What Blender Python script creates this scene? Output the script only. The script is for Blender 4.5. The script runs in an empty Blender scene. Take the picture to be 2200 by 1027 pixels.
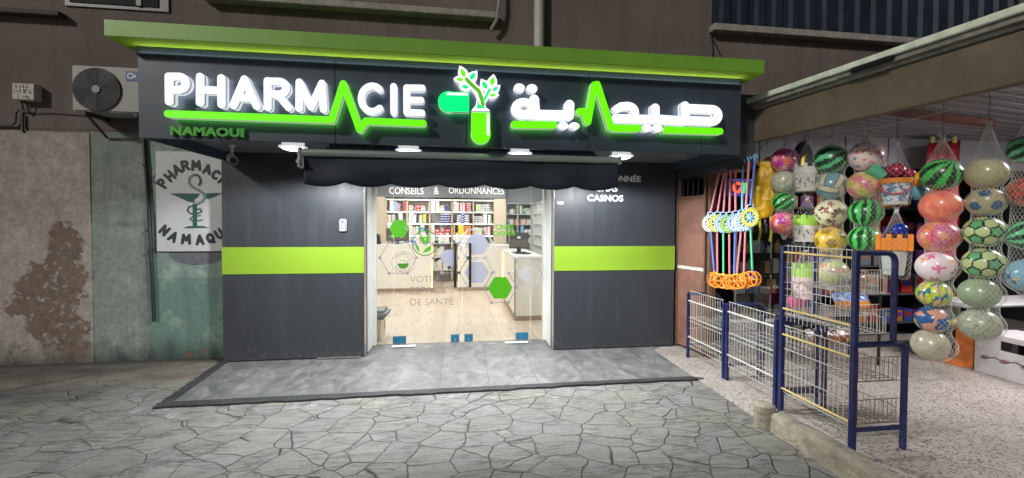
import bpy, bmesh, math, random
import numpy as np
from mathutils import Vector, Matrix
R = math.radians
PI = math.pi
random.seed(7)
S = bpy.context.scene
COL = S.collection

# ------------------------------------------------------------------ camera
cam_d = bpy.data.cameras.new('camera')
cam = bpy.data.objects.new('camera', cam_d)
COL.objects.link(cam)
FPX, CXP, CYP, WPX, HPX = 880.0, 1100.0, 501.5, 2200.0, 1027.0
YAW, PIT, ROL, EYE = R(7.48), R(-1.27), R(0.25), 1.6
cam.matrix_world = (Matrix.Translation((0, 0, EYE)) @ Matrix.Rotation(-YAW, 4, 'Z')
                    @ Matrix.Rotation(PI / 2 + PIT, 4, 'X') @ Matrix.Rotation(ROL, 4, 'Z'))
cam_d.sensor_width = 36
cam_d.lens = FPX / WPX * 36
cam_d.shift_y = -(HPX / 2 - CYP) / WPX
cam_d.clip_start = 0.05
cam_d.clip_end = 400
S.camera = cam

# ------------------------------------------------------------------ world, street light, exposure
wd = bpy.data.worlds.new('World')
S.world = wd
wd.use_nodes = True
wn = wd.node_tree.nodes
sky = wn.new('ShaderNodeTexSky')
sky.sky_type = 'NISHITA'
sky.sun_disc = False
sky.sun_elevation = R(27)
sky.sun_rotation = R(227)
wd.node_tree.links.new(sky.outputs[0], wn['Background'].inputs[0])
wn['Background'].inputs[1].default_value = 0.016
sun_d = bpy.data.lights.new('sun', 'SUN')
sun_d.energy = 1.75
sun_d.angle = R(5)
sun_d.color = (1.0, 0.94, 0.86)
sun = bpy.data.objects.new('sun', sun_d)
COL.objects.link(sun)
sun.rotation_euler = Vector((0.70, 0.66, -0.50)).to_track_quat('-Z', 'Y').to_euler()
S.view_settings.view_transform = 'Standard'
S.view_settings.look = 'None'
S.view_settings.exposure = 0
S.view_settings.gamma = 1
S.cycles.max_bounces = 8
S.cycles.transparent_max_bounces = 12
S.cycles.sample_clamp_indirect = 6

# ------------------------------------------------------------------ where a photo point lies in the place
def ray(px, py):
    x = (px - CXP) / FPX
    z = -(py - CYP) / FPX
    y = 1.0
    c, s = math.cos(ROL), math.sin(ROL)
    x, z = x * c - z * s, x * s + z * c
    c, s = math.cos(PIT), math.sin(PIT)
    y, z = y * c - z * s, y * s + z * c
    c, s = math.cos(YAW), math.sin(YAW)
    return Vector((x * c + y * s, -x * s + y * c, z))

def at(px, py, Y=None, Z=None, X=None, rho=None):
    d = ray(px, py)
    if Y is not None: t = Y / d.y
    elif X is not None: t = X / d.x
    elif Z is not None: t = (Z - EYE) / d.z
    else: t = rho / math.hypot(d.x, d.y)
    return Vector((0, 0, EYE)) + d * t

# ------------------------------------------------------------------ materials
MATS = {}
def srgb(r, g, b):
    f = lambda c: (c / 255 / 12.92) if c <= 10 else ((c / 255 + 0.055) / 1.055) ** 2.4
    return (f(r), f(g), f(b))

def mat(name, col, rough=0.5, metal=0.0, var=0.0, scale=6.0, bump=0.0, bscale=40.0, emit=0.0, ecol=None, alpha=1.0, spec=0.5, coat=0.0):
    if name in MATS: return MATS[name]
    m = bpy.data.materials.new(name)
    m.use_nodes = True
    n, l = m.node_tree.nodes, m.node_tree.links
    b = n['Principled BSDF']
    b.inputs['Base Color'].default_value = (*col, 1)
    b.inputs['Roughness'].default_value = rough
    b.inputs['Metallic'].default_value = metal
    b.inputs['Specular IOR Level'].default_value = spec
    b.inputs['Alpha'].default_value = alpha
    b.inputs['Coat Weight'].default_value = coat
    if emit:
        b.inputs['Emission Color'].default_value = (*(ecol or col), 1)
        b.inputs['Emission Strength'].default_value = emit
    if var or bump:
        tc = n.new('ShaderNodeTexCoord')
    if var:
        ns = n.new('ShaderNodeTexNoise')
        ns.inputs['Scale'].default_value = scale
        ns.inputs['Detail'].default_value = 7
        ns.inputs['Roughness'].default_value = 0.65
        l.new(tc.outputs['Object'], ns.inputs['Vector'])
        rp = n.new('ShaderNodeValToRGB')
        e = rp.color_ramp.elements
        e[0].position, e[1].position = 0.3, 0.7
        e[0].color = (*[max(0, c * (1 - var)) for c in col], 1)
        e[1].color = (*[min(1, c * (1 + var)) for c in col], 1)
        l.new(ns.outputs['Fac'], rp.inputs[0])
        l.new(rp.outputs[0], b.inputs['Base Color'])
        mr = n.new('ShaderNodeMapRange')
        mr.inputs['To Min'].default_value = max(0.02, rough - 0.12)
        mr.inputs['To Max'].default_value = min(1, rough + 0.12)
        l.new(ns.outputs['Fac'], mr.inputs['Value'])
        l.new(mr.outputs[0], b.inputs['Roughness'])
    if bump:
        nb = n.new('ShaderNodeTexNoise')
        nb.inputs['Scale'].default_value = bscale
        nb.inputs['Detail'].default_value = 5
        l.new(tc.outputs['Object'], nb.inputs['Vector'])
        bp = n.new('ShaderNodeBump')
        bp.inputs['Strength'].default_value = bump
        bp.inputs['Distance'].default_value = 0.02
        l.new(nb.outputs['Fac'], bp.inputs['Height'])
        l.new(bp.outputs[0], b.inputs['Normal'])
    MATS[name] = m
    return m

class NB:
    """short hand for building a node tree"""
    def __init__(self, name, rough=0.8):
        self.m = bpy.data.materials.new(name)
        self.m.use_nodes = True
        self.n, self.l = self.m.node_tree.nodes, self.m.node_tree.links
        self.b = self.n['Principled BSDF']
        self.b.inputs['Roughness'].default_value = rough
        self.tc = self.n.new('ShaderNodeTexCoord').outputs['Object']
        MATS[name] = self.m
    def set(self, node, **kw):
        for k, v in kw.items():
            s = node.inputs[k.replace('_', ' ')]
            if hasattr(v, 'links'): self.l.new(v, s)
            else: s.default_value = v
    def noise(self, vec, scale, detail=6, rough=0.6, dist=0.0):
        t = self.n.new('ShaderNodeTexNoise')
        self.l.new(vec, t.inputs['Vector'])
        t.inputs['Scale'].default_value = scale
        t.inputs['Detail'].default_value = detail
        t.inputs['Roughness'].default_value = rough
        t.inputs['Distortion'].default_value = dist
        return t.outputs['Fac']
    def math(self, op, a, b=0.0, c=None, clamp=False):
        t = self.n.new('ShaderNodeMath')
        t.operation = op
        t.use_clamp = clamp
        for i, v in enumerate((a, b) if c is None else (a, b, c)):
            if hasattr(v, 'links'): self.l.new(v, t.inputs[i])
            else: t.inputs[i].default_value = v
        return t.outputs[0]
    def ramp(self, fac, stops):
        t = self.n.new('ShaderNodeValToRGB')
        e = t.color_ramp.elements
        while len(e) < len(stops): e.new(0.5)
        for q, (p, c) in zip(e, stops):
            q.position = p
            q.color = (*c, 1) if hasattr(c, '__len__') else (c, c, c, 1)
        self.l.new(fac, t.inputs[0])
        return t.outputs[0]
    def mix(self, fac, a, b, mode='MIX'):
        t = self.n.new('ShaderNodeMix')
        t.data_type = 'RGBA'
        t.blend_type = mode
        for i, v in ((0, fac), (6, a), (7, b)):
            if hasattr(v, 'links'): self.l.new(v, t.inputs[i])
            elif i == 0: t.inputs[0].default_value = v
            else: t.inputs[i].default_value = (*v, 1)
        return t.outputs[2]
    def mapv(self, vec, scale=(1, 1, 1), loc=(0, 0, 0), rot=(0, 0, 0)):
        t = self.n.new('ShaderNodeMapping')
        self.l.new(vec, t.inputs[0])
        t.inputs['Scale'].default_value = scale
        t.inputs['Location'].default_value = loc
        t.inputs['Rotation'].default_value = rot
        return t.outputs[0]
    def sep(self, vec):
        t = self.n.new('ShaderNodeSeparateXYZ')
        self.l.new(vec, t.inputs[0])
        return t.outputs
    def voro(self, vec, scale, feature='F1', rand=1.0):
        t = self.n.new('ShaderNodeTexVoronoi')
        t.feature = feature
        self.l.new(vec, t.inputs['Vector'])
        t.inputs['Scale'].default_value = scale
        t.inputs['Randomness'].default_value = rand
        return t
    def bump(self, h, strength=0.5, dist=0.02, prev=None):
        t = self.n.new('ShaderNodeBump')
        t.inputs['Strength'].default_value = strength
        t.inputs['Distance'].default_value = dist
        self.l.new(h, t.inputs['Height'])
        if prev is not None: self.l.new(prev, t.inputs['Normal'])
        return t.outputs[0]
    def out(self, color=None, normal=None, rough=None):
        if color is not None: self.l.new(color, self.b.inputs['Base Color'])
        if normal is not None: self.l.new(normal, self.b.inputs['Normal'])
        if rough is not None: self.l.new(rough, self.b.inputs['Roughness'])
        return self.m

def add_vec(nb, vec, fac, amount):
    t = nb.n.new('ShaderNodeVectorMath'); t.operation = 'SCALE'
    nb.l.new(fac, t.inputs[0]); t.inputs['Scale'].default_value = amount
    u = nb.n.new('ShaderNodeVectorMath'); u.operation = 'ADD'
    nb.l.new(vec, u.inputs[0]); nb.l.new(t.outputs[0], u.inputs[1])
    return u.outputs[0]

def noise_col(nb, vec, scale, detail=2):
    t = nb.n.new('ShaderNodeTexNoise')
    nb.l.new(vec, t.inputs['Vector'])
    t.inputs['Scale'].default_value = scale
    t.inputs['Detail'].default_value = detail
    u = nb.n.new('ShaderNodeVectorMath'); u.operation = 'SUBTRACT'
    nb.l.new(t.outputs['Color'], u.inputs[0]); u.inputs[1].default_value = (0.5, 0.5, 0.5)
    return u.outputs[0]

# stamped concrete yard
def ground_mat():
    nb = NB('stamped_concrete', 0.75)
    v = add_vec(nb, nb.tc, noise_col(nb, nb.tc, 2.2), 0.12)
    v = add_vec(nb, v, noise_col(nb, nb.tc, 9.0), 0.05)
    v2 = nb.mapv(v, (1.0, 1.22, 0.0), rot=(0, 0, 0.35))
    ed = nb.voro(v2, 3.5, 'DISTANCE_TO_EDGE', 0.68).outputs['Distance']
    big = nb.noise(nb.tc, 0.9, 5, 0.6)
    wv = nb.math('MULTIPLY', nb.noise(nb.tc, 2.4, 3), 0.030)
    wv = nb.math('SUBTRACT', wv, 0.0075)
    joint = nb.math('SUBTRACT', 1.0, nb.math('DIVIDE', ed, nb.math('MAXIMUM', wv, 0.0028), clamp=True), clamp=True)
    # slate grain: per stone direction
    cell = nb.voro(v2, 3.5, 'F1', 0.68)
    gx = nb.mapv(nb.tc, (1.6, 11, 1), rot=(0, 0, 0.45))
    gx2 = add_vec(nb, gx, cell.outputs['Color'], 7.0)
    grain = nb.noise(gx2, 1.5, 5, 0.6, 0.8)
    groove = nb.ramp(grain, [(0.455, 0.0), (0.49, 1.0), (0.51, 1.0), (0.545, 0.0)])
    gmask = nb.ramp(nb.noise(nb.tc, 3.1, 2), [(0.40, 0.0), (0.54, 1.0)])
    groove = nb.math('MULTIPLY', groove, gmask)
    fine = nb.noise(nb.tc, 34, 6, 0.7)
    mid = nb.noise(nb.mapv(nb.tc, (1, 2.2, 1), rot=(0, 0, 0.5)), 5.0, 6, 0.65)
    c = nb.ramp(big, [(0.3, (0.118, 0.110, 0.090)), (0.5, (0.160, 0.150, 0.123)), (0.72, (0.198, 0.182, 0.147))])
    c = nb.mix(nb.math('MULTIPLY', mid, 0.9), c, nb.ramp(mid, [(0.3, (0.10, 0.094, 0.08)), (0.7, (0.235, 0.22, 0.188))]))
    c = nb.mix(0.13, c, cell.outputs['Color'], 'SOFT_LIGHT')
    hs = nb.n.new('ShaderNodeHueSaturation'); hs.inputs['Saturation'].default_value = 0.28
    nb.l.new(c, hs.inputs['Color']); c = hs.outputs[0]
    c = nb.mix(nb.math('MULTIPLY', nb.math('SUBTRACT', fine, 0.45, clamp=True), 1.4, clamp=True), c, (0.30, 0.29, 0.262))
    # mortar smears along the edge of the tiled step
    xyz = nb.sep(nb.tc)
    near = nb.math('SUBTRACT', 1.0, nb.math('MULTIPLY', nb.math('ABSOLUTE', nb.math('SUBTRACT', xyz[1], 3.76)), 3.4), clamp=True)
    sm = nb.ramp(nb.math('ADD', nb.noise(nb.mapv(nb.tc, (1, 1.7, 1)), 6.5, 7, 0.7), nb.math('MULTIPLY', near, 0.15)), [(0.67, 0.0), (0.74, 1.0)])
    c = nb.mix(nb.math('MULTIPLY', sm, 0.6), c, (0.34, 0.335, 0.315))
    # moss and yellowish stain to the right
    ms = nb.ramp(nb.noise(nb.tc, 1.5, 5), [(0.52, 0.0), (0.68, 0.5)])
    c = nb.mix(ms, c, (0.205, 0.195, 0.13))
    c = nb.mix(nb.math('MULTIPLY', joint, 0.92), c, (0.02, 0.019, 0.017))
    c = nb.mix(nb.math('MULTIPLY', groove, 0.7), c, (0.045, 0.043, 0.04))
    # plain worn apron by the old wall
    ay = nb.math('ADD', nb.math('SUBTRACT', xyz[1], 4.35), nb.math('MULTIPLY', nb.math('SUBTRACT', nb.noise(nb.tc, 2.3, 6, 0.7), 0.5), 0.7))
    ay = nb.math('MULTIPLY', ay, 5.0, clamp=True)
    ax_ = nb.math('MULTIPLY', nb.math('SUBTRACT', -2.55, xyz[0]), 12.0, clamp=True)
    apm = nb.math('MULTIPLY', ay, ax_)
    an = nb.noise(nb.tc, 3.5, 9, 0.72)
    ac_ = nb.ramp(an, [(0.32, (0.085, 0.074, 0.062)), (0.5, (0.15, 0.13, 0.108)), (0.7, (0.215, 0.19, 0.16))])
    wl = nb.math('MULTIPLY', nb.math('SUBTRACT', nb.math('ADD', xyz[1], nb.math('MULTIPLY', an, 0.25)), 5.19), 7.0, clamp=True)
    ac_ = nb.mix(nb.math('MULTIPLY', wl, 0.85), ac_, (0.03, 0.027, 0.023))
    c = nb.mix(apm, c, ac_)
    joint = nb.math('MULTIPLY', joint, nb.math('SUBTRACT', 1.0, apm))
    soft = nb.ramp(ed, [(0.0, 0.0), (0.022, 1.0)])
    h = nb.math('ADD', nb.math('MULTIPLY', soft, 0.4), nb.math('MULTIPLY', grain, 0.75))
    h = nb.math('SUBTRACT', h, nb.math('MULTIPLY', joint, 0.5))
    nrm = nb.bump(h, 0.8, 0.03)
    nrm = nb.bump(fine, 0.25, 0.01, nrm)
    return nb.out(c, nrm, nb.ramp(mid, [(0.3, 0.6), (0.7, 0.85)]))

def plain_yard_mat():
    nb = NB('worn_concrete_apron', 0.85)
    big = nb.noise(nb.tc, 1.4, 6, 0.65)
    c = nb.ramp(big, [(0.3, (0.19, 0.165, 0.135)), (0.7, (0.33, 0.29, 0.24))])
    f = nb.noise(nb.tc, 40, 5, 0.7)
    c = nb.mix(nb.math('MULTIPLY', f, 0.35), c, (0.12, 0.105, 0.09))
    return nb.out(c, nb.bump(nb.noise(nb.tc, 14, 6), 0.3, 0.02))

def tile_mat():
    nb = NB('grey_stone_tile', 0.42)
    xyz = nb.sep(nb.tc)
    # tile pitch 0.49 m across, 1.03 m deep; joints are thin
    def joint(c, off, pitch, w):
        f = nb.math('FRACT', nb.math('DIVIDE', nb.math('ADD', c, off), pitch))
        d = nb.math('MINIMUM', f, nb.math('SUBTRACT', 1.0, f))
        return nb.math('LESS_THAN', d, w / pitch)
    j = nb.math('MAXIMUM', joint(xyz[0], 5.08, 0.49, 0.003), joint(xyz[1], -4.86 + 10.3, 1.03, 0.0022))
    ix = nb.math('FLOOR', nb.math('DIVIDE', nb.math('ADD', xyz[0], 5.08), 0.49))
    iy = nb.math('FLOOR', nb.math('DIVIDE', nb.math('ADD', xyz[1], 5.44), 1.03))
    cb = nb.n.new('ShaderNodeCombineXYZ')
    nb.l.new(ix, cb.inputs[0]); nb.l.new(iy, cb.inputs[1])
    wn_ = nb.n.new('ShaderNodeTexWhiteNoise')
    nb.l.new(cb.outputs[0], wn_.inputs['Vector'])
    v = add_vec(nb, nb.mapv(nb.tc, (1.5, 1.0, 1), rot=(0, 0, 0.5)), wn_.outputs['Color'], 9)
    cl = nb.noise(v, 1.9, 8, 0.66, 1.2)
    c = nb.ramp(cl, [(0.28, (0.06, 0.062, 0.065)), (0.45, (0.105, 0.107, 0.109)), (0.6, (0.16, 0.162, 0.162)), (0.78, (0.25, 0.25, 0.245))])
    c = nb.mix(0.34, c, nb.ramp(wn_.outputs['Value'], [(0, 0.09), (1, 0.23)]))
    bl = nb.noise(nb.mapv(nb.tc, (1.3, 0.9, 1), rot=(0, 0, -0.6)), 4.5, 9, 0.72, 0.8)
    c = nb.mix(nb.ramp(bl, [(0.36, 0.75), (0.5, 0.0)]), c, (0.065, 0.067, 0.07))
    c = nb.mix(nb.ramp(bl, [(0.52, 0.0), (0.66, 0.65)]), c, (0.26, 0.26, 0.255))
    d = nb.ramp(nb.noise(nb.tc, 7, 6, 0.7), [(0.5, 0.0), (0.8, 0.4)])
    c = nb.mix(d, c, (0.25, 0.245, 0.23))
    c = nb.mix(nb.math('MULTIPLY', j, 0.75), c, (0.04, 0.04, 0.04))
    return nb.out(c, nb.bump(nb.math('SUBTRACT', cl, nb.math('MULTIPLY', j, 0.6)), 0.12, 0.01), nb.ramp(cl, [(0.3, 0.36), (0.7, 0.55)]))

def terrazzo_mat():
    nb = NB('terrazzo_tile', 0.45)
    xyz = nb.sep(nb.tc)
    vo = nb.voro(nb.mapv(nb.tc, (1, 1.25, 1)), 58, 'F1', 1.0)
    sz = nb.sep(vo.outputs['Color'])
    chip = nb.math('LESS_THAN', vo.outputs['Distance'], nb.math('MULTIPLY', sz[0], 0.66))
    chip = nb.math('MULTIPLY', chip, nb.math('GREATER_THAN', sz[1], 0.12))
    patch = nb.noise(nb.tc, 1.4, 4)
    base = nb.ramp(patch, [(0.3, (0.34, 0.31, 0.28)), (0.7, (0.46, 0.425, 0.395))])
    chipc = nb.ramp(sz[2], [(0, (0.03, 0.024, 0.02)), (0.5, (0.11, 0.075, 0.06)), (1, (0.24, 0.20, 0.17))])
    c = nb.mix(chip, base, chipc)
    f = nb.noise(nb.tc, 90, 3)
    c = nb.mix(nb.math('MULTIPLY', nb.math('SUBTRACT', f, 0.5, clamp=True), 1.2, clamp=True), c, (0.25, 0.22, 0.2))
    dirt = nb.ramp(nb.noise(nb.tc, 2.6, 6, 0.7), [(0.48, 0.0), (0.75, 0.4)])
    c = nb.mix(dirt, c, (0.26, 0.235, 0.205))
    def joint(q, pitch):
        fr = nb.math('FRACT', nb.math('DIVIDE', nb.math('ADD', q, 30), pitch))
        return nb.math('LESS_THAN', nb.math('MINIMUM', fr, nb.math('SUBTRACT', 1.0, fr)), 0.008)
    j = nb.math('MAXIMUM', joint(xyz[0], 0.30), joint(xyz[1], 0.30))
    c = nb.mix(nb.math('MULTIPLY', j, 0.65), c, (0.16, 0.14, 0.12))
    return nb.out(c, nb.bump(nb.noise(nb.tc, 5, 4), 0.05, 0.02), nb.ramp(patch, [(0.3, 0.38), (0.7, 0.6)]))

def wood_floor_mat():
    nb = NB('pale_oak_floor', 0.4)
    br = nb.n.new('ShaderNodeTexBrick')
    nb.l.new(nb.mapv(nb.tc, (1, 1, 1), rot=(0, 0, PI / 2)), br.inputs['Vector'])
    br.inputs['Scale'].default_value = 1
    br.inputs['Brick Width'].default_value = 1.3
    br.inputs['Row Height'].default_value = 0.2
    br.inputs['Mortar Size'].default_value = 0.0018
    br.inputs['Color1'].default_value = (0.47, 0.385, 0.30, 1)
    br.inputs['Color2'].default_value = (0.57, 0.475, 0.38, 1)
    br.inputs['Mortar'].default_value = (0.33, 0.26, 0.19, 1)
    v = add_vec(nb, nb.mapv(nb.tc, (7, 1.1, 1)), br.outputs['Color'], 14)
    g = nb.noise(v, 1.6, 6, 0.62, 1.6)
    c = nb.mix(nb.ramp(g, [(0.46, 0.0), (0.68, 0.7)]), br.outputs['Color'], (0.33, 0.26, 0.20))
    k = nb.ramp(nb.noise(nb.mapv(nb.tc, (3.4, 1.2, 1)), 1.5, 3, 0.5, 1.0), [(0.64, 0.0), (0.70, 0.5)])
    c = nb.mix(k, c, (0.27, 0.20, 0.15))
    return nb.out(c, nb.bump(g, 0.04, 0.01))

def plaster_mat(name, base, base2, peel, x0, x1, z0, z1, amount, low, dado=None, dadoz=0, more=()):
    """old painted render, paint flaked off inside the box x0..x1, z0..z1 (world = object coordinates)"""
    nb = NB(name, 0.9)
    xyz = nb.sep(nb.tc)
    big = nb.noise(nb.tc, 2.0, 6, 0.65)
    fine = nb.noise(nb.tc, 22, 6, 0.7)
    c = nb.ramp(big, [(0.3, base), (0.7, base2)])
    if dado is not None:
        dz = nb.math('LESS_THAN', nb.math('ADD', xyz[2], nb.math('MULTIPLY', big, 0.02)), dadoz)
        c = nb.mix(nb.math('MULTIPLY', dz, 0.85), c, dado)
    c = nb.mix(nb.math('MULTIPLY', nb.math('SUBTRACT', fine, 0.42, clamp=True), 2.2, clamp=True), c, [q * 0.5 for q in base])
    md = nb.noise(nb.tc, 5.5, 8, 0.72, 0.4)
    c = nb.mix(nb.ramp(md, [(0.48, 0.0), (0.68, 0.5)]), c, [q * 0.52 for q in base])
    c = nb.mix(nb.ramp(nb.noise(nb.tc, 3.1, 8, 0.7), [(0.52, 0.0), (0.66, 0.5)]), c, [min(1, q * 1.35) for q in base2])
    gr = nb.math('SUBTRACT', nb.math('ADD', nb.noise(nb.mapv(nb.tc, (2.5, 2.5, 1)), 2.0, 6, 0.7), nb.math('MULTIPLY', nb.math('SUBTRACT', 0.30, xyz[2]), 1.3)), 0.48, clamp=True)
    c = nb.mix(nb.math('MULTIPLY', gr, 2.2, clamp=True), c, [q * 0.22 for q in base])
    # streaks running down
    st = nb.noise(nb.mapv(nb.tc, (9, 9, 0.5)), 1.4, 5, 0.6)
    c = nb.mix(nb.ramp(st, [(0.5, 0.0), (0.75, 0.35)]), c, [q * 0.45 for q in base])
    # the flaked patch
    def hump(q, a, b):
        m, h = (a + b) / 2, (b - a) / 2
        return nb.math('SUBTRACT', 1.0, nb.math('POWER', nb.math('ABSOLUTE', nb.math('DIVIDE', nb.math('SUBTRACT', q, m), h)), 2.0), clamp=True)
    reg = nb.math('MULTIPLY', hump(xyz[0], x0, x1), hump(xyz[2], z0, z1))
    for q in more: reg = nb.math('MAXIMUM', reg, nb.math('MULTIPLY', hump(xyz[0], q[0], q[1]), hump(xyz[2], q[2], q[3])))
    fl = nb.math('ADD', nb.math('MULTIPLY', nb.noise(nb.tc, 2.6, 5, 0.6), 0.5), nb.math('MULTIPLY', nb.noise(nb.tc, 9, 12, 0.78, 0.3), 0.5))
    pk = nb.math('ADD', fl, nb.math('MULTIPLY', reg, amount))
    mask = nb.ramp(pk, [(0.655, 0.0), (0.668, 1.0)])
    lowm = nb.math('MULTIPLY', nb.math('SUBTRACT', 0.22, xyz[2]), low)
    mask2 = nb.ramp(nb.math('ADD', nb.noise(nb.tc, 7, 8, 0.7), lowm), [(0.68, 0.0), (0.71, 1.0)])
    mask = nb.math('MAXIMUM', mask, mask2)
    isl = nb.ramp(nb.noise(nb.tc, 13, 9, 0.74, 0.4), [(0.555, 0.0), (0.575, 1.0)])
    mask = nb.math('SUBTRACT', mask, isl, clamp=True)
    pc = nb.ramp(nb.noise(nb.tc, 11, 6, 0.7), [(0.3, [q * 0.7 for q in peel]), (0.7, [q * 1.3 for q in peel])])
    c = nb.mix(mask, c, pc)
    h = nb.math('SUBTRACT', nb.math('MULTIPLY', fine, 0.4), nb.math('MULTIPLY', mask, 0.5))
    return nb.out(c, nb.bump(h, 0.5, 0.02))

def upper_wall_mat():
    nb = NB('brown_render', 0.92)
    big = nb.noise(nb.tc, 0.9, 6, 0.65)
    c = nb.ramp(big, [(0.3, (0.125, 0.098, 0.088)), (0.55, (0.165, 0.135, 0.124)), (0.75, (0.205, 0.175, 0.162))])
    st = nb.noise(nb.mapv(nb.tc, (4, 4, 0.35)), 1.3, 6, 0.6)
    c = nb.mix(nb.ramp(st, [(0.45, 0.0), (0.75, 0.5)]), c, (0.075, 0.062, 0.058))
    fine = nb.noise(nb.tc, 45, 6, 0.75)
    c = nb.mix(nb.math('MULTIPLY', nb.math('SUBTRACT', fine, 0.48, clamp=True), 2.0, clamp=True), c, (0.24, 0.19, 0.17))
    return nb.out(c, nb.bump(fine, 0.6, 0.02))

def cladding_mat(name, col):
    nb = NB(name, 0.42)
    xyz = nb.sep(nb.tc)
    big = nb.noise(nb.tc, 1.3, 6, 0.6)
    c = nb.ramp(big, [(0.3, [q * 0.86 for q in col]), (0.7, [q * 1.14 for q in col])])
    drip = nb.noise(nb.mapv(nb.tc, (7, 7, 0.5)), 1.6, 6, 0.65)
    c = nb.mix(nb.ramp(drip, [(0.55, 0.0), (0.8, 0.25)]), c, [q * 2.2 for q in col])
    foot = nb.math('MULTIPLY', nb.math('SUBTRACT', 0.30, xyz[2]), 2.4, clamp=True)
    sp = nb.ramp(nb.math('ADD', nb.noise(nb.tc, 16, 8, 0.72), nb.math('MULTIPLY', foot, 0.22)), [(0.62, 0.0), (0.8, 0.55)])
    c = nb.mix(sp, c, (0.12, 0.115, 0.105))
    sc = nb.ramp(nb.noise(nb.mapv(nb.tc, (2.2, 2.2, 26), rot=(0, 0.4, 0)), 2.0, 4, 0.6), [(0.70, 0.0), (0.74, 0.3)])
    c = nb.mix(sc, c, [q * 2.4 for q in col])
    return nb.out(c, nb.bump(nb.noise(nb.tc, 2.4, 3), 0.03, 0.02), nb.ramp(drip, [(0.3, 0.36), (0.75, 0.52)]))

def wood_mat(name, a, b, axis='Z'):
    nb = NB(name, 0.45)
    sc = {'Z': (14, 14, 1.2), 'X': (1.2, 14, 14), 'Y': (14, 1.2, 14)}[axis]
    g = nb.noise(nb.mapv(nb.tc, sc), 1.4, 6, 0.6, 1.0)
    return nb.out(nb.ramp(g, [(0.3, a), (0.7, b)]), nb.bump(g, 0.05, 0.01))

def glass_mat(name, tint=(1, 1, 1), refl=1.0):
    m = bpy.data.materials.new(name)
    m.use_nodes = True
    n, l = m.node_tree.nodes, m.node_tree.links
    n.remove(n['Principled BSDF'])
    t = n.new('ShaderNodeBsdfTransparent'); t.inputs[0].default_value = (*tint, 1)
    g = n.new('ShaderNodeBsdfGlossy'); g.inputs['Roughness'].default_value = 0.02
    f = n.new('ShaderNodeFresnel'); f.inputs[0].default_value = 1.45
    k = n.new('ShaderNodeMath'); k.operation = 'MULTIPLY'; k.inputs[1].default_value = refl
    mx = n.new('ShaderNodeMixShader')
    l.new(f.outputs[0], k.inputs[0]); l.new(k.outputs[0], mx.inputs[0])
    l.new(t.outputs[0], mx.inputs[1]); l.new(g.outputs[0], mx.inputs[2])
    l.new(mx.outputs[0], n['Material Output'].inputs[0])
    MATS[name] = m
    return m

def film_mat(name, col, a):
    m = bpy.data.materials.new(name)
    m.use_nodes = True
    b = m.node_tree.nodes['Principled BSDF']
    b.inputs['Base Color'].default_value = (*col, 1)
    b.inputs['Roughness'].default_value = 0.5
    b.inputs['Alpha'].default_value = a
    back_lit(m, col, 0.45)
    MATS[name] = m
    return m

def back_lit(m, col, f):
    """thin vinyl lets some of the light behind it through"""
    n, l = m.node_tree.nodes, m.node_tree.links
    t = n.new('ShaderNodeBsdfTranslucent'); t.inputs[0].default_value = (*[min(1, c * 1.5) for c in col], 1)
    mx = n.new('ShaderNodeMixShader'); mx.inputs[0].default_value = f
    out = n['Material Output']
    src = out.inputs[0].links[0].from_socket
    l.new(src, mx.inputs[1]); l.new(t.outputs[0], mx.inputs[2])
    if n['Principled BSDF'].inputs['Alpha'].default_value < 1:
        a = n['Principled BSDF'].inputs['Alpha'].default_value
        n['Principled BSDF'].inputs['Alpha'].default_value = 1
        tr = n.new('ShaderNodeBsdfTransparent')
        m2 = n.new('ShaderNodeMixShader'); m2.inputs[0].default_value = a
        l.new(tr.outputs[0], m2.inputs[1]); l.new(mx.outputs[0], m2.inputs[2]); l.new(m2.outputs[0], out.inputs[0])
    else:
        l.new(mx.outputs[0], out.inputs[0])

def vcol_mat(name, rough=0.3):
    nb = NB(name, rough)
    a = nb.n.new('ShaderNodeAttribute'); a.attribute_name = 'Col'
    nb.b.inputs['Coat Weight'].default_value = 0.25
    nb.b.inputs['Coat Roughness'].default_value = 0.15
    f = nb.noise(nb.tc, 30, 3)
    return nb.out(a.outputs['Color'], nb.bump(f, 0.05, 0.005))

# ------------------------------------------------------------------ objects
ORG = {}
def finish(o, label=None, cat=None, group=None, kind=None):
    if label: o['label'] = label
    if cat: o['category'] = cat
    if group: o['group'] = group
    if kind: o['kind'] = kind
    return o

def thing(name, label, cat, loc=(0, 0, 0), group=None, rotz=0.0):
    o = bpy.data.objects.new(name, None)
    o.empty_display_size = 0.05
    COL.objects.link(o)
    o.location = loc
    o.rotation_euler = (0, 0, rotz)
    ORG[o.name] = Vector(loc)
    return finish(o, label, cat, group)

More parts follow.
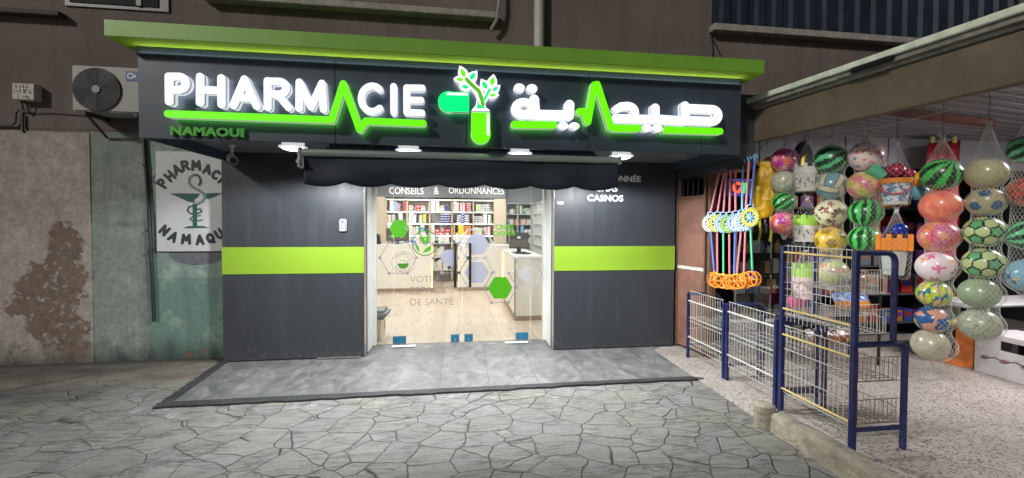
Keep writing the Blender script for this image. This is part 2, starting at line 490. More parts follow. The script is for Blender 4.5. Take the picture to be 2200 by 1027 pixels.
class MB:
    def __init__(self):
        self.v, self.f, self.mi, self.cur = [], [], [], 0
    def mat(self, i): self.cur = i; return self
    def add(self, vs, fs, M=None):
        o = len(self.v)
        self.v += [tuple(M @ Vector(p)) for p in vs] if M is not None else [tuple(p) for p in vs]
        for f in fs:
            self.f.append(tuple(o + i for i in f)); self.mi.append(self.cur)
        return self
    def box(self, x0, x1, y0, y1, z0, z1, M=None):
        vs = [(x, y, z) for z in (z0, z1) for y in (y0, y1) for x in (x0, x1)]
        return self.add(vs, [(0, 2, 3, 1), (4, 5, 7, 6), (0, 1, 5, 4), (2, 6, 7, 3), (0, 4, 6, 2), (1, 3, 7, 5)], M)
    def tube(self, pts, r, n=8, caps=True, r1=None, closed=False):
        pts = [Vector(p) for p in pts]
        o = len(self.v)
        m = len(pts)
        prev = None
        for i, p in enumerate(pts):
            if closed: d = pts[(i + 1) % m] - pts[i - 1]
            else: d = pts[min(i + 1, m - 1)] - pts[max(i - 1, 0)]
            d.normalize()
            if prev is None:
                a = Vector((0, 0, 1)) if abs(d.z) < 0.9 else Vector((1, 0, 0))
            else: a = prev
            u = d.cross(a)
            if u.length < 1e-5: u = d.cross(Vector((0, 1, 0)))
            u.normalize()
            w = u.cross(d); w.normalize()
            prev = w
            rr = r if r1 is None else r + (r1 - r) * i / max(1, m - 1)
            for k in range(n):
                t = 2 * PI * (k + 0.5) / n
                self.v.append(tuple(p + (u * math.cos(t) + w * math.sin(t)) * rr))
        for i in range(m if closed else m - 1):
            a, b = o + i * n, o + ((i + 1) % m) * n
            for k in range(n):
                q = (k + 1) % n
                self.f.append((a + k, a + q, b + q, b + k)); self.mi.append(self.cur)
        if caps and not closed:
            self.f.append(tuple(o + k for k in range(n - 1, -1, -1))); self.mi.append(self.cur)
            self.f.append(tuple(o + (m - 1) * n + k for k in range(n))); self.mi.append(self.cur)
        return self
    def lathe(self, prof, c=(0, 0, 0), n=24, M=None):
        """prof: (r, z) pairs from bottom to top, around z"""
        vs, fs = [], []
        for r, z in prof:
            for k in range(n):
                t = 2 * PI * k / n
                vs.append((c[0] + r * math.cos(t), c[1] + r * math.sin(t), c[2] + z))
        for i in range(len(prof) - 1):
            for k in range(n):
                q = (k + 1) % n
                fs.append((i * n + k, i * n + q, (i + 1) * n + q, (i + 1) * n + k))
        if prof[0][0] > 1e-6: fs.append(tuple(range(n - 1, -1, -1)))
        if prof[-1][0] > 1e-6: fs.append(tuple((len(prof) - 1) * n + k for k in range(n)))
        return self.add(vs, fs, M)
    def ball(self, c, r, n=16, m=10, M=None):
        if not hasattr(r, '__len__'): r = (r, r, r)
        vs, fs = [], []
        for i in range(m + 1):
            a = PI * i / m
            for k in range(n):
                t = 2 * PI * k / n
                vs.append((c[0] + r[0] * math.sin(a) * math.cos(t), c[1] + r[1] * math.sin(a) * math.sin(t), c[2] - r[2] * math.cos(a)))
        for i in range(m):
            for k in range(n):
                q = (k + 1) % n
                fs.append((i * n + k, i * n + q, (i + 1) * n + q, (i + 1) * n + k))
        return self.add(vs, fs, M)
    def prism(self, poly, y0, y1, M=None):
        """convex polygon of (x, z) pushed from y0 to y1"""
        n = len(poly)
        vs = [(x, y0, z) for x, z in poly] + [(x, y1, z) for x, z in poly]
        fs = [tuple(range(n)), tuple(range(2 * n - 1, n - 1, -1))]
        for i in range(n):
            q = (i + 1) % n
            fs.append((i, n + i, n + q, q))
        return self.add(vs, fs, M)
    def build(self, name, mats, parent=None, smooth=False, bevel=0.0, loc=None, seg=2):
        if not isinstance(mats, (list, tuple)): mats = [mats]
        vs = np.array(self.v, dtype=float)
        if parent is not None: base = ORG[parent.name]
        elif loc is not None: base = Vector(loc)
        else:
            a, b = vs.min(0), vs.max(0)
            base = Vector(((a[0] + b[0]) / 2, (a[1] + b[1]) / 2, a[2]))
        me = bpy.data.meshes.new(name)
        me.from_pydata([tuple(p) for p in (vs - np.array(base))], [], self.f)
        for m in mats: me.materials.append(m)
        me.polygons.foreach_set('material_index', self.mi)
        bm = bmesh.new(); bm.from_mesh(me)
        bmesh.ops.recalc_face_normals(bm, faces=bm.faces)
        if bevel > 0:
            es = [e for e in bm.edges if len(e.link_faces) == 2 and e.calc_face_angle(0) > 0.6]
            bmesh.ops.bevel(bm, geom=es, offset=bevel, segments=seg, affect='EDGES', clamp_overlap=True)
        bm.to_mesh(me); bm.free()
        if smooth:
            me.polygons.foreach_set('use_smooth', [True] * len(me.polygons))
            if hasattr(me, 'set_sharp_from_angle'): me.set_sharp_from_angle(angle=R(40))
        o = bpy.data.objects.new(name, me)
        COL.objects.link(o)
        if parent is not None:
            o.parent = parent
            ORG[o.name] = base
        else:
            o.location = base
            ORG[o.name] = Vector(base)
        return o

def wmat(o, zero=True):
    """world-coordinate materials need the object origin at the world origin"""
    return o

def box_thing(name, label, cat, x0, x1, y0, y1, z0, z1, m, bevel=0.003, group=None, parent=None):
    b = MB().box(x0, x1, y0, y1, z0, z1).build(name, m, parent, bevel=bevel)
    if parent is None: finish(b, label, cat, group)
    return b

# ------------------------------------------------------------------ rounded outlines from strokes (signs, lettering)
def outline(prims, cut=(), step=None):
    """prims: ('s',x1,y1,x2,y2,r) stroke, ('e',cx,cy,rx,ry) ellipse, ('p',[(x,y)..],r) polygon. Returns closed contours."""
    xs, ys, rs = [], [], []
    for p in prims:
        if p[0] == 's': xs += [p[1] - p[5], p[1] + p[5], p[3] - p[5], p[3] + p[5]]; ys += [p[2] - p[5], p[2] + p[5], p[4] - p[5], p[4] + p[5]]; rs.append(p[5])
        elif p[0] == 'e': xs += [p[1] - p[3], p[1] + p[3]]; ys += [p[2] - p[4], p[2] + p[4]]; rs.append(min(p[3], p[4]))
        else: xs += [q[0] - p[2] for q in p[1]] + [q[0] + p[2] for q in p[1]]; ys += [q[1] - p[2] for q in p[1]] + [q[1] + p[2] for q in p[1]]
    if step is None: step = max(min(rs) / 4.5 if rs else 0.004, (max(xs) - min(xs)) / 420)
    x = np.arange(min(xs) - 2 * step, max(xs) + 2.5 * step, step)
    y = np.arange(min(ys) - 2 * step, max(ys) + 2.5 * step, step)
    X, Y = np.meshgrid(x, y, indexing='ij')
    def sd(p):
        if p[0] == 's':
            _, x1, y1, x2, y2, r = p
            dx, dy = x2 - x1, y2 - y1
            L = dx * dx + dy * dy
            t = np.clip(((X - x1) * dx + (Y - y1) * dy) / L, 0, 1) if L > 1e-12 else 0
            return np.hypot(X - x1 - t * dx, Y - y1 - t * dy) - r
        if p[0] == 'e':
            _, cx, cy, rx, ry = p
            k = np.hypot((X - cx) / rx, (Y - cy) / ry)
            return (k - 1) * min(rx, ry)
        pts = p[1]; n = len(pts)
        d = np.full(X.shape, 1e9); ins = np.zeros(X.shape, bool)
        for i in range(n):
            (x1, y1), (x2, y2) = pts[i], pts[(i + 1) % n]
            dx, dy = x2 - x1, y2 - y1
            t = np.clip(((X - x1) * dx + (Y - y1) * dy) / (dx * dx + dy * dy + 1e-15), 0, 1)
            d = np.minimum(d, np.hypot(X - x1 - t * dx, Y - y1 - t * dy))
            if abs(dy) > 1e-12:
                c = ((y1 > Y) != (y2 > Y)) & (X < dx * (Y - y1) / dy + x1)
                ins ^= c
        return np.where(ins, -d, d) - p[2]
    D = np.full(X.shape, 1e9)
    for p in prims: D = np.minimum(D, sd(p))
    for p in cut: D = np.maximum(D, -sd(p))
    D = np.where(np.abs(D) < 1e-9, 1e-9, D)
    I = D < 0
    segs = {}
    nx, ny = X.shape
    case = I[:-1, :-1] * 1 + I[1:, :-1] * 2 + I[1:, 1:] * 4 + I[:-1, 1:] * 8
    pt = {}
    def ep(i, j, e):
        if e == 0: a, b = (i, j), (i + 1, j)
        elif e == 1: a, b = (i + 1, j), (i + 1, j + 1)
        elif e == 2: a, b = (i, j + 1), (i + 1, j + 1)
        else: a, b = (i, j), (i, j + 1)
        k = (a, b)
        if k not in pt:
            t = D[a] / (D[a] - D[b])
            pt[k] = (X[a] + t * (X[b] - X[a]), Y[a] + t * (Y[b] - Y[a]))
        return k
    T = {1: [(3, 0)], 2: [(0, 1)], 3: [(3, 1)], 4: [(1, 2)], 5: [(3, 2), (1, 0)], 6: [(0, 2)], 7: [(3, 2)], 8: [(2, 3)], 9: [(2, 0)],
         10: [(0, 3), (2, 1)], 11: [(2, 1)], 12: [(1, 3)], 13: [(1, 0)], 14: [(0, 3)]}
    for i, j in zip(*np.nonzero((case > 0) & (case < 15))):
        for a, b in T[int(case[i, j])]:
            segs[ep(i, j, a)] = ep(i, j, b)
    res = []
    while segs:
        k0, k = next(iter(segs.items()))
        del segs[k0]
        loop = [k0]
        while k != k0 and k in segs:
            loop.append(k); k = segs.pop(k)
        pts = [pt[q] for q in loop]
        out = []
        n = len(pts)
        if n < 6: continue
        # thin out points that lie on a straight run
        keep = [pts[0]]
        for q in range(1, n - 1):
            a, b, c = keep[-1], pts[q], pts[q + 1]
            L = math.hypot(c[0] - a[0], c[1] - a[1])
            dev = abs((c[0] - a[0]) * (b[1] - a[1]) - (c[1] - a[1]) * (b[0] - a[0])) / (L + 1e-12)
            if dev > step * 0.05 or math.hypot(b[0] - a[0], b[1] - a[1]) > step * 14: keep.append(b)
        keep.append(pts[-1])
        res.append(keep)
    return res

def curve_mesh(loops, depth, bevel=0.0):
    cu = bpy.data.curves.new('tmp', 'CURVE')
    cu.dimensions = '2D'
    cu.fill_mode = 'BOTH'
    cu.extrude = max(0.0, depth / 2 - bevel)
    cu.bevel_depth = bevel
    cu.bevel_resolution = 2
    cu.offset = -bevel
    for lp in loops:
        s = cu.splines.new('POLY')
        s.points.add(len(lp) - 1)
        s.points.foreach_set('co', [c for p in lp for c in (p[0], p[1], 0, 1)])
        s.use_cyclic_u = True
    o = bpy.data.objects.new('tmp', cu)
    COL.objects.link(o)
    dg = bpy.context.evaluated_depsgraph_get()
    me = bpy.data.meshes.new_from_object(o.evaluated_get(dg))
    bpy.data.objects.remove(o)
    bpy.data.curves.remove(cu)
    return me

FACE = Matrix(((1, 0, 0, 0), (0, 0, -1, 0), (0, 1, 0, 0), (0, 0, 0, 1)))   # flat outline (x, z) stood up, front to -y
def place_mesh(me, name, M, mats, parent=None, smooth=False, label=None):
    if not isinstance(mats, (list, tuple)): mats = [mats]
    base = ORG[parent.name] if parent is not None else Vector((0, 0, 0))
    me.transform(Matrix.Translation(-base) @ M)
    me.name = name
    me.materials.clear()
    for m in mats: me.materials.append(m)
    if smooth:
        me.polygons.foreach_set('use_smooth', [True] * len(me.polygons))
        me.set_sharp_from_angle(angle=R(40))
    o = bpy.data.objects.new(name, me)
    COL.objects.link(o)
    if parent is not None: o.parent = parent
    ORG[o.name] = Vector(base)
    if label: o['label'] = label
    return o

def flat_shape(name, prims, y, depth, mats, parent=None, cut=(), bevel=0.0, step=None):
    """strokes in world (x, z); front face at y, body behind it"""
    me = curve_mesh(outline(prims, cut, step), depth, bevel)
    return place_mesh(me, name, Matrix.Translation((0, y + depth / 2, 0)) @ FACE, mats, parent)

def text_mesh(body, size, depth, bold=0.0, align='CENTER', spacing=1.0):
    cu = bpy.data.curves.new('tmp', 'FONT')
    cu.body = body
    cu.size = size
    cu.extrude = depth / 2
    cu.offset = bold
    cu.align_x = align
    cu.align_y = 'CENTER'
    cu.space_character = spacing
    cu.resolution_u = 3
    o = bpy.data.objects.new('tmp', cu)
    COL.objects.link(o)
    dg = bpy.context.evaluated_depsgraph_get()
    me = bpy.data.meshes.new_from_object(o.evaluated_get(dg))
    bpy.data.objects.remove(o)
    bpy.data.curves.remove(cu)
    return me

def text_fit(name, body, x0, x1, z0, z1, y, depth, m, parent=None, bold=0.0, spacing=1.0):
    """lettering stretched to fill x0..x1, z0..z1 on a wall facing -y"""
    me = text_mesh(body, 1.0, depth, bold, 'LEFT', spacing)
    co = np.empty(len(me.vertices) * 3); me.vertices.foreach_get('co', co); co = co.reshape(-1, 3)
    a, b = co.min(0), co.max(0)
    co[:, 0] = x0 + (co[:, 0] - a[0]) / (b[0] - a[0]) * (x1 - x0)
    co[:, 1] = z0 + (co[:, 1] - a[1]) / (b[1] - a[1]) * (z1 - z0)
    me.vertices.foreach_set('co', co.ravel())
    return place_mesh(me, name, Matrix.Translation((0, y + depth / 2, 0)) @ FACE, m, parent)

def copy_tree(o, parent=None):
    c = o.copy(); COL.objects.link(c)
    if parent is not None: c.parent = parent
    ORG[c.name] = ORG.get(o.name, Vector((0, 0, 0)))
    for ch in list(o.children): copy_tree(ch, c)
    return c

ORD = ['first', 'second', 'third', 'fourth', 'fifth', 'sixth', 'seventh', 'eighth', 'ninth', 'tenth', 'eleventh', 'twelfth', 'thirteenth', 'fourteenth']

# ================================================================== SETTING
G_STONE = ground_mat()
YP, YF, YW, YD = 5.0, 3.76, 5.25, 5.45       # panel front, fascia front, old wall, glass doors
XL, XR = -2.64, 2.79

finish(MB().box(-40, 40, -30, 40, -0.3, 0.0).build('ground', G_STONE, loc=(0, 0, 0)), kind='structure')
# tiled step in front of the shop and its dark border
T = tile_mat()
b = MB()
tp = [(-2.50, 3.95), (2.42, 3.97), (2.46, 4.9), (2.70, 5.06), (2.70, 5.50), (-2.58, 5.50), (-2.60, 5.0)]
n = len(tp)
b.add([(x, y, 0.018) for x, y in tp] + [(x, y, 0.0) for x, y in tp], [tuple(range(n))] + [(i, n + i, n + (i + 1) % n, (i + 1) % n) for i in range(n)])
finish(b.build('tiled_step', T, loc=(0, 0, 0)), kind='structure')
b = MB()
M_BORD = mat('dark_grey_tile_edge', (0.030, 0.031, 0.033), 0.6, var=0.4, scale=5, bump=0.1)
def ring(q0, q1):
    n = 48
    random.seed(5)
    L_ = lambda q, f: Vector(q[0]).lerp(Vector(q[1]), f)
    o = [L_(q0, i / n) + Vector((random.uniform(-.011, .011), random.uniform(-.011, .011))) * (0 if i in (0, n) else 1) for i in range(n + 1)]
    u = [L_(q1, i / n) + Vector((random.uniform(-.003, .003), random.uniform(-.003, .003))) * (0 if i in (0, n) else 1) for i in range(n + 1)]
    z_ = [0.019 + random.uniform(-.003, .003) for _ in range(n + 1)]
    vs = [(p.x, p.y, -0.01) for p in o] + [(p.x, p.y, z) for p, z in zip(o, z_)] + [(p.x, p.y, 0.0205) for p in u] + [(p.x, p.y, -0.01) for p in u]
    m = n + 1
    b.add(vs, [(r * m + i, r * m + i + 1, (r + 1) * m + i + 1, (r + 1) * m + i) for r in range(3) for i in range(n)])
    return
def ring_plain(q0, q1):
    b.add([(*q, 0.020) for q in q0] + [(*q, 0.022) for q in q1] + [(*q, -0.01) for q in q0] + [(*q, -0.01) for q in q1],
          [(0, 1, 3, 2), (0, 4, 5, 1), (2, 3, 7, 6), (0, 2, 6, 4), (1, 5, 7, 3)])
ring([(-2.60, 3.85), (2.52, 3.90)], [(-2.50, 3.95), (2.42, 3.97)])
ring([(-2.60, 3.85), (-2.69, 5.02)], [(-2.50, 3.95), (-2.60, 5.0)])
finish(b.build('pavement_border', M_BORD, loc=(0, 0, 0)), kind='structure')
# terrazzo terrace of the toy shop
b = MB()
tz = [(2.46, -2.0), (14, -2.0), (14, 9.0), (2.7, 9.0), (2.70, 5.06), (2.46, 4.9), (2.45, 3.0)]
n = len(tz)
b.add([(x, y, 0.012) for x, y in tz] + [(x, y, -0.02) for x, y in tz], [tuple(range(n))] + [(i, n + i, n + (i + 1) % n, (i + 1) % n) for i in range(n)])
finish(b.build('terrace', terrazzo_mat(), loc=(0, 0, 0)), kind='structure')
# shop floor
finish(MB().box(-2.6, 2.6, 5.50, 12.2, -0.05, 0.02).build('floor', wood_floor_mat(), loc=(0, 0, 0)), kind='structure')

# concrete curb and the round stub at its end
M_CONC = mat('rough_concrete', (0.27, 0.245, 0.19), 0.9, var=0.35, scale=9, bump=0.7, bscale=28)
def rough(o, amt, scale, seed=0, cuts=3):
    bm = bmesh.new(); bm.from_mesh(o.data)
    bmesh.ops.subdivide_edges(bm, edges=bm.edges, cuts=cuts, use_grid_fill=True)
    from mathutils import noise as mn
    for v in bm.verts:
        v.co += Vector(mn.noise_vector(v.co * scale + Vector((seed, 0, 0)))) * amt
    bm.to_mesh(o.data); bm.free()
    o.data.polygons.foreach_set('use_smooth', [True] * len(o.data.polygons))
    return o
b = MB()
vs, nk = [], 60
for k in range(nk + 1):
    y = 2.86 - k * 0.05
    x = 2.395 + 0.03 * (2.86 - y)
    for dx, z in ((0, -0.02), (0.004, 0.06), (0.008, 0.135), (0.03, 0.152), (0.075, 0.155), (0.12, 0.152), (0.138, 0.135), (0.14, 0.06), (0.142, -0.02)): vs.append((x + dx, y, z))
b.add(vs, [(k * 9 + i, k * 9 + i + 1, k * 9 + i + 10, k * 9 + i + 9) for k in range(nk) for i in range(8)] + [tuple(range(9)), tuple(nk * 9 + i for i in range(8, -1, -1))])
c = b.build('concrete_curb', M_CONC, loc=(2.45, 1.5, 0))
rough(c, 0.009, 8, 3, 1)
finish(c, 'low rough concrete curb running along the edge of the terrazzo terrace', 'curb')
p = MB().lathe([(0.0, 0), (0.072, 0.0), (0.074, 0.1), (0.079, 0.15), (0.074, 0.18), (0.05, 0.195), (0, 0.2)], (2.41, 2.93, 0), 20).build('concrete_stub', M_CONC, smooth=True)
rough(p, 0.008, 14, 5, 1)
finish(p, 'short round concrete stub at the end of the curb, below the blue racks', 'bollard')

# ================================================================== THE OLD BUILDING
bld = thing('apartment_building', 'old brown rendered building with flaking lower wall behind the pharmacy', 'building', (0, YW, 0))
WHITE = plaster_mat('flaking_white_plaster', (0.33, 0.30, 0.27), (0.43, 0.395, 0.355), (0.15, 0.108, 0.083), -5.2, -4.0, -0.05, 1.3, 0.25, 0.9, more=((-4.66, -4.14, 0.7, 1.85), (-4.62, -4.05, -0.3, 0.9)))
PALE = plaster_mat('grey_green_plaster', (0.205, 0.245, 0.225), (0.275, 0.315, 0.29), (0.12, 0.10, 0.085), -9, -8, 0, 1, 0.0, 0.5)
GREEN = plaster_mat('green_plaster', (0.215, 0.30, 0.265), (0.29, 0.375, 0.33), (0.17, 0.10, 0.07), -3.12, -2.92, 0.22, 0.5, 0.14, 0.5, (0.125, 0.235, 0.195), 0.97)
UPPER = upper_wall_mat()
bw = bld
def wallpart(name, x0, x1, z0, z1, m, y0=YW, y1=YW + 0.3):
    me = MB().box(x0, x1, y0, y1, z0, z1)
    o = me.build(name, m, bw)
    # keep world coordinates for the texture
    o.data.transform(Matrix.Translation((0, YW, 0))); o.location = (0, -YW, 0)
    return o
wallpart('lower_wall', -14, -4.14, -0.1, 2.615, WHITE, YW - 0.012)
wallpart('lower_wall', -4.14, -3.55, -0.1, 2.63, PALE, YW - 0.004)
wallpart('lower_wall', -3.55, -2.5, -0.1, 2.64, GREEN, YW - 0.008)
wallpart('upper_wall', -14, 14, 2.65, 7.5, UPPER)
wallpart('upper_wall', -14, -2.5, 2.60, 2.66, UPPER, YW + 0.004, YW + 0.29)
M_SILL = mat('pale_stone_sill', (0.30, 0.28, 0.255), 0.85, var=0.3, scale=7, bump=0.4)
MB().box(-2.9, 0.50, YW - 0.13, YW, 4.16, 4.24).build('window_sill', M_SILL, bld, bevel=0.006)
MB().box(3.38, 8.2, YW - 0.13, YW, 4.21, 4.30).build('window_sill', M_SILL, bld, bevel=0.006)
MB().box(-7.5, -4.35, YW - 0.10, YW, 3.87, 3.92).build('ledge', mat('dark_ledge', (0.05, 0.045, 0.042), 0.8), bld, bevel=0.004)
w = MB().box(-4.35, -3.30, YW - 0.02, YW + 0.05, 4.02, 5.1).build('window', mat('dark_window_frame', (0.06, 0.062, 0.065), 0.4), bld)
MB().box(-4.30, -3.40, YW - 0.03, YW - 0.022, 4.06, 5.05).build('pane', mat('night_glass', (0.012, 0.014, 0.017), 0.08), w)
MB().box(-3.62, -3.57, YW - 0.042, YW - 0.031, 4.06, 5.05).build('frame', MATS['dark_window_frame'], w)
# corrugated shutter above the right sill
prof = []
x = 3.40
while x < 8.2:
    prof += [(x, 0), (x + 0.11, 0), (x + 0.135, -0.05), (x + 0.235, -0.05)]
    x += 0.26
b = MB()
vs = [(x, YW - 0.035 + y, z) for z in (4.305, 6.2) for x, y in prof]
m_ = len(prof)
b.add(vs, [(i, i + 1, m_ + i + 1, m_ + i) for i in range(m_ - 1)])
b.build('shutter', mat('dark_blue_corrugated_metal', (0.028, 0.037, 0.058), 0.5, 0.4, var=0.3, scale=4), bld)
# drainpipes
M_PIPE = mat('grey_plastic_pipe', (0.40, 0.39, 0.375), 0.6, var=0.2, scale=6)
finish(MB().tube([(1.015, YW - 0.08, 2.7), (1.015, YW - 0.08, 6.0)], 0.067, 16).build('drainpipe', M_PIPE, smooth=True),
       'thick pale grey drainpipe on the brown wall above the green canopy', 'pipe')
b = MB()
b.tube([(0.50, YW - 0.12, 4.9), (0.50, YW - 0.12, 4.35), (0.47, YW - 0.11, 4.14), (0.40, YW - 0.09, 4.02)], 0.022, 8)
finish(b.build('cable_conduit', mat('grey_conduit', (0.24, 0.24, 0.235), 0.6), smooth=True), 'thin bent grey conduit hanging off the end of the upper window sill', 'conduit')
pa, pb = at(309, 300, Y=YW - 0.03), at(331, 690, Y=YW - 0.03)
b = MB()
b.tube([pa + Vector((0, 0, 0.3)), pa, (pa + pb) / 2 + Vector((0.012, 0, 0)), pb], 0.018, 8)
for t in (0.14, 0.5, 0.62): 
    q = pa.lerp(pb, t); b.tube([q - Vector((0, 0, 0.018)), q + Vector((0, 0, 0.018))], 0.026, 8)
finish(b.build('black_pipe', mat('black_pipe_plastic', (0.018, 0.018, 0.02), 0.5), smooth=True), 'thin black pipe clamped to the green wall beside the old sign board', 'pipe')
b = MB(); b.tube([(3.40, YW - 0.02, 4.22), (3.44, YW - 0.02, 4.0), (3.42, YW - 0.02, 3.75)], 0.008, 5); b.tube([(3.40, YW - 0.02, 4.2), (3.66, YW - 0.02, 3.72)], 0.006, 5)
finish(b.build('loose_cable', MATS['black_pipe_plastic']), 'loose dark cables dangling below the end of the right window sill', 'cable')

# air conditioner
ac = thing('air_conditioner', 'white outdoor air conditioner with round black fan grille on brown wall', 'air conditioner', (-3.6, 4.95, 2.78))
M_AC = mat('dirty_white_metal', (0.30, 0.30, 0.285), 0.5, var=0.12, scale=5)
M_BLK = mat('black_plastic', (0.012, 0.013, 0.015), 0.45)
MB().box(-4.07, -3.22, 4.95, 5.22, 2.785, 3.27).build('casing', M_AC, ac, bevel=0.012)
M90 = Matrix.Rotation(PI / 2, 4, 'X')
def disc(c, r, y0, y1, n=40):
    return MB().prism([(c[0] + r * math.cos(2 * PI * k / n), c[1] + r * math.sin(2 * PI * k / n)) for k in range(n)], y0, y1)
g = disc((-3.825, 3.02), 0.228, 4.938, 4.952).build('fan_recess', mat('fan_dark', (0.006, 0.009, 0.012), 0.6), ac)
b = MB()
for r in np.linspace(0.06, 0.222, 11):
    b.tube([(-3.825 + r * math.cos(t), 4.931, 3.02 + r * math.sin(t)) for t in np.linspace(0, 2 * PI, 41)[:-1]], 0.0022, 4, closed=True)
for k in range(12):
    t = 2 * PI * k / 12; b.tube([(-3.825 + 0.05 * math.cos(t), 4.933, 3.02 + 0.05 * math.sin(t)), (-3.825 + 0.224 * math.cos(t), 4.933, 3.02 + 0.224 * math.sin(t))], 0.002, 4)
b.build('fan_grille', mat('grille_grey', (0.018, 0.022, 0.026), 0.5), ac)
disc((-3.825, 3.02), 0.04, 4.926, 4.94, 20).build('hub', mat('hub_grey', (0.22, 0.24, 0.25), 0.5), ac)
st = MB().box(-3.55, -3.42, 4.944, 4.952, 3.13, 3.23).build('badge', mat('blue_badge', (0.02, 0.06, 0.25), 0.4), ac)
flat_shape('emblem', [('s', -3.50 + 0.026 * math.cos(t), 3.18 + 0.026 * math.sin(t), -3.50 + 0.026 * math.cos(t + 0.32), 3.18 + 0.026 * math.sin(t + 0.32), 0.006) for t in np.arange(0.5, 5.7, 0.3)]
           + [('s', -3.465, 3.165, -3.465, 3.19, 0.005), ('s', -3.45, 3.165, -3.45, 3.19, 0.005)], 4.941, 0.003, mat('white_paint', (0.75, 0.75, 0.74), 0.5), st, step=0.002)
for x in (-3.95, -3.45):
    MB().box(x - 0.02, x + 0.02, 4.93, 5.25, 2.745, 2.783).tube([(x, 4.96, 2.765), (x, 5.23, 2.56)], 0.014, 6).build('bracket', mat('dark_bracket', (0.05, 0.045, 0.042), 0.6), ac)

# meter box with hand-painted marks, and its cable
q0, q1 = at(25, 178, Y=YW - 0.09), at(74, 215, Y=YW - 0.09)
jb = thing('meter_box', 'small pale meter box with dark hand written marks on the brown wall', 'meter box', (q0.x, YW, q1.z))
MB().box(q0.x, q1.x, YW - 0.09, YW, q1.z, q0.z).build('case', mat('cream_metal', (0.45, 0.43, 0.37), 0.6, var=0.15, scale=9), jb, bevel=0.006)
random.seed(3)
pr = []
for row, (zf, xs_) in enumerate(((0.82, (0.2, 0.36, 0.5, 0.66)), (0.52, (0.12, 0.24, 0.34, 0.5, 0.6, 0.78, 0.88)), (0.2, (0.28, 0.48, 0.62, 0.72)))):
    for xf in xs_:
        x, z = q0.x + xf * (q1.x - q0.x), q1.z + zf * (q0.z - q1.z)
        for _ in range(2):
            pr.append(('s', x + random.uniform(-.008, .008), z + random.uniform(-.02, .02), x + random.uniform(-.01, .01), z + random.uniform(-.02, .02), 0.0042))
flat_shape('painted_marks', pr, YW - 0.0925, 0.002, M_BLK, jb, step=0.0022)
b = MB()
c0 = at(45, 216, Y=YW - 0.03)
b.tube([c0, c0 + Vector((0.02, 0, -0.10)), at(60, 240, Y=YW - 0.03), at(40, 236, Y=YW - 0.03), at(34, 243, Y=YW - 0.03), at(33, 262, Y=YW - 0.03), at(26, 269, Y=YW - 0.03), at(-40, 268, Y=YW - 0.03)], 0.011, 6)
b.tube([at(50, 216, Y=YW - 0.03), at(66, 228, Y=YW - 0.03), at(58, 245, Y=YW - 0.03), at(62, 240, Y=YW - 0.03), at(110, 241, Y=YW - 0.02), at(170, 246, Y=YW - 0.02), at(300, 252, Y=YW - 0.02)], 0.007, 6)
b.tube([at(48, 246, Y=YW - 0.02), at(49, 284, Y=YW - 0.02)], 0.012, 6)
finish(b.build('wall_cable', mat('cable_grey', (0.045, 0.04, 0.04), 0.6), smooth=True), 'dark cable looping below the meter box along the brown wall', 'cable')

# old painted sign board, partly behind the shop panel
sb = thing('painted_sign_board', 'old white board with hand painted green bowl and snake on the green wall', 'sign', (-3.1, YW, 1.27))
MB().box(-3.45, -2.66, YW - 0.035, YW - 0.01, 1.268, 2.425).build('board', mat('white_board', (0.52, 0.53, 0.55), 0.5, var=0.08, scale=4), sb, bevel=0.003)
YB = YW - 0.0375
def pz(px, py, Y=YB):
    q = at(px, py, Y=Y); return q.x, q.z
def u2(u, v): return u / 1.976, 280 + v / 1.976
def stroke(pts, r): return [('s', *pts[i], *pts[i + 1], r) for i in range(len(pts) - 1)]
GLY = {'P': [[(0, 0), (0, 1), (.45, 1), (.62, .85), (.62, .68), (.45, .5), (0, .48)]], 'H': [[(0, 0), (0, 1)], [(.65, 0), (.65, 1)], [(0, .5), (.65, .5)]],
       'A': [[(0, 0), (.36, 1), (.72, 0)], [(.15, .35), (.57, .35)]], 'R': [[(0, 0), (0, 1), (.45, 1), (.6, .85), (.6, .68), (.45, .52), (0, .5)], [(.3, .5), (.65, 0)]],
       'M': [[(0, 0), (.08, 1), (.42, .35), (.76, 1), (.85, 0)]], 'C': [[(.6, .85), (.35, 1), (.1, .85), (0, .5), (.1, .15), (.35, 0), (.6, .15)]],
       'I': [[(0, 0), (0, 1)]], 'N': [[(0, 0), (0, 1), (.62, 0), (.62, 1)]], 'U': [[(0, 1), (0, .25), (.15, 0), (.45, 0), (.6, .25), (.6, 1)]],
       'O': [[(.35, 0), (.1, .15), (0, .5), (.1, .85), (.35, 1), (.6, .85), (.7, .5), (.6, .15), (.35, 0)], [(.45, .25), (.68, -.05)]]}
def glyph(ch, x, z, h, rot, r):
    out = []
    ca, sa = math.cos(rot), math.sin(rot)
    w = max(p[0] for s in GLY[ch] for p in s)
    for s in GLY[ch]:
        pts = []
        for a, c in s:
            a, c = (a - w / 2) * h * 0.95, (c - 0.5) * h
            pts.append((x + a * ca - c * sa, z + a * sa + c * ca))
        out += stroke(pts, r)
    return out
M_INK = mat('black_brush_paint', (0.02, 0.03, 0.033), 0.6)
M_DGR = mat('dark_green_paint', (0.015, 0.085, 0.065), 0.6)
for ch, u, v, rot in (('P', 690, 225, 58), ('H', 721, 195, 42), ('A', 750, 166, 28), ('R', 786, 150, 12), ('M', 832, 149, 0), ('A', 880, 165, -14), ('C', 915, 188, -32), ('I', 941, 208, -45),
                      ('N', 698, 425, -40), ('A', 735, 452, -28), ('M', 790, 462, -3), ('A', 848, 465, 4), ('O', 893, 458, 14), ('U', 930, 440, 30)):
    x, z = pz(*u2(u, v))
    flat_shape('painted_letter', glyph(ch, x, z, 0.096, R(rot), 0.016), YB, 0.0015, M_INK, sb, step=0.004)
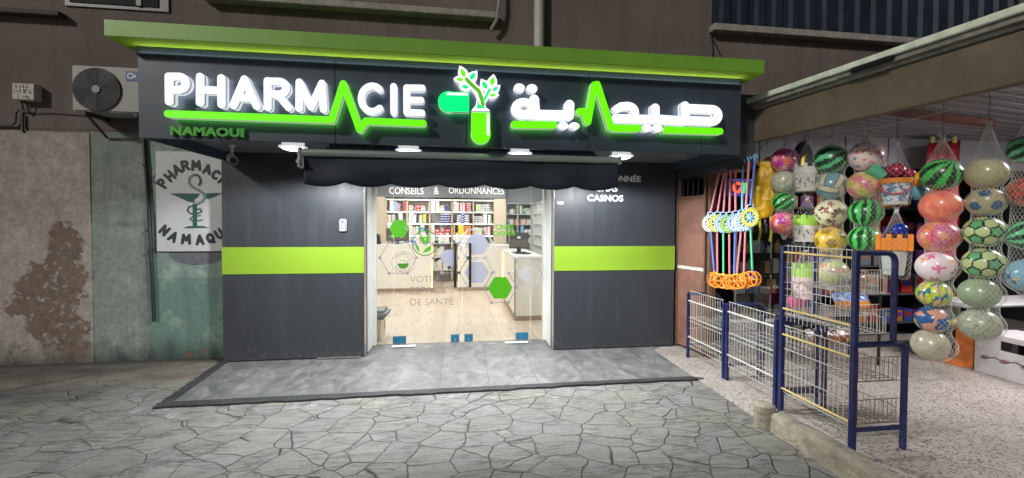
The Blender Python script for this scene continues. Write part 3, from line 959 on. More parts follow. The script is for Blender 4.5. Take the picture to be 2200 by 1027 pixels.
P_ = lambda pts: [pz(*u2(u, v)) for u, v in pts]
snake = P_([(852, 222), (846, 232), (852, 215), (848, 200), (838, 190), (820, 190), (804, 203), (802, 222), (815, 240), (840, 252), (862, 266), (870, 285), (860, 302), (840, 312)])
coil = P_([(832, 318), (802, 325), (795, 340), (808, 354), (840, 354), (856, 345), (850, 334), (822, 336)])
foot = P_([(852, 362), (818, 366), (806, 376), (815, 384), (846, 384), (860, 380)])
prs = [('p', P_([(722, 268), (848, 269), (838, 284), (822, 296), (830, 308), (798, 302), (768, 288)]), 0.0015), ('p', P_([(872, 268), (943, 266), (905, 284), (880, 292)]), 0.0015),
       ('p', P_([(818, 312), (836, 312), (836, 405), (818, 405)]), 0.001), ('p', P_([(775, 416), (800, 407), (860, 406), (886, 414)]), 0.001)]
prs += stroke(snake, 0.013) + stroke(coil, 0.009) + stroke(foot, 0.007)
flat_shape('painted_bowl', prs, YB, 0.0015, M_DGR, sb, step=0.004)
flat_shape('snake_highlight', stroke(snake[5:], 0.0045), YB - 0.001, 0.0008, mat('grey_paint', (0.36, 0.38, 0.38), 0.6), sb, step=0.002)
# traces of an older painted sign on the wall round the board
prs = [('e', -3.04, 1.235, 0.30, 0.13)]
flat_shape('old_sign_trace', prs, YW - 0.0105, 0.002, mat('faded_grey_paint', (0.12, 0.13, 0.145), 0.8, var=0.3, scale=12), sb)
flat_shape('old_letter_trace', stroke(P_([(656, 190), (640, 200), (638, 215), (652, 222), (670, 215)]), 0.014) + [('e', *pz(*u2(657, 135)), 0.022, 0.02)], YW - 0.0105, 0.002, MATS['faded_grey_paint'], sb, step=0.005)

# unseen bench added beyond the left edge, its planks shade the ground
sbn = thing('added_shadow_bench', 'plain wooden bench added beyond the left edge to shade the ground', 'bench', (-5.6, 3.7, 0))
M_BW = mat('weathered_wood', (0.16, 0.10, 0.06), 0.8, var=0.3, scale=9)
MB().box(-7.2, -3.97, 3.52, 3.85, 0.42, 0.46).build('seat', M_BW, sbn, bevel=0.004)
MB().box(-7.2, -4.55, 3.87, 3.91, 0.68, 0.92).build('backrest', M_BW, sbn, bevel=0.004)
for x in (-7.0, -4.8):
    MB().box(x, x + 0.06, 3.54, 3.83, 0.0, 0.419).build('leg', M_BW, sbn)
    MB().box(x, x + 0.06, 3.915, 3.96, 0.0, 0.9).build('back_post', M_BW, sbn)

# ================================================================== PHARMACY SHOPFRONT
M_PANEL = cladding_mat('charcoal_panel', (0.031, 0.035, 0.042))
M_FASC = mat('charcoal_sign_panel', (0.050, 0.066, 0.092), 0.36, 0.1, var=0.08, scale=2)
M_LIME = mat('lime_panel', (0.215, 0.36, 0.026), 0.36, var=0.03, scale=2)
M_LIMED = mat('lime_canopy_panel', (0.18, 0.39, 0.04), 0.45, var=0.07, scale=3)
M_SOF = mat('grey_soffit', (0.12, 0.13, 0.14), 0.5, var=0.08, scale=2)
M_CHROME = mat('brushed_steel', (0.55, 0.54, 0.52), 0.3, 0.9, var=0.08, scale=30)
shop = thing('pharmacy_shopfront', 'charcoal pharmacy shopfront with lime bands and a projecting sign box', 'shopfront', (0, YP, 0))
for x0, x1 in ((XL, -1.10), (1.19, XR)):
    p = MB().box(x0, x1, YP, YW + 0.05, 0.03, 2.398).build('wall_panel', M_PANEL, shop, bevel=0.003)
    MB().box(x0 - 0.001, x1 + 0.001, YP - 0.006, YP + 0.001, 1.02, 1.327).build('lime_band', M_LIME, p, bevel=0.001)
# fascia as cassettes with fine joints
xs_ = [-2.61] + [at(q, 220, Y=YF).x for q in (720, 1002, 1266, 1508)] + [2.78]
for i in range(5):
    MB().box(xs_[i] + 0.002, xs_[i + 1] - 0.002, YF, YF + 0.025, 2.30, 3.05).build('fascia_panel', M_FASC, shop, bevel=0.002)
MB().box(-2.60, 2.77, YF + 0.027, YF + 0.06, 2.33, 3.04).build('fascia_backing', M_BLK, shop)
for x0, x1 in ((-2.61, -2.585), (2.755, 2.78)):
    MB().box(x0, x1, YF + 0.026, YW - 0.01, 2.30, 3.05).build('fascia_return', M_FASC, shop)
MB().box(-2.584, 2.754, YF + 0.061, YP + 0.2, 2.40, 2.42).build('soffit', M_SOF, shop)
MB().box(-2.73, 2.90, 3.60, YW, 3.052, 3.178).build('canopy_ledge', M_LIMED, shop, bevel=0.003)
MB().box(-2.725, 2.895, 3.604, YF + 0.06, 3.0495, 3.0515).build('ledge_underside', mat('lime_panel_lit_tone', (0.30, 0.47, 0.035), 0.8, spec=0.1), shop)  # lit look put into the colour: brighter lime than the ledge itself
ub = MB().box(-2.60, 2.77, YF - 0.024, YF - 0.003, 2.972, 2.984)  # assumed LED strip, added to light the ledge underside
assumed_uplight = ub.build('assumed_uplight_strip', [M_FASC, mat('assumed_uplight_led', (0.9, 0.9, 0.9), 0.4, emit=7.5, ecol=(0.88, 0.95, 1.0))], shop)
for p in assumed_uplight.data.polygons: p.material_index = 1 if p.normal.z > 0.9 else 0
MB().box(2.84, 3.17, 4.05, 5.2, 2.2, 3.0).build('side_box', mat('dark_side_panel', (0.035, 0.042, 0.05), 0.5), shop, bevel=0.003)
# reveal strips of the doorway
M_WFR = mat('white_aluminium', (0.62, 0.62, 0.60), 0.4, var=0.05, scale=10)
for s, xj in ((1, -1.10), (-1, 1.19)):
    def rv(a, c, y0, y1, m, nm, z1=2.31):
        xa, xb = sorted((xj + s * a, xj + s * c))
        MB().box(xa, xb, y0, y1, 0.03, z1).build(nm, m, shop)
    rv(-0.004, 0.004, YP + 0.004, YP + 0.09, M_CHROME, 'steel_trim')
    rv(-0.02, 0.002, YP + 0.10, YP + 0.16, M_BLK, 'shutter_slot')
    rv(-0.02, 0.012, YP + 0.17, YD - 0.03, M_WFR, 'door_frame')
    rv(-0.02, 0.05, YD - 0.028, YD + 0.05, M_WFR, 'door_frame')
MB().box(-1.08, 1.17, YD - 0.02, YD + 0.05, 2.18, 2.315).build('door_head', M_WFR, shop)
# shell of the room behind the glass
M_IWALL = mat('white_wall_paint', (0.70, 0.70, 0.69), 0.7)
M_IGREY = mat('blue_grey_wall_paint', (0.50, 0.53, 0.56), 0.7)
sh = MB().box(-2.62, -2.52, 5.3, 12.2, 0, 2.9).build('side_wall', M_IWALL, shop)
MB().box(2.50, 2.62, 5.3, 12.2, 0, 2.9).build('side_wall', M_IGREY, shop)
MB().box(-2.52, 2.50, 12.0, 12.2, 0, 2.9).build('back_wall', M_IGREY, shop)
MB().box(-2.62, 2.62, 5.28, 12.2, 2.84, 2.9).build('ceiling', M_IWALL, shop)
for x0, x1 in ((-2.62, -1.12), (1.21, 2.62)):
    MB().box(x0, x1, YW + 0.07, YW + 0.12, 0.02, 2.84).build('inner_wall', M_IWALL, shop)
MB().box(-1.12, 1.21, YW + 0.06, YW + 0.10, 2.33, 2.84).build('inner_wall', M_IWALL, shop)
MB().box(-2.52, 1.28, 11.27, 11.33, 2.31, 2.84).build('shelf_header', mat('grey_header', (0.17, 0.175, 0.185), 0.5), shop)
# white letters on the right panel
M_WL = mat('white_letter', (0.9, 0.91, 0.92), 0.5)
for body, x0, y0, x1, y1 in (('CONVENTIONNÉE', 1223, 375, 1377, 391), ('CNAS', 1280, 398, 1327, 412), ('CASNOS', 1262, 418, 1339, 433)):
    a, c = at(x0, y0, Y=YP - 0.01), at(x1, y1, Y=YP - 0.01)
    zt = a.z + (0.02 if 'É' in body else 0)
    text_fit('panel_lettering', body, a.x, c.x, min(a.z, c.z), zt, YP - 0.012, 0.012, M_WL, shop, bold=0.022, spacing=1.02)
for body, x0, x1 in (('CONSEILS', 836, 910), ('&', 932, 943), ('ORDONNANCES', 964, 1083)):
    a, c = at(x0, 402, Y=11.25), at(x1, 417.5, Y=11.25)
    text_fit('header_lettering', body, a.x, c.x, c.z, a.z, 11.25, 0.02, mat('lit_white_letter', (0.85, 0.85, 0.84), 0.4, emit=0.5), shop, bold=0.0)
# small things on the panels
ib = thing('intercom', 'small silver key box on the dark panel left of the glass doors', 'intercom', (-1.35, YP, 1.47))
a, c = at(728, 470, Y=YP - 0.02), at(745, 498, Y=YP - 0.02)
MB().box(a.x, c.x, YP - 0.03, YP - 0.001, c.z, a.z).build('case', mat('silver_plastic', (0.42, 0.43, 0.44), 0.35, 0.5), ib, bevel=0.012)
MB().box(a.x + 0.012, c.x - 0.012, YP - 0.034, YP - 0.0305, c.z + 0.015, c.z + 0.022).build('slot', mat('slot_white', (0.7, 0.7, 0.7), 0.4), ib)
disc(((a.x + c.x) / 2, a.z - 0.035), 0.009, YP - 0.035, YP - 0.0305, 16).build('keyhole', M_BLK, ib)
a, c = at(1198, 433, Y=YP), at(1210, 439, Y=YP)
box_thing('wall_sticker', 'tiny white sticker on the dark panel right of the glass doors', 'sticker', a.x, c.x, YP - 0.004, YP - 0.001, c.z, a.z, mat('sticker_white', (0.6, 0.6, 0.62), 0.5), 0)
# mortar crumbs and a strip of trim lying at the foot of the panels
box_thing('trim_strip', 'thin steel trim strip lying on the tiles at the foot of the left panel', 'trim strip', -1.62, -1.13, YP - 0.03, YP - 0.012, 0.03, 0.042, M_CHROME, 0.002)

# security camera
sc = thing('security_camera', 'white bullet security camera under the sign box left of the awning', 'security camera', at(498, 330, Y=4.55))
o = ORG[sc.name]; M_SEC = mat('security_white', (0.66, 0.66, 0.65), 0.35)
zt = 2.40 - o.z
mb = MB(); mb.lathe([(0.032, zt - 0.02), (0.032, zt)], (o.x, o.y, o.z), 16); mb.tube([(o.x, o.y, o.z + zt - 0.02), (o.x, o.y, o.z - 0.02)], 0.012, 8)
mb.build('mount', M_SEC, sc, smooth=True)
d = Vector((0.5, -0.75, -0.28)).normalized()
q = o + Vector((-0.02, 0.02, -0.035))
cb = MB().tube([q, q + d * 0.16], 0.042, 16).build('camera_body', M_SEC, sc, smooth=True)
MB().tube([q + d * 0.156, q + d * 0.164], 0.032, 16).build('lens', mat('lens_black', (0.02, 0.02, 0.025), 0.1), cb)
MB().tube([q + d * 0.07, q + d * 0.195], 0.046, 16, caps=False).build('sun_shield', M_SEC, cb, smooth=True)

# canopy lamps
M_LAMPB = mat('lamp_body_white', (0.8, 0.8, 0.8), 0.4, emit=0.5, ecol=(0.93, 0.97, 1.0))
M_LAMPD = mat('lamp_diffuser', (0.9, 0.9, 0.9), 0.4, emit=9.0, ecol=(0.93, 0.97, 1.0))
lamp_names = ['leftmost round white spotlight under the sign box, next to the awning end bracket', 'round white spotlight under the sign box, second from the left',
              'round white spotlight under the sign box, third from the left', 'rightmost round white spotlight under the sign box, by the right awning end']
LY = 4.04
for i, px in enumerate((630, 878, 1117, 1335)):
    x = at(px, 320, Y=LY).x
    t = thing('canopy_spotlight', lamp_names[i], 'spotlight', (x, LY, 2.40), 'spotlights under the sign box')
    MB().lathe([(0.094, 2.312), (0.096, 2.40)], (x, LY, 0), 28).build('lamp_body', M_LAMPB, t, smooth=True)
    MB().lathe([(0.096, 2.296), (0.122, 2.300), (0.122, 2.309), (0.094, 2.311)], (x, LY, 0), 28).build('lamp_ring', M_LAMPB, t, smooth=True)
    MB().lathe([(0.0, 2.272), (0.05, 2.275), (0.088, 2.286), (0.095, 2.296)], (x, LY, 0), 28).build('diffuser', M_LAMPD, t, smooth=True)
    ld = bpy.data.lights.new('spot_beam', 'SPOT'); ld.energy = 225; ld.spot_size = R(168); ld.spot_blend = 0.25; ld.shadow_soft_size = 0.06; ld.color = (0.95, 0.98, 1.0)
    lo = bpy.data.objects.new('spot_beam', ld); COL.objects.link(lo); lo.parent = t; lo.location = (0, 0, -0.14)

# awning
AY = 3.84
aw = thing('rolled_awning', 'rolled up awning with dark navy scalloped valance above the glass doors', 'awning', (0, AY, 2.318))
M_AWN = mat('navy_awning_cloth', (0.011, 0.019, 0.031), 0.75, var=0.2, scale=4, bump=0.15, bscale=160)
xa, xb = at(650, 340, Y=AY).x, at(1330, 345, Y=AY).x
MB().tube([(xa, AY, 2.228), (xb, AY, 2.228)], 0.034, 20).build('front_bar', mat('grey_aluminium', (0.30, 0.345, 0.33), 0.35, 0.3), aw, smooth=True)
MB().box(xa + 0.05, xb - 0.05, 4.30, 4.46, 2.24, 2.395).build('cloth_roll', M_AWN, aw, bevel=0.03)
for s, x in ((1, xa + 0.04), (-1, xb - 0.04)):
    ARM = MB(); ARM.tube([(x, AY + 0.02, 2.23), (x + s * 1.5, 4.28, 2.22), (x + s * 0.2, 4.6, 2.25)], 0.02, 8).build('folding_arm', MATS['grey_aluminium'], aw)

n = 140
vs, fs = [], []
for i in range(n + 1):
    f = i / n
    x = xa + 0.012 + (xb - xa - 0.024) * f
    sc_ = abs(math.sin(PI * f * 7 + 0.35 + 0.25 * math.sin(5 * f))) ** 0.8
    zb = 1.968 - 0.038 * sc_
    for k in range(7):
        t = k / 6
        y = AY + 0.004 + 0.024 * t * math.sin(f * 23 + 2.1 * math.sin(f * 7)) + 0.022 * math.sin(f * 9 + 5 * t) * math.sin(PI * t)
        vs.append((x, y, 2.21 + (zb - 2.21) * t))
for i in range(n):
    for k in range(6):
        a = i * 7 + k
        fs.append((a, a + 1, a + 8, a + 7))
va = MB().add(vs, fs).build('valance', M_AWN, aw, smooth=True)
md = va.modifiers.new('cloth', 'SOLIDIFY'); md.thickness = 0.003
br = mat('clear_grey_plastic', (0.35, 0.37, 0.38), 0.3)
for s, x in ((-1, xa), (1, xb)):
    if s < 0:
        MB().box(x - 0.035, x - 0.002, AY - 0.03, AY + 0.04, 2.09, 2.27).build('end_bracket', br, aw, bevel=0.008)
        MB().lathe([(0.016, 0), (0.016, 0.03)], (0, 0, 0), 14, Matrix.Translation((x - 0.02, AY - 0.03, 2.14)) @ Matrix.Rotation(PI / 2, 4, 'X')).build('crank_eye', M_CHROME, aw)
    else:
        MB().box(x + 0.002, x + 0.02, AY - 0.03, AY + 0.04, 2.19, 2.27).build('end_bracket', br, aw, bevel=0.006)

# ================================================================== ILLUMINATED SIGNS
W_ON, G_ON = 1.0, 1.0
def emis(name, col, s):
    return mat(name, [c * 0.6 for c in col], 0.35, emit=s, ecol=col)
M_W = emis('lit_white_face', (0.93, 0.95, 1.0), W_ON)
M_WR = emis('lit_white_return', (0.90, 0.94, 1.0), 0.62)
M_WH = emis('white_halo_back', (0.85, 0.92, 1.0), 3.0)
M_G = emis('lit_green_face', (0.135, 0.86, 0.003), 1.02)
M_GR = emis('lit_green_return', (0.55, 0.8, 0.45), 0.5)
M_GH = emis('green_halo_back', (0.15, 1.0, 0.08), 3.6)
M_T = emis('lit_teal_face', (0.0, 0.83, 0.21), 1.0)
M_TH = emis('teal_halo_back', (0.05, 1.0, 0.3), 3.2)
M_GAP = mat('letter_gap', (0.012, 0.013, 0.016), 0.6)
YS = 3.655
def z2(u, v):
    q = at(330 + u / 3.492, 100 + v / 3.492, Y=YS); return q.x, q.z
def z3(u, v):
    q = at(900 + u / 2.895, 100 + v / 2.895, Y=YS); return q.x, q.z
UM2 = abs(z2(600, 300)[0] - z2(500, 300)[0]) / 100
UM3 = abs(z3(1000, 300)[0] - z3(900, 300)[0]) / 100
def built_up(name, prims, parent, face, ret, halo, cut=(), step=0.006):
    """a built-up letter: lit face, shadow gap, lit return tray, halo behind"""
    lp = outline(prims, cut, step)
    y = YS
    o = place_mesh(curve_mesh(lp, 0.022, 0.003), name, Matrix.Translation((0, y + 0.011, 0)) @ FACE, [face], parent)
    # sides of the face are dimmer than its front
    o.data.materials.append(ret)
    for p in o.data.polygons: p.material_index = 0 if p.normal.y < -0.5 else 1
    shrink = lambda p: (p[0], *p[1:-1], p[-1] * 0.90) if p[0] == 's' else ((p[0], p[1], p[2], p[3] * 0.93, p[4] * 0.93) if p[0] == 'e' else p)
    place_mesh(curve_mesh(outline([shrink(p) for p in prims], cut, step * 1.5), 0.013), 'shadow_gap', Matrix.Translation((0, y + 0.0285, 0)) @ FACE, [M_GAP], o)
    t = place_mesh(curve_mesh(lp, 0.030, 0.002), 'return_tray', Matrix.Translation((0, y + 0.050, 0)) @ FACE, [ret], o)
    t.data.materials.append(halo)
    for p in t.data.polygons: p.material_index = 1 if p.normal.y > 0.9 else 0
    return o
def S2(pts, r): return stroke([z2(*p) for p in pts], r * UM2)
def S3(pts, r): return stroke([z3(*p) for p in pts], r * UM3)

ls = thing('latin_sign', 'lit white rounded PHARMACIE letters with a lime heartbeat line', 'sign', (-1.2, YF, 2.4))
def arc(cx, cy, rx, ry, a0, a1, n=14):
    return [(cx + rx * math.cos(R(a)), cy + ry * math.sin(R(a))) for a in np.linspace(a0, a1, n)]
LET = [
    [[(111, 222), (113, 412)], [(111, 222), (190, 223)] + arc(190, 272, 48, 49, -85, 85, 9) + [(190, 325), (113, 325)]],
    [[(346, 224), (345, 420)], [(506, 234), (506, 434)], [(346, 322), (506, 328)]],
    [[(680, 243), (596, 440)], [(680, 243), (772, 448)], [(640, 382), (735, 385)]],
    [[(853, 256), (853, 454)], [(853, 258), (945, 260)] + arc(945, 308, 48, 47, -85, 85, 9) + [(945, 356), (853, 356)], [(930, 360), (1010, 456)]],
    [[(1092, 266), (1090, 462)], [(1092, 266), (1180, 452), (1262, 275)], [(1262, 275), (1273, 470)]],
    [arc(1640, 390, 83, 96, -48, -312, 26)],
    [[(1800, 298), (1801, 494)]],
    [[(1898, 308), (1898, 492)], [(1898, 308), (2016, 310)], [(1898, 400), (2006, 401)], [(1898, 492), (2012, 496)]],
]
for k, ch in enumerate(LET):
    pr = []
    for s in ch: pr += S2(s, 29.5 if k < 5 else 28)
    built_up('letter', pr, ls, M_W, M_WR, M_WH)
built_up('heartbeat_line', S2([(105, 503), (1335, 550), (1422, 278), (1545, 622), (1592, 558), (2022, 575)], 29), ls, M_G, M_GR, M_GH)

ars = thing('arabic_sign', 'lit white Arabic pharmacy lettering with a lime heartbeat line', 'sign', (1.2, YF, 2.4))
pr = S3(arc(652, 385, 47, 36, 0, 360, 20), 29) + S3([(718, 330), (722, 395), (690, 418)], 30) + S3([(700, 418), (745, 424), (935, 428), (938, 362)], 30)
built_up('letter', pr, ars, M_W, M_WR, M_WH, cut=[('e', *z3(655, 382), 20 * UM3, 11 * UM3)])
for c in ((626, 256), (704, 260)):
    built_up('dot', [('e', *z3(*c), 33 * UM3, 26 * UM3)], ars, M_W, M_WR, M_WH)
for c in ((898, 492), (968, 494)):
    built_up('dot', [('e', *z3(*c), 32 * UM3, 23 * UM3)], ars, M_W, M_WR, M_WH)
pr = S3([(1232, 388), (1258, 372), (1300, 368)] + arc(1305, 412, 42, 42, -80, 60, 8) + [(1318, 444)], 25) + S3([(1228, 446), (1478, 452)], 26) + S3([(1472, 382), (1472, 450), (1655, 462)], 28)
pr += S3([(1657, 368), (1660, 455)], 28) + S3([(1660, 458), (1822, 464)] + arc(1825, 428, 40, 38, 85, -85, 9) + [(1825, 390), (1690, 384)], 27)
built_up('letter', pr, ars, M_W, M_WR, M_WH)
for c in ((1418, 507), (1486, 509)):
    built_up('dot', [('e', *z3(*c), 33 * UM3, 23 * UM3)], ars, M_W, M_WR, M_WH)
built_up('underline', S3([(595, 484), (838, 487)], 22) + [('p', [z3(*q) for q in ((800, 464), (862, 466), (846, 487), (856, 509), (800, 509))], 0)], ars, M_G, M_GR, M_GH)
built_up('heartbeat_line', S3([(1000, 405), (1026, 404), (1052, 466), (1092, 240), (1110, 236), (1196, 500), (1212, 507), (1368, 508)], 22), ars, M_G, M_GR, M_GH)
built_up('underline', S3([(1540, 517), (1876, 527)], 21) + [('p', [z3(*q) for q in ((1560, 497), (1530, 495), (1514, 538), (1560, 540))], 0)], ars, M_G, M_GR, M_GH)

em = thing('capsule_emblem', 'lit green capsule emblem with a leafy branch between the two sign words', 'emblem', (0.1, YF, 2.4))
def poly3(pts, r=0.0): return ('p', [z3(*q) for q in pts], r)
built_up('capsule_half', [poly3([(185, 281), (313, 283), (313, 408), (185, 404)]), ('e', *z3(186, 343), 62 * UM3, 62 * UM3)], em, M_T, M_GR, M_TH)
built_up('capsule_half', [poly3([(326, 408), (444, 410), (444, 545), (326, 543)]), ('e', *z3(385, 542), 59 * UM3, 59 * UM3)], em, M_G, M_GR, M_GH)
flat_shape('highlight', S3([(178, 294), (298, 297)], 7), YS - 0.003, 0.003, M_W, em, step=0.003)
flat_shape('highlight', S3([(430, 425), (430, 545)], 8), YS - 0.003, 0.003, M_W, em, step=0.003)
leaves = [((290, 200), (258, 128), 20), ((312, 212), (356, 158), 20), ((285, 210), (226, 200), 16), ((318, 258), (258, 244), 16), ((428, 272), (392, 210), 20), ((450, 252), (464, 182), 20), ((452, 282), (498, 246), 15), ((432, 305), (488, 300), 13)]
def leaf(a, c, w, grow=0.0):
    a, c = Vector(a), Vector(c)
    d = (c - a); n_ = Vector((-d.y, d.x)).normalized(); dn = d.normalized()
    a, c = a - dn * grow, c + dn * grow
    d = c - a
    out = []
    for t in np.linspace(0, 1, 8): out.append(tuple(a + d * t + n_ * (w + grow) * math.sin(PI * t ** 0.85)))
    for t in np.linspace(1, 0, 8)[1:-1]: out.append(tuple(a + d * t - n_ * (w + grow) * math.sin(PI * t ** 0.85)))
    return out
trunk = [(300, 205), (330, 238), (365, 272), (388, 318), (392, 372)]
branch = [(388, 350), (418, 312), (440, 262)]
pr = [poly3(leaf(*l, grow=9), 0.004) for l in leaves] + S3(trunk, 22) + S3(branch, 16) + [poly3([(352, 372), (412, 376), (440, 398), (330, 396)], 0.004), poly3([(362, 330), (400, 330), (410, 385), (352, 385)], 0.004)]
built_up('branch_outline', pr, em, M_W, M_WR, M_WH)
for k, l in enumerate(leaves):
    a, c, w = l
    s = lambda p, q, t: (p[0] + (q[0] - p[0]) * t, p[1] + (q[1] - p[1]) * t)
    flat_shape('leaf', [poly3(leaf(s(a, c, 0.14), s(a, c, 0.90), w * 0.72))], YS - 0.004, 0.004, (M_G if k in (0, 2, 5, 7) else M_T), em, step=0.003)
flat_shape('stem', S3([(296, 204), (330, 240), (372, 276), (392, 330), (398, 360)], 11), YS - 0.004, 0.004, emis('lit_olive_face', (0.10, 0.45, 0.01), 0.9), em, step=0.003)
flat_shape('stem', S3([(440, 268), (414, 318), (404, 332)], 7), YS - 0.004, 0.004, M_T, em, step=0.003)
flat_shape('stem', [poly3([(366, 335), (372, 360), (412, 382), (362, 384)], 0.002)], YS - 0.004, 0.004, M_T, em, step=0.003)

# small unlit name under the sign
nm = thing('name_sign', 'small dull green unlit raised name letters on the fascia under the white word', 'sign', (-2.1, YF, 2.35))
a, c = at(365, 269, Y=YF - 0.03), at(523, 295, Y=YF - 0.03)
zz = [at(365, 270, Y=YF - 0.03).z, at(365, 290, Y=YF - 0.03).z]
text_fit('name_lettering', 'NAMAOUI', a.x, c.x, zz[1], zz[0], YF - 0.03, 0.028, mat('green_letter', (0.08, 0.42, 0.05), 0.45), nm, bold=0.045, spacing=1.05)

# ================================================================== GLASS DOORS AND THEIR STICKERS
GL = glass_mat('clear_glass', (0.97, 0.985, 0.98), 0.75)
M_EDGE = mat('glass_edge', (0.62, 0.68, 0.65), 0.3)
def gx(px): return at(px, 600, Y=YD).x
M_BLUE = mat('blue_film', (0.012, 0.11, 0.20), 0.4)
M_FG, M_FV, M_FL = film_mat('green_vinyl', (0.085, 0.38, 0.006), 1.0), film_mat('grey_violet_vinyl', (0.36, 0.37, 0.45), 0.8), film_mat('grey_line_vinyl', (0.33, 0.31, 0.34), 0.85)
M_FF, M_FT = film_mat('faint_vinyl', (0.45, 0.44, 0.46), 0.45), film_mat('grey_text_vinyl', (0.30, 0.26, 0.25), 0.8)
M_FGL = film_mat('green_line_vinyl', (0.06, 0.24, 0.02), 1.0)
gd = {}
DZ0, DZ1 = 0.035, 2.18
spans = [('glass_side_panel', -1.05, gx(845), 'narrow fixed glass panel left of the double glass doors', 'glass panel'),
         ('glass_door', gx(845) + 0.004, gx(993) - 0.003, 'left leaf of the frameless glass double door with grey slogan', 'door'),
         ('glass_door', gx(993) + 0.003, gx(1140) - 0.004, 'right leaf of the frameless glass double door with large green hexagon', 'door'),
         ('glass_side_panel', gx(1140), 1.14, 'narrow fixed glass panel right of the double glass doors', 'glass panel')]
LEAF = []
for i, (nm_, x0, x1, lab, cat) in enumerate(spans):
    t = thing(nm_, lab, cat, ((x0 + x1) / 2, YD, DZ0), 'frameless glass panes of the entrance')
    MB().box(x0 + 0.002, x1 - 0.002, YD, YD + 0.010, DZ0, DZ1).build('pane', GL, t)
    MB().box(x0, x0 + 0.0035, YD - 0.001, YD + 0.011, DZ0, DZ1).build('edge', M_EDGE, t)
    LEAF.append(t)
YG = YD - 0.002
def g5(u, v):
    q = at(770 + u / 2.567, 380 + v / 2.567, Y=YG); return q.x, q.z
UM5 = abs(g5(600, 400)[0] - g5(500, 400)[0]) / 100
def hexa(c, r, rot=0): return [(c[0] + r * math.cos(R(60 * k + rot)), c[1] + r * math.sin(R(60 * k + rot))) for k in range(6)]
def leaf_of(x):
    for t, s in zip(LEAF, spans):
        if x < s[2]: return t
    return LEAF[-1]
def sticker(name, prims, m, par, cut=(), step=None, dy=0.0):
    return flat_shape(name, prims, YG - dy - 0.0006, 0.0012, m, par, cut, step=step)
cell = 0
for c, r, m in (((225, 285), 54, M_FG), ((782, 612), 70, M_FG), ((655, 372), 66, M_FV), ((506, 447), 53, M_FV), ((652, 527), 68, M_FV), ((925, 537), 44, M_FF)):
    p = g5(*c)
    sticker('hexagon_sticker', [('p', hexa(p, r * UM5), 0.0)], m, leaf_of(p[0]), step=0.008, dy=0.0003)
def hex_lines(c, r, m, dots=True, skip=(), w=3.0):
    p = g5(*c); par = leaf_of(p[0])
    h = hexa(p, r * UM5)
    pr = []
    for k in range(6):
        if k in skip: continue
        pr += [('s', *h[k], *h[(k + 1) % 6], w * 0.5 * UM5 * 1.3)]
    sticker('line_sticker', pr, m, par, step=0.0035)
    if dots: sticker('dot_sticker', [('e', *q, 8.5 * UM5, 8.5 * UM5) for q in h], m, par, step=0.004, dy=0.0012)
hex_lines((220, 446), 98, M_FL); hex_lines((363, 286), 96, M_FL, skip=(3,)); hex_lines((508, 447), 96, M_FL, skip=(0,))
hex_lines((650, 372), 96, M_FF, False, w=9); hex_lines((652, 527), 96, M_FL); hex_lines((782, 612), 96, M_FL, True, (1,)); hex_lines((925, 537), 92, M_FF, False)
def dtext(body, u0, v0, u1, v1, m, bold, par, name='vinyl_lettering'):
    a, b_ = g5(u0, v0), g5(u1, v1)
    return text_fit(name, body, a[0], b_[0], b_[1], a[1], YG - 0.003, 0.0012, m, par, bold)
dtext('VOTRE', 286, 547, 448, 580, M_FT, -0.012, LEAF[1]); dtext('ESPACE', 287, 607, 482, 642, M_FT, -0.012, LEAF[1]); dtext('DE SANTÉ', 288, 664, 522, 705, M_FT, -0.012, LEAF[1])
dtext('CNAS', 755, 262, 856, 290, M_FG, 0.03, LEAF[2]); dtext('CASNOS', 742, 299, 866, 324, M_FG, 0.035, LEAF[2])
# round mortar logo with ring lettering
cx, cz = g5(248, 473)
ringp = lambda r, w, n=48: [('s', cx + r * math.cos(2 * PI * k / n), cz + r * math.sin(2 * PI * k / n), cx + r * math.cos(2 * PI * (k + 1) / n), cz + r * math.sin(2 * PI * (k + 1) / n), w) for k in range(n)]
sticker('logo_ring', ringp(62 * UM5, 0.0022) + ringp(38 * UM5, 0.0016), M_FT, LEAF[1], step=0.002)
for word, a0, a1, up in (('PHARMACIE', 152, 28, True), ('NAMAOUI', 212, 328, False)):
    for k, ch in enumerate(word):
        a = R(a0 + (a1 - a0) * k / (len(word) - 1))
        me = text_mesh(ch, 0.036, 0.0012, 0.001)
        rot = a - PI / 2 if up else a + PI / 2
        place_mesh(me, 'logo_letter', Matrix.Translation((cx + 50 * UM5 * math.cos(a), YG - 0.003, cz + 50 * UM5 * math.sin(a))) @ FACE @ Matrix.Rotation(rot, 4, 'Z'), M_FT, LEAF[1])
sticker('logo_bowl', [('p', [g5(*q) for q in ((215, 478), (280, 478), (272, 495), (258, 505), (236, 505), (222, 495))], 0.001), ('s', *g5(262, 480), *g5(276, 462), 0.004), ('e', *g5(236, 462), 0.014, 0.006), ('e', *g5(252, 462), 0.008, 0.013)], M_FGL, LEAF[1], step=0.0022)
# round leaf logo
cx, cz = g5(368, 365)
sticker('leaf_ring', ringp(68 * UM5, 0.007), M_FGL, LEAF[1], step=0.003, dy=0.0012)
sticker('leaf_mark', [('p', [g5(*q) for q in ((338, 325), (365, 328), (366, 380), (352, 362))], 0.001), ('p', [g5(*q) for q in ((371, 328), (396, 322), (384, 362), (371, 382))], 0.001),
        ('p', [g5(*q) for q in ((314, 368), (330, 382), (338, 412), (322, 402))], 0.002), ('p', [g5(*q) for q in ((355, 418), (372, 395), (405, 378), (400, 402), (378, 414))], 0.002)], M_FG, LEAF[1], step=0.003, dy=0.0012)
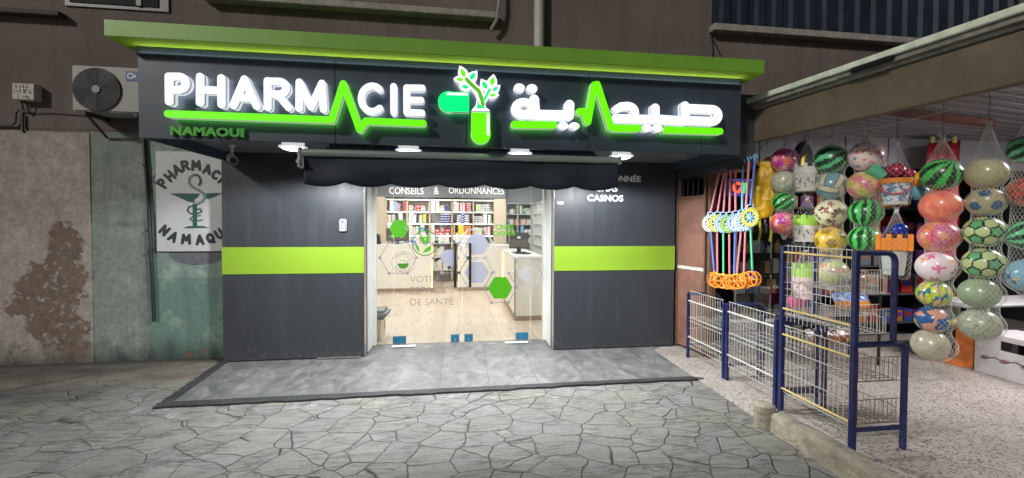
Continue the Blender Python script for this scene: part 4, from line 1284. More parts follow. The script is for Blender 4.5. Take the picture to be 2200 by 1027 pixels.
# patch fittings under blue film, handles, locks
for px, w_, par in ((858, 28, LEAF[1]), (978, 18, LEAF[1]), (1007, 18, LEAF[2]), (1122, 26, LEAF[2])):
    a, c = at(px - w_ / 2, 600, Y=YD).x, at(px + w_ / 2, 600, Y=YD).x
    f = MB().box(a, c, YD - 0.012, YD + 0.022, 0.04, 0.135).build('patch_fitting', M_BLUE, par, bevel=0.003)
    if w_ < 20: MB().box((a + c) / 2 - 0.006, (a + c) / 2 + 0.006, YD - 0.015, YD - 0.0125, 0.055, 0.085).build('lock', M_CHROME, f)
    else: MB().box(a, c, YD - 0.012, YD + 0.022, 2.09, 2.18).build('patch_fitting', MATS.get('blue_film_top') or mat('blue_film_top', (0.03, 0.22, 0.42), 0.4), par, bevel=0.003)
for px, par in ((978, LEAF[1]), (1010, LEAF[2])):
    x = at(px, 570, Y=YD - 0.04).x
    h = MB().tube([(x, YD - 0.045, 0.77), (x, YD - 0.045, 1.35)], 0.017, 14).build('handle', mat('dark_steel_handle', (0.07, 0.065, 0.06), 0.25, 0.85), par, smooth=True)
    b = MB()
    for z in (0.83, 1.29): b.tube([(x, YD - 0.045, z), (x, YD, z)], 0.009, 8)
    b.build('handle_post', M_CHROME, h)
# paper strips stuck at the foot of the doors
for px0, px1, lab in ((842, 893, 'strip of white protective film on the tiles under the left door'), (1088, 1138, 'strip of white protective film on the tiles under the right door')):
    a, c = at(px0, 744, Z=0.03), at(px1, 742, Z=0.03)
    box_thing('film_strip', lab, 'plastic strip', a.x, c.x, YD - 0.12, YD - 0.05, 0.0285, 0.034, mat('white_film', (0.72, 0.73, 0.73), 0.4), 0.001)

# ================================================================== PHARMACY INSIDE
M_OAK = wood_mat('light_oak', (0.55, 0.45, 0.33), (0.67, 0.57, 0.44))
M_SHW = mat('white_shelf_board', (0.68, 0.68, 0.67), 0.45, var=0.03)
M_SHG = mat('grey_shelf_back', (0.55, 0.53, 0.50), 0.6)
M_CTR = mat('cream_counter_front', (0.76, 0.71, 0.62), 0.35, var=0.03)
M_CTOP = mat('white_counter_top', (0.78, 0.77, 0.75), 0.2)
M_LED = mat('warm_led_strip', (0.9, 0.6, 0.3), 0.4, emit=2.2, ecol=(1.0, 0.60, 0.22))
M_PL = wood_mat('oak_plinth', (0.27, 0.19, 0.12), (0.40, 0.30, 0.19), 'X')
def counter(name, label, x0, x1, y0, y1, h, led=None):
    t = thing(name, label, 'counter', ((x0 + x1) / 2, y0, 0.02), 'shop counters')
    MB().box(x0, x1, y0, y1, 0.10, h - 0.035).build('front_panel', M_CTR, t, bevel=0.004)
    MB().box(x0 + 0.012, x1 - 0.012, y0 + 0.012, y1 - 0.012, 0.02, 0.099).build('plinth', M_PL, t)
    MB().box(x0 - 0.015, x1 + 0.015, y0 - 0.015, y1 + 0.015, h - 0.034, h).build('counter_top', M_CTOP, t, bevel=0.004)
    for l in led or (): MB().box(*l).build('led_strip', M_LED, t)
    return t
counter('shop_counter', 'long cream counter at the left with a computer on it', -2.02, -0.62, 9.74, 10.3, 1.125, [(-0.617, -0.598, 9.76, 9.80, 0.1, 1.08)])
counter('shop_counter', 'cream counter at the back behind the door handles', 0.02, 1.62, 9.78, 10.3, 1.10, [(0.0, 0.018, 9.80, 9.84, 0.1, 1.06)])
rc = counter('shop_counter', 'cream counter on the right, nearest to the glass doors', 0.915, 1.385, 6.60, 8.32, 1.08, [(0.893, 0.913, 8.25, 8.36, 0.1, 1.03)])
MB().box(0.905, 0.9135, 6.62, 8.2, 0.12, 0.135).build('groove', M_PL, rc)
MB().box(0.910, 0.926, 6.592, 6.599, 0.1, 1.04).build('edge_shadow_joint', mat('dark_joint', (0.10, 0.085, 0.07), 0.6), rc)
# oak shelf wall with five bays
YSH = 11.30
sxs = [at(p, 470, Y=YSH).x for p in (812, 829, 874.5, 923, 971, 1017, 1062)]
zs = [1.10, 1.62, 1.945, 2.275]
bs = thing('wall_shelf', 'oak wall shelf full of medicine boxes behind the counters', 'shelf', (-0.4, YSH, 0.02))
MB().box(-2.15, 1.30, YSH + 0.33, YSH + 0.35, 0.02, 2.30).build('back_panel', M_SHG, bs)
for x in sxs[1:]:
    MB().box(x - 0.018, x + 0.018, YSH, YSH + 0.329, 0.02, 2.285).build('upright', M_OAK, bs, bevel=0.002)
MB().box(sxs[0] - 0.12, sxs[1] - 0.02, YSH - 0.05, YSH + 0.05, 0.02, 2.32).build('upright', M_OAK, bs, bevel=0.002)
MB().box(sxs[6] + 0.02, 1.31, YSH - 0.01, YSH + 0.329, 0.02, 2.30).build('side_cabinet', M_OAK, bs, bevel=0.003)
for z in (0.35, 0.7, 1.08, 1.295, 1.62, 1.945, 2.275):
    for k in range(1, 6):
        MB().box(sxs[k] + 0.019, sxs[k + 1] - 0.019, YSH + 0.004, YSH + 0.328, z - 0.02, z).build('shelf_board', M_OAK if z > 2.2 else M_SHW, bs)
for k in range(1, 6):
    for z in (1.275, 1.60, 1.925, 2.255):
        MB().box(sxs[k] + 0.03, sxs[k + 1] - 0.03, YSH + 0.012, YSH + 0.03, z - 0.012, z - 0.001).build('led_strip', mat('added_shelf_led', (0.9, 0.9, 0.85), 0.4, emit=5.0, ecol=(1.0, 0.94, 0.84)), bs)  # strips added under each board to brighten the bays
# white shelf at the back right and the cubby wall on the right
wsf = thing('white_shelf', 'tall white shelf against the blue grey back wall, right of the oak shelf', 'shelf', (1.75, 11.6, 0.02))
MB().box(1.34, 2.14, 11.94, 11.96, 0.02, 2.21).build('back_panel', mat('pale_back', (0.52, 0.53, 0.54), 0.6), wsf)
for x in (1.36, 1.69, 2.12): MB().box(x - 0.012, x + 0.012, 11.6, 11.938, 0.02, 2.21).build('upright', M_SHW, wsf)
wz = [0.45, 0.78, 1.08, 1.31, 1.60, 1.895, 2.20]
for z in wz:
    for x0, x1 in ((1.373, 1.677), (1.703, 2.107)): MB().box(x0, x1, 11.602, 11.937, z - 0.018, z).build('shelf_board', M_SHW, wsf)
cub = thing('white_cubby_shelf', 'white cubby hole shelf running along the right wall of the shop', 'shelf', (2.3, 8.4, 0.02))
MB().box(2.46, 2.48, 7.0, 11.4, 0.02, 2.2).build('back_panel', MATS['pale_back'], cub)
cy = np.arange(7.0, 11.41, 0.55)
for y in cy: MB().box(2.10, 2.458, y - 0.01, y + 0.01, 0.02, 2.2).build('upright', M_SHW, cub)
for z in (0.45, 0.78, 1.05, 1.33, 1.62, 1.9, 2.19):
    for y0, y1 in zip(cy[:-1], cy[1:]): MB().box(2.102, 2.457, y0 + 0.011, y1 - 0.011, z - 0.018, z).build('shelf_board', M_SHW, cub)
# assumed ceiling light panels, out of view, that light the shop
M_CEIL = mat('assumed_ceiling_led', (0.9, 0.9, 0.9), 0.4, emit=35.0, ecol=(1.0, 0.985, 0.96))
k = 0
for y, wd_ in ((6.4, 'nearest the doors'), (8.2, 'in the middle of the room'), (10.2, 'above the back counters')):
    for x, sd_ in ((-1.2, 'left'), (1.0, 'right')):
        t = thing('assumed_ceiling_light', f'assumed square white ceiling light panel {wd_}, {sd_} row', 'ceiling light', (x, y, 2.81), 'assumed ceiling lights of the pharmacy')
        MB().box(x - 0.31, x + 0.31, y - 0.31, y + 0.31, 2.815, 2.838).build('frame', M_WFR, t)
        MB().box(x - 0.29, x + 0.29, y - 0.29, y + 0.29, 2.808, 2.8145).build('diffuser', M_CEIL, t)
# medicine boxes
def med(col1, col2, sx, sy, sz, kind):
    b = MB()
    if kind == 'band':
        b.mat(0).box(0, sx, 0, sy, 0, sz * 0.5); b.mat(1).box(0, sx, 0, sy, sz * 0.5, sz)
    elif kind == 'stripe':
        b.mat(0).box(0, sx * 0.66, 0, sy, 0, sz); b.mat(1).box(sx * 0.66, sx, 0, sy, 0, sz)
    elif kind == 'stack':
        for q in range(4): b.mat(q % 2 * 0).box(0, sx, 0, sy, sz * q / 4, sz * (q + 0.62) / 4); b.mat(1).box(0, sx, 0.004, sy - .004, sz * (q + 0.62) / 4, sz * (q + 1) / 4)
    elif kind == 'cross':
        b.mat(0).box(0, sx, 0, sy, 0, sz); b.mat(1).box(sx * 0.2, sx * 0.8, -0.002, 0.0, sz * 0.28, sz * 0.6)
    else:
        b.mat(0).box(0, sx, 0, sy, 0, sz)
    me_o = b.build('medicine_box', [mat('pack_%s' % col1[0], col1[1], 0.4), mat('pack_%s' % col2[0], col2[1], 0.4)], loc=(0, 0, 0))
    me = me_o.data
    bpy.data.objects.remove(me_o)
    return me
C_ = {'white': (0.72, 0.72, 0.71), 'red': (0.55, 0.05, 0.06), 'navy': (0.05, 0.06, 0.28), 'blue': (0.10, 0.28, 0.60), 'pink': (0.70, 0.16, 0.32), 'yellow': (0.75, 0.55, 0.05), 'green': (0.15, 0.45, 0.12),
      'black': (0.02, 0.02, 0.025), 'orange': (0.70, 0.25, 0.04), 'lime': (0.45, 0.60, 0.18), 'lilac': (0.45, 0.33, 0.55), 'sky blue': (0.25, 0.52, 0.75), 'cream': (0.65, 0.58, 0.45), 'teal': (0.08, 0.35, 0.35), 'brown': (0.25, 0.13, 0.07)}
def pk(a, b, sx, sz, kind, sy=0.1): return (a, b, sx, sz, kind, med((a, C_[a]), (b, C_[b]), sx, sy, sz, kind))
PK = {
 'sb': pk('sky blue', 'white', .085, .245, 'plain'), 'pw': pk('pink', 'white', .08, .20, 'stack'), 'kg': pk('black', 'green', .07, .15, 'stack'), 'rr': pk('red', 'pink', .085, .24, 'stack'),
 'wlow': pk('white', 'red', .11, .075, 'cross'), 'wtall': pk('white', 'sky blue', .12, .28, 'plain'), 'wm': pk('white', 'cream', .13, .17, 'band'), 'nv': pk('navy', 'lilac', .09, .09, 'stack'),
 'wr': pk('white', 'red', .075, .12, 'stripe'), 'rs': pk('red', 'white', .12, .235, 'stack'), 'lw': pk('lime', 'white', .13, .20, 'stack'), 'kw': pk('white', 'black', .12, .22, 'stack'), 'yl': pk('yellow', 'orange', .10, .07, 'plain'),
 'nw': pk('navy', 'white', .085, .26, 'stack'), 'bw': pk('white', 'navy', .115, .25, 'stack'), 'pk2': pk('pink', 'white', .11, .26, 'stack'), 'ylg': pk('lime', 'yellow', .08, .25, 'band'), 'wh': pk('white', 'cream', .10, .14, 'plain'),
 'red': pk('red', 'white', .13, .085, 'cross'), 'rstack': pk('red', 'white', .12, .21, 'stack'), 'yf': pk('yellow', 'orange', .15, .27, 'plain'), 'of': pk('orange', 'brown', .06, .25, 'plain'), 'tall': pk('white', 'green', .10, .24, 'stripe'),
 'blu': pk('blue', 'white', .11, .14, 'band'), 'teal': pk('teal', 'white', .06, .16, 'band'), 'lil': pk('lilac', 'white', .07, .16, 'band'), 'bk': pk('black', 'white', .10, .14, 'band'), 'org': pk('orange', 'white', .05, .14, 'stripe'), 'cr': pk('cream', 'white', .08, .11, 'stripe'),
}
bayn = ['leftmost', 'second', 'middle', 'fourth', 'rightmost']
rown = {3: 'top shelf', 2: 'second shelf', 1: 'third shelf', 0: 'lowest visible shelf', -1: 'upper shelf below the counter', -2: 'bottom shelf below the counter'}
rowz = {3: 1.945, 2: 1.62, 1: 1.295, 0: 1.08, -1: 0.7, -2: 0.35}
FILL = {  # bay -> row -> packs from left to right, with gaps in metres
 (0, 3): ['.06', 'wh', 'sb', 'pw', 'kg', 'rr'], (0, 2): ['cr', '.03', 'cr', '.1', 'wh', 'yl', '.02', 'ylg'], (0, 1): ['wh', '.2', 'wh'], (0, 0): ['.1', 'bk', '.12', 'wh'],
 (1, 3): ['.01', 'wlow', '.07', 'red', 'wlow', 'wlow', 'wlow'], (1, 2): ['wh', 'wh', '.08', 'cr', '.02', 'ylg', 'ylg', 'ylg'], (1, 1): ['wh', 'cr', 'tall', '.02', 'blu', 'blu', 'cr'], (1, 0): ['lil', '.01', 'blu', 'wh', 'org', 'blu'],
 (2, 3): ['wtall', 'wh', 'wm', '.01', 'nv', 'nv', 'wh'], (2, 2): ['.26', 'nw', 'nw', 'nw'], (2, 1): ['wh', 'red', '.01', 'red', 'red', 'wh'], (2, 0): ['wh', 'bk', 'wh', 'cr', 'wh'],
 (3, 3): ['wh', 'wr', 'wr', 'wr', '.02', 'rs', 'rs'], (3, 2): ['.1', 'bw', 'nw', 'bw', 'bw'], (3, 1): ['org', '.08', 'yf', 'of', 'of', 'of'], (3, 0): ['teal', 'wh', 'teal', 'wh', 'wh'],
 (4, 3): ['.04', 'lw', 'kw', 'kw', '.02', 'yl'], (4, 2): ['kw', 'kw', 'wh', '.02', 'tall', 'pk2'], (4, 1): ['cr', 'lw', '.04', 'rstack', 'wr', 'tall'], (4, 0): ['wh', 'wh', '.1', 'kg', 'kg'],
 (2, -1): ['wh', 'org', 'cr', 'wh', 'lil'], (2, -2): ['wh', 'cr', 'wh', 'org', 'wh'],
}
def put_box(code, x, y, z, label, rot=0.0):
    o = bpy.data.objects.new('medicine_box', PK[code][5])
    COL.objects.link(o)
    o.location = (x, y, z); o.rotation_euler = (0, 0, rot)
    return finish(o, label, 'box', 'medicine boxes on the pharmacy shelves')
for (bay, row), items in FILL.items():
    x = sxs[bay + 1] + 0.03
    x1 = sxs[bay + 2] - 0.025
    k = 0
    for it in items:
        if it[0] == '.': x += float(it); continue
        w_ = PK[it][2]
        if x + w_ > x1: break
        cw = PK[it][0] + ('' if PK[it][4] == 'plain' else ' and ' + PK[it][1])
        yb = YSH + 0.03 + random.uniform(0, 0.05)
        put_box(it, x, yb, rowz[row] + 0.001, f'{cw} medicine box, {ORD[k]} from left, {rown[row]}, {bayn[bay]} oak bay', random.uniform(-.03, .03))
        if PK[it][3] < 0.15 and it != 'yl':
            put_box(it, x + random.uniform(-.004, .004), yb + 0.003, rowz[row] + 0.002 + PK[it][3], f'upper {cw} medicine box, {ORD[k]} from left, {rown[row]}, {bayn[bay]} bay', random.uniform(-.04, .04))
        k += 1
        x += w_ + random.uniform(0.002, 0.008)
random.seed(11)
for si, (x0, x1) in enumerate(((1.385, 1.67), (1.715, 2.1))):
    for zi, z in enumerate(wz[2:6]):
        x = x0 + random.uniform(0, .08); k = 0
        while True:
            it = random.choice(['wh', 'wh', 'cr', 'wm', 'teal', 'lil', 'wr', 'wh', 'tall', 'sb', 'org'])
            if x + PK[it][2] > x1: break
            if PK[it][3] < 0.25:
                cw = PK[it][0] + ('' if PK[it][4] == 'plain' else ' and ' + PK[it][1])
                put_box(it, x, 11.64, z + 0.001, f'{cw} medicine box, {ORD[k]} from left, {["fourth", "third", "second", "top"][zi]} board, {["left", "right"][si]} half of white shelf')
                k += 1
            x += PK[it][2] + random.choice([0.006, 0.012, 0.06])
for yi in range(7):
    for zi, z in enumerate((0.78, 1.05, 1.33, 1.62, 1.9)):
        if random.random() < 0.55 or yi > 4 and random.random() < .3: continue
        it = random.choice(['wh', 'cr', 'yl', 'red', 'wh', 'org', 'wr'])
        put_box(it, 2.16, cy[yi] + 0.2, z + 0.001, f'{PK[it][0]} medicine box in the cubby shelf, {ORD[yi]} column from doors, {ORD[zi]} row up', PI / 2 * 0)
# computers, mouse, small things on the counters
def monitor(loc, rot, label, w_=0.42, h=0.30):
    t = thing('computer_monitor', label, 'monitor', loc, 'computer monitors on the counters', rot)
    o = ORG[t.name]
    def bb(x0, x1, y0, y1, z0, z1, n_, m, par=None, M=None):
        q = MB().box(x0, x1, y0, y1, z0, z1, M)
        q.v = [tuple(Vector(p) + o) for p in q.v]
        return q.build(n_, m, par or t, bevel=0.004)
    tilt = Matrix.Translation((0, 0, 0.07)) @ Matrix.Rotation(R(-12), 4, 'X')
    bk = bb(-w_ / 2, w_ / 2, -0.02, 0.02, 0, h, 'housing', mat('dark_brown_plastic', (0.035, 0.028, 0.024), 0.4), None, tilt)
    bb(-w_ / 2 + 0.02, w_ / 2 - 0.02, -0.024, -0.0205, h * 0.08, h * 0.55, 'back_cover', mat('monitor_back', (0.07, 0.055, 0.045), 0.5), bk, tilt)
    bb(-0.03, 0.03, -0.027, -0.0245, h * 0.62, h * 0.74, 'label_plate', M_WFR, bk, tilt)
    bb(-0.035, 0.035, -0.02, 0.02, 0.006, 0.10, 'neck', M_BLK)
    bb(-0.13, 0.13, -0.09, 0.09, 0, 0.008, 'foot', M_BLK)
    return t
monitor((-1.42, 9.95, 1.126), 0.1, 'dark computer monitor on the left counter behind the green hexagon', 0.52, 0.30)
monitor((1.12, 7.55, 1.081), -0.25, 'dark tilted computer monitor on the right counter', 0.36, 0.30)
MON = [o_ for o_ in COL.objects if o_.name == 'computer_monitor'][0]
for x, m in ((-1.53, mat('pale_green_sticker', (0.45, 0.7, 0.3), 0.5)), (-1.33, mat('cream_sticker', (0.75, 0.68, 0.45), 0.5))):
    q = disc((x, 1.31), 0.036, 9.905, 9.91, 20); q.build('round_sticker', m, MON)
b = MB(); b.lathe([(0.07, 0), (0.075, 0.03), (0.05, 0.12), (0.06, 0.16), (0.03, 0.23), (0, 0.24)], (-1.86, 9.9, 1.126), 14)
finish(b.build('barcode_scanner', M_BLK, smooth=True), 'small black scanner standing at the left end of the left counter', 'scanner')
b = MB().box(1.0, 1.28, 7.1, 7.24, 1.081, 1.10)
finish(b.build('keyboard', M_BLK, bevel=0.004), 'flat black keyboard on the right counter in front of the monitor', 'keyboard')
b = MB(); b.tube([(-0.35 + .12 * math.cos(t), 10.05 + .04 * math.sin(t), 1.105 + 0.008) for t in np.linspace(0, 2 * PI, 18)[:-1]], 0.008, 6, closed=True)
# bench at the left
bn = thing('waiting_bench', 'low oak waiting bench with tufted grey cushion at the left wall', 'bench', (-1.2, 5.9, 0.02))
MB().box(-1.78, -0.955, 5.62, 6.02, 0.31, 0.43).build('cushion', mat('grey_bench_fabric', (0.24, 0.24, 0.245), 0.85, var=0.25, scale=18, bump=0.4, bscale=60), bn, bevel=0.04, seg=4)
MB().box(-1.10, -1.03, 5.64, 6.0, 0.02, 0.309).build('side_support', M_OAK, bn, bevel=0.003)
MB().box(-1.75, -1.11, 5.66, 5.98, 0.25, 0.308).build('seat_board', M_OAK, bn)
MB().box(-1.029, -1.022, 5.9, 5.97, 0.12, 0.24).build('vent_plate', mat('grey_plate', (0.35, 0.38, 0.37), 0.5), bn)

# ================================================================== TOY SHOP: CANOPY, WALLS, BACKGROUND
M_BEAM = mat('brown_metal_fascia', (0.125, 0.10, 0.072), 0.55, var=0.25, scale=3, bump=0.1)
M_TIN = mat('galvanised_sheet', (0.27, 0.26, 0.275), 0.5, 0.2, var=0.2, scale=3)
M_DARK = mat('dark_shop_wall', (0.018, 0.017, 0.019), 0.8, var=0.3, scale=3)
toy = thing('toy_shop', 'toy shop with brown metal canopy beam and dark open front on the right', 'shopfront', (3.4, 3.5, 0))
bdir = Vector((3.472 - 3.179, 2.188 - 3.914, 0)).normalized()      # the beam runs towards the street
bn_ = Vector((-bdir.y, bdir.x, 0))                                  # into the shop (right)
B0 = Vector((3.179, 3.914, 0)) - bdir * 0.85
def along(s, off, z): 
    q = B0 + bdir * s + bn_ * off
    return Vector((q.x, q.y, z))
def slab(b, s0, s1, o0, o1, z0, z1):
    vs = [along(s, o, z) for z in (z0, z1) for o in (o0, o1) for s in (s0, s1)]
    b.add(vs, [(0, 2, 3, 1), (4, 5, 7, 6), (0, 1, 5, 4), (2, 6, 7, 3), (0, 4, 6, 2), (1, 3, 7, 5)])
    return b
LB = 5.2
slab(MB(), 0, LB, 0, 0.08, 2.50, 2.83).build('canopy_beam', M_BEAM, toy, bevel=0.004)
# roof sheet and its pale edge on top of the beam
M_EDGEG = mat('pale_roof_edge', (0.66, 0.74, 0.62), 0.5, var=0.2, scale=12)
slab(MB(), 0.0, LB, -0.10, 0.02, 2.905, 2.955).build('roof_edge', M_EDGEG, toy, bevel=0.004)
slab(MB(), 0.0, LB, -0.07, 0.10, 2.862, 2.900).build('roof_batten', mat('grey_roof_timber', (0.20, 0.19, 0.17), 0.8, var=0.4, scale=14), toy)
slab(MB(), 0.0, LB, -0.025, 0.10, 2.835, 2.858).build('gutter_lip', mat('grey_gutter', (0.33, 0.32, 0.30), 0.6, var=0.3, scale=8), toy)
slab(MB(), 1.72, 2.02, -0.12, -0.03, 2.865, 2.902).build('cable_bundle', M_BLK, toy, bevel=0.012)
# corrugated ceiling
b = MB()
vs = []; rib = []
s = 0.0
while s < LB:
    rib += [(s, 2.80), (s + 0.05, 2.80), (s + 0.065, 2.775), (s + 0.115, 2.775)]
    s += 0.13
m_ = len(rib)
vs = [along(s_, 0.085, z) for s_, z in rib] + [along(s_, 6.5, z + 0.02) for s_, z in rib]
b.add(vs, [(i, i + 1, m_ + i + 1, m_ + i) for i in range(m_ - 1)])
b.build('canopy_ceiling', M_TIN, toy)
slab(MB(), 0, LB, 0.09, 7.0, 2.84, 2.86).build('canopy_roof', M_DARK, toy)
slab(MB(), 1.35, 1.42, 0.1, 2.6, 2.70, 2.772).build('rusty_joist', mat('rust_red_steel', (0.16, 0.06, 0.045), 0.7, var=0.3), toy)
# inner front wall: pale header band with dark room below
M_HEAD = mat('pale_lilac_header', (0.42, 0.42, 0.47), 0.6, var=0.15, scale=3)
TY = 4.85
MB().box(2.95, 9.5, TY, TY + 0.06, 2.40, 2.83).build('header_wall', M_HEAD, toy)
for x in (3.85, 4.5, 5.1, 5.75, 6.4): MB().box(x, x + 0.012, TY - 0.004, TY, 2.40, 2.83).build('header_joint', M_DARK, toy)
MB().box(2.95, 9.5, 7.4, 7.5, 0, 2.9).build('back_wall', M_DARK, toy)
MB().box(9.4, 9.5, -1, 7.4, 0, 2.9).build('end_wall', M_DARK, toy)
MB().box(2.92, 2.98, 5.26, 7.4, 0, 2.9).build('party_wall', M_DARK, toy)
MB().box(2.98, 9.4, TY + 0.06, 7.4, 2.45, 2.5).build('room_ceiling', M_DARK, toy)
# assumed tube light, unseen above and right of the toys, lighting the terrace
tl = thing('assumed_tube_light', 'assumed unseen long white tube light under the tin ceiling of the terrace', 'tube light', (6.1, 2.6, 2.70))
MB().box(5.3, 6.9, 2.57, 2.63, 2.735, 2.775).build('housing', M_WFR, tl)
MB().tube([(5.32, 2.6, 2.71), (6.88, 2.6, 2.71)], 0.018, 10).build('tube', mat('assumed_tube_glow', (0.9, 0.9, 0.9), 0.4, emit=25, ecol=(0.97, 0.95, 1.0)), tl)
la = bpy.data.lights.new('assumed_tube_glow', 'AREA'); la.shape = 'RECTANGLE'; la.size = 1.5; la.size_y = 0.12; la.energy = 110; la.color = (1.0, 0.96, 0.97); la.spread = R(180)
lo = bpy.data.objects.new('assumed_tube_glow', la); COL.objects.link(lo); lo.parent = tl; lo.location = (0, 0, -0.02)

# brown steel door leaf
dd = Vector((3.003 - 2.845, 4.30 - 5.05, 0)).normalized()
D0 = Vector((2.845, 5.03, 0)); dn = Vector((-dd.y, dd.x, 0))
def dslab(b, s0, s1, o0, o1, z0, z1):
    vs = []
    for z in (z0, z1):
        for o_ in (o0, o1):
            for s_ in (s0, s1):
                q = D0 + dd * s_ + dn * o_; vs.append((q.x, q.y, z))
    return b.add(vs, [(0, 2, 3, 1), (4, 5, 7, 6), (0, 1, 5, 4), (2, 6, 7, 3), (0, 4, 6, 2), (1, 3, 7, 5)])
M_RUST = mat('worn_brown_steel', (0.17, 0.082, 0.057), 0.6, var=0.25, scale=7, bump=0.15)
M_RUST2 = mat('dark_brown_steel', (0.115, 0.062, 0.042), 0.55, var=0.3, scale=6)
dt = thing('steel_door', 'open brown steel door with pale crossbar beside the pharmacy panel', 'door', tuple(D0))
dslab(MB(), 0.02, 0.45, 0.0, 0.03, 0.05, 1.04).build('door_panel', M_RUST, dt)
dslab(MB(), 0.02, 0.45, 0.0, 0.03, 1.08, 1.92).build('door_panel', M_RUST, dt)
dslab(MB(), 0.0, 0.47, -0.012, 0.035, 1.04, 1.08).build('crossbar', mat('bare_pale_steel', (0.45, 0.43, 0.42), 0.45, var=0.2), dt)
for a, c, z0, z1 in ((-0.03, 0.02, 0.03, 2.3), (0.45, 0.475, 0.03, 2.3), (0.02, 0.45, 1.92, 1.965), (0.02, 0.45, 2.25, 2.3)):
    dslab(MB(), a, c, -0.012, 0.035, z0, z1).build('door_frame', M_RUST2, dt)
b = MB()
for k in range(5): dslab(b, 0.07 + k * 0.085, 0.078 + k * 0.085, 0.008, 0.016, 1.965, 2.25)
b.build('window_bar', M_BLK, dt)
dslab(MB(), 0.44, 0.49, -0.02, 0.04, 0.78, 0.92).build('hinge', M_RUST2, dt)
# frame post of the toy shop front
q = D0 + dd * 0.50
fp = MB().box(q.x, q.x + 0.05, q.y - 0.05, q.y, 0.02, 2.3)
finish(fp.build('steel_post', M_RUST2, bevel=0.003), 'dark brown steel post standing beside the open brown door', 'post')
q2 = D0 + dd * 0.57 + Vector((0.07, 0.1, 0))
fp = MB().box(q2.x, q2.x + 0.03, q2.y - 0.03, q2.y, 0.02, 2.3)
finish(fp.build('steel_post', mat('rusty_thin_post', (0.19, 0.09, 0.06), 0.6, var=0.3)), 'thin rusty steel post just behind the hanging push toys', 'post')

# glass display case with goods, behind the push toys
gc = thing('display_case', 'tall dark glass display case with small goods behind the push toys', 'display case', (3.9, 4.8, 0.012))
M_ALU = mat('case_aluminium', (0.42, 0.42, 0.44), 0.4, 0.5)
cx0, cx1, cy0, cy1 = 3.32, 4.25, 4.55, 5.1
MB().box(cx0, cx1, cy0, cy1, 0.012, 0.42).build('base_cabinet', mat('grey_cabinet', (0.22, 0.22, 0.23), 0.5), gc, bevel=0.003)
MB().box(cx0 - 0.01, cx1 + 0.01, cy0 - 0.01, cy1, 0.42, 0.455).build('sill', M_WFR, gc)
b = MB()
for x in (cx0, cx1 - 0.02):
    for y in (cy0, cy1 - 0.02): b.box(x, x + 0.02, y, y + 0.02, 0.455, 1.75)
b.build('corner_post', M_ALU, gc)
sh_z = [0.75, 1.0, 1.25, 1.5]
for z in sh_z: MB().box(cx0 + 0.021, cx1 - 0.021, cy0 + 0.021, cy1 - 0.021, z, z + 0.008).build('glass_shelf', glass_mat('shelf_glass', (0.8, 0.86, 0.84), 1.0) if 'shelf_glass' not in MATS else MATS['shelf_glass'], gc)
MB().box(cx0 + 0.021, cx1 - 0.021, cy0 + 0.004, cy0 + 0.008, 0.456, 1.74).build('pane', GL, gc)
MB().box(cx0 + 0.004, cx0 + 0.008, cy0 + 0.021, cy1 - 0.021, 0.456, 1.74).build('pane', GL, gc)
random.seed(21)
goods = [('white', (0.6, 0.6, 0.6)), ('silver', (0.35, 0.36, 0.38)), ('black', (0.02, 0.02, 0.025)), ('amber', (0.35, 0.2, 0.08)), ('grey', (0.2, 0.2, 0.22)), ('blue', (0.08, 0.15, 0.3)), ('cream', (0.5, 0.45, 0.36))]
for zi, z in enumerate([0.456] + [q_ + 0.009 for q_ in sh_z]):
    x = cx0 + 0.05; k = 0
    while x < cx1 - 0.12 and k < 9:
        nm_, c_ = random.choice(goods)
        w_, h_ = random.uniform(0.05, 0.11), random.uniform(0.07, 0.18)
        m = mat('goods_' + nm_, c_, 0.35)
        b = MB()
        if random.random() < 0.45:
            b.lathe([(w_ * .38, 0), (w_ * .4, h_ * 0.65), (w_ * .2, h_ * 0.78), (w_ * .2, h_)], (x + w_ / 2, cy0 + 0.12, z), 12); kind = 'bottle'
        else:
            b.box(x, x + w_, cy0 + 0.06, cy0 + 0.14, z, z + h_); kind = 'packet'
        o_ = b.build('shop_' + kind, m, bevel=0.002 if kind == 'packet' else 0)
        finish(o_, f'small {nm_} {kind} in the display case, {ORD[k]} from left, {ORD[zi]} level up', kind, 'small goods in the display case')
        x += w_ + random.uniform(0.01, 0.05); k += 1
# pink bag and green light stick
o_ = MB().ball((4.02, 4.40, 0.70), (0.13, 0.05, 0.10), 16, 10).build('pink_bag', mat('pink_plastic', (0.72, 0.05, 0.26), 0.35), smooth=True)
finish(o_, 'bright pink plastic bag hanging in front of the display case bottom', 'bag')
# illuminated letters board
lb = thing('led_sign', 'small lit letter sign with red, green and blue lights in the dark shop', 'sign', (3.9, 4.7, 2.0))
a, c = at(1562, 383, Y=4.75), at(1662, 424, Y=4.75)
MB().box(a.x, c.x, 4.75, 4.78, c.z, a.z).build('board', M_BLK, lb)
def lcol(n_, c_): return mat(n_, [q_ * .5 for q_ in c_], 0.4, emit=2.6, ecol=c_)
LR, LG, LBL, LO = lcol('led_red', (1, 0.06, 0.02)), lcol('led_green', (0.02, 0.9, 0.25)), lcol('led_blue', (0.06, 0.10, 1.0)), lcol('led_orange', (1.0, 0.28, 0.02))
def lz(px, py): q_ = at(px, py, Y=4.745); return q_.x, q_.z
def lpt(pts): return [lz(*q_) for q_ in pts]
flat_shape('lit_letter', stroke(lpt([(1592, 396), (1584, 393), (1577, 398), (1576, 406), (1580, 412), (1588, 412), (1591, 404)]), 0.014), 4.742, 0.006, LR, lb, step=0.005)
flat_shape('lit_letter', stroke(lpt([(1597, 394), (1597, 414)]), 0.012) + stroke(lpt([(1604, 394), (1604, 414)]), 0.010), 4.742, 0.006, LG, lb, step=0.005)
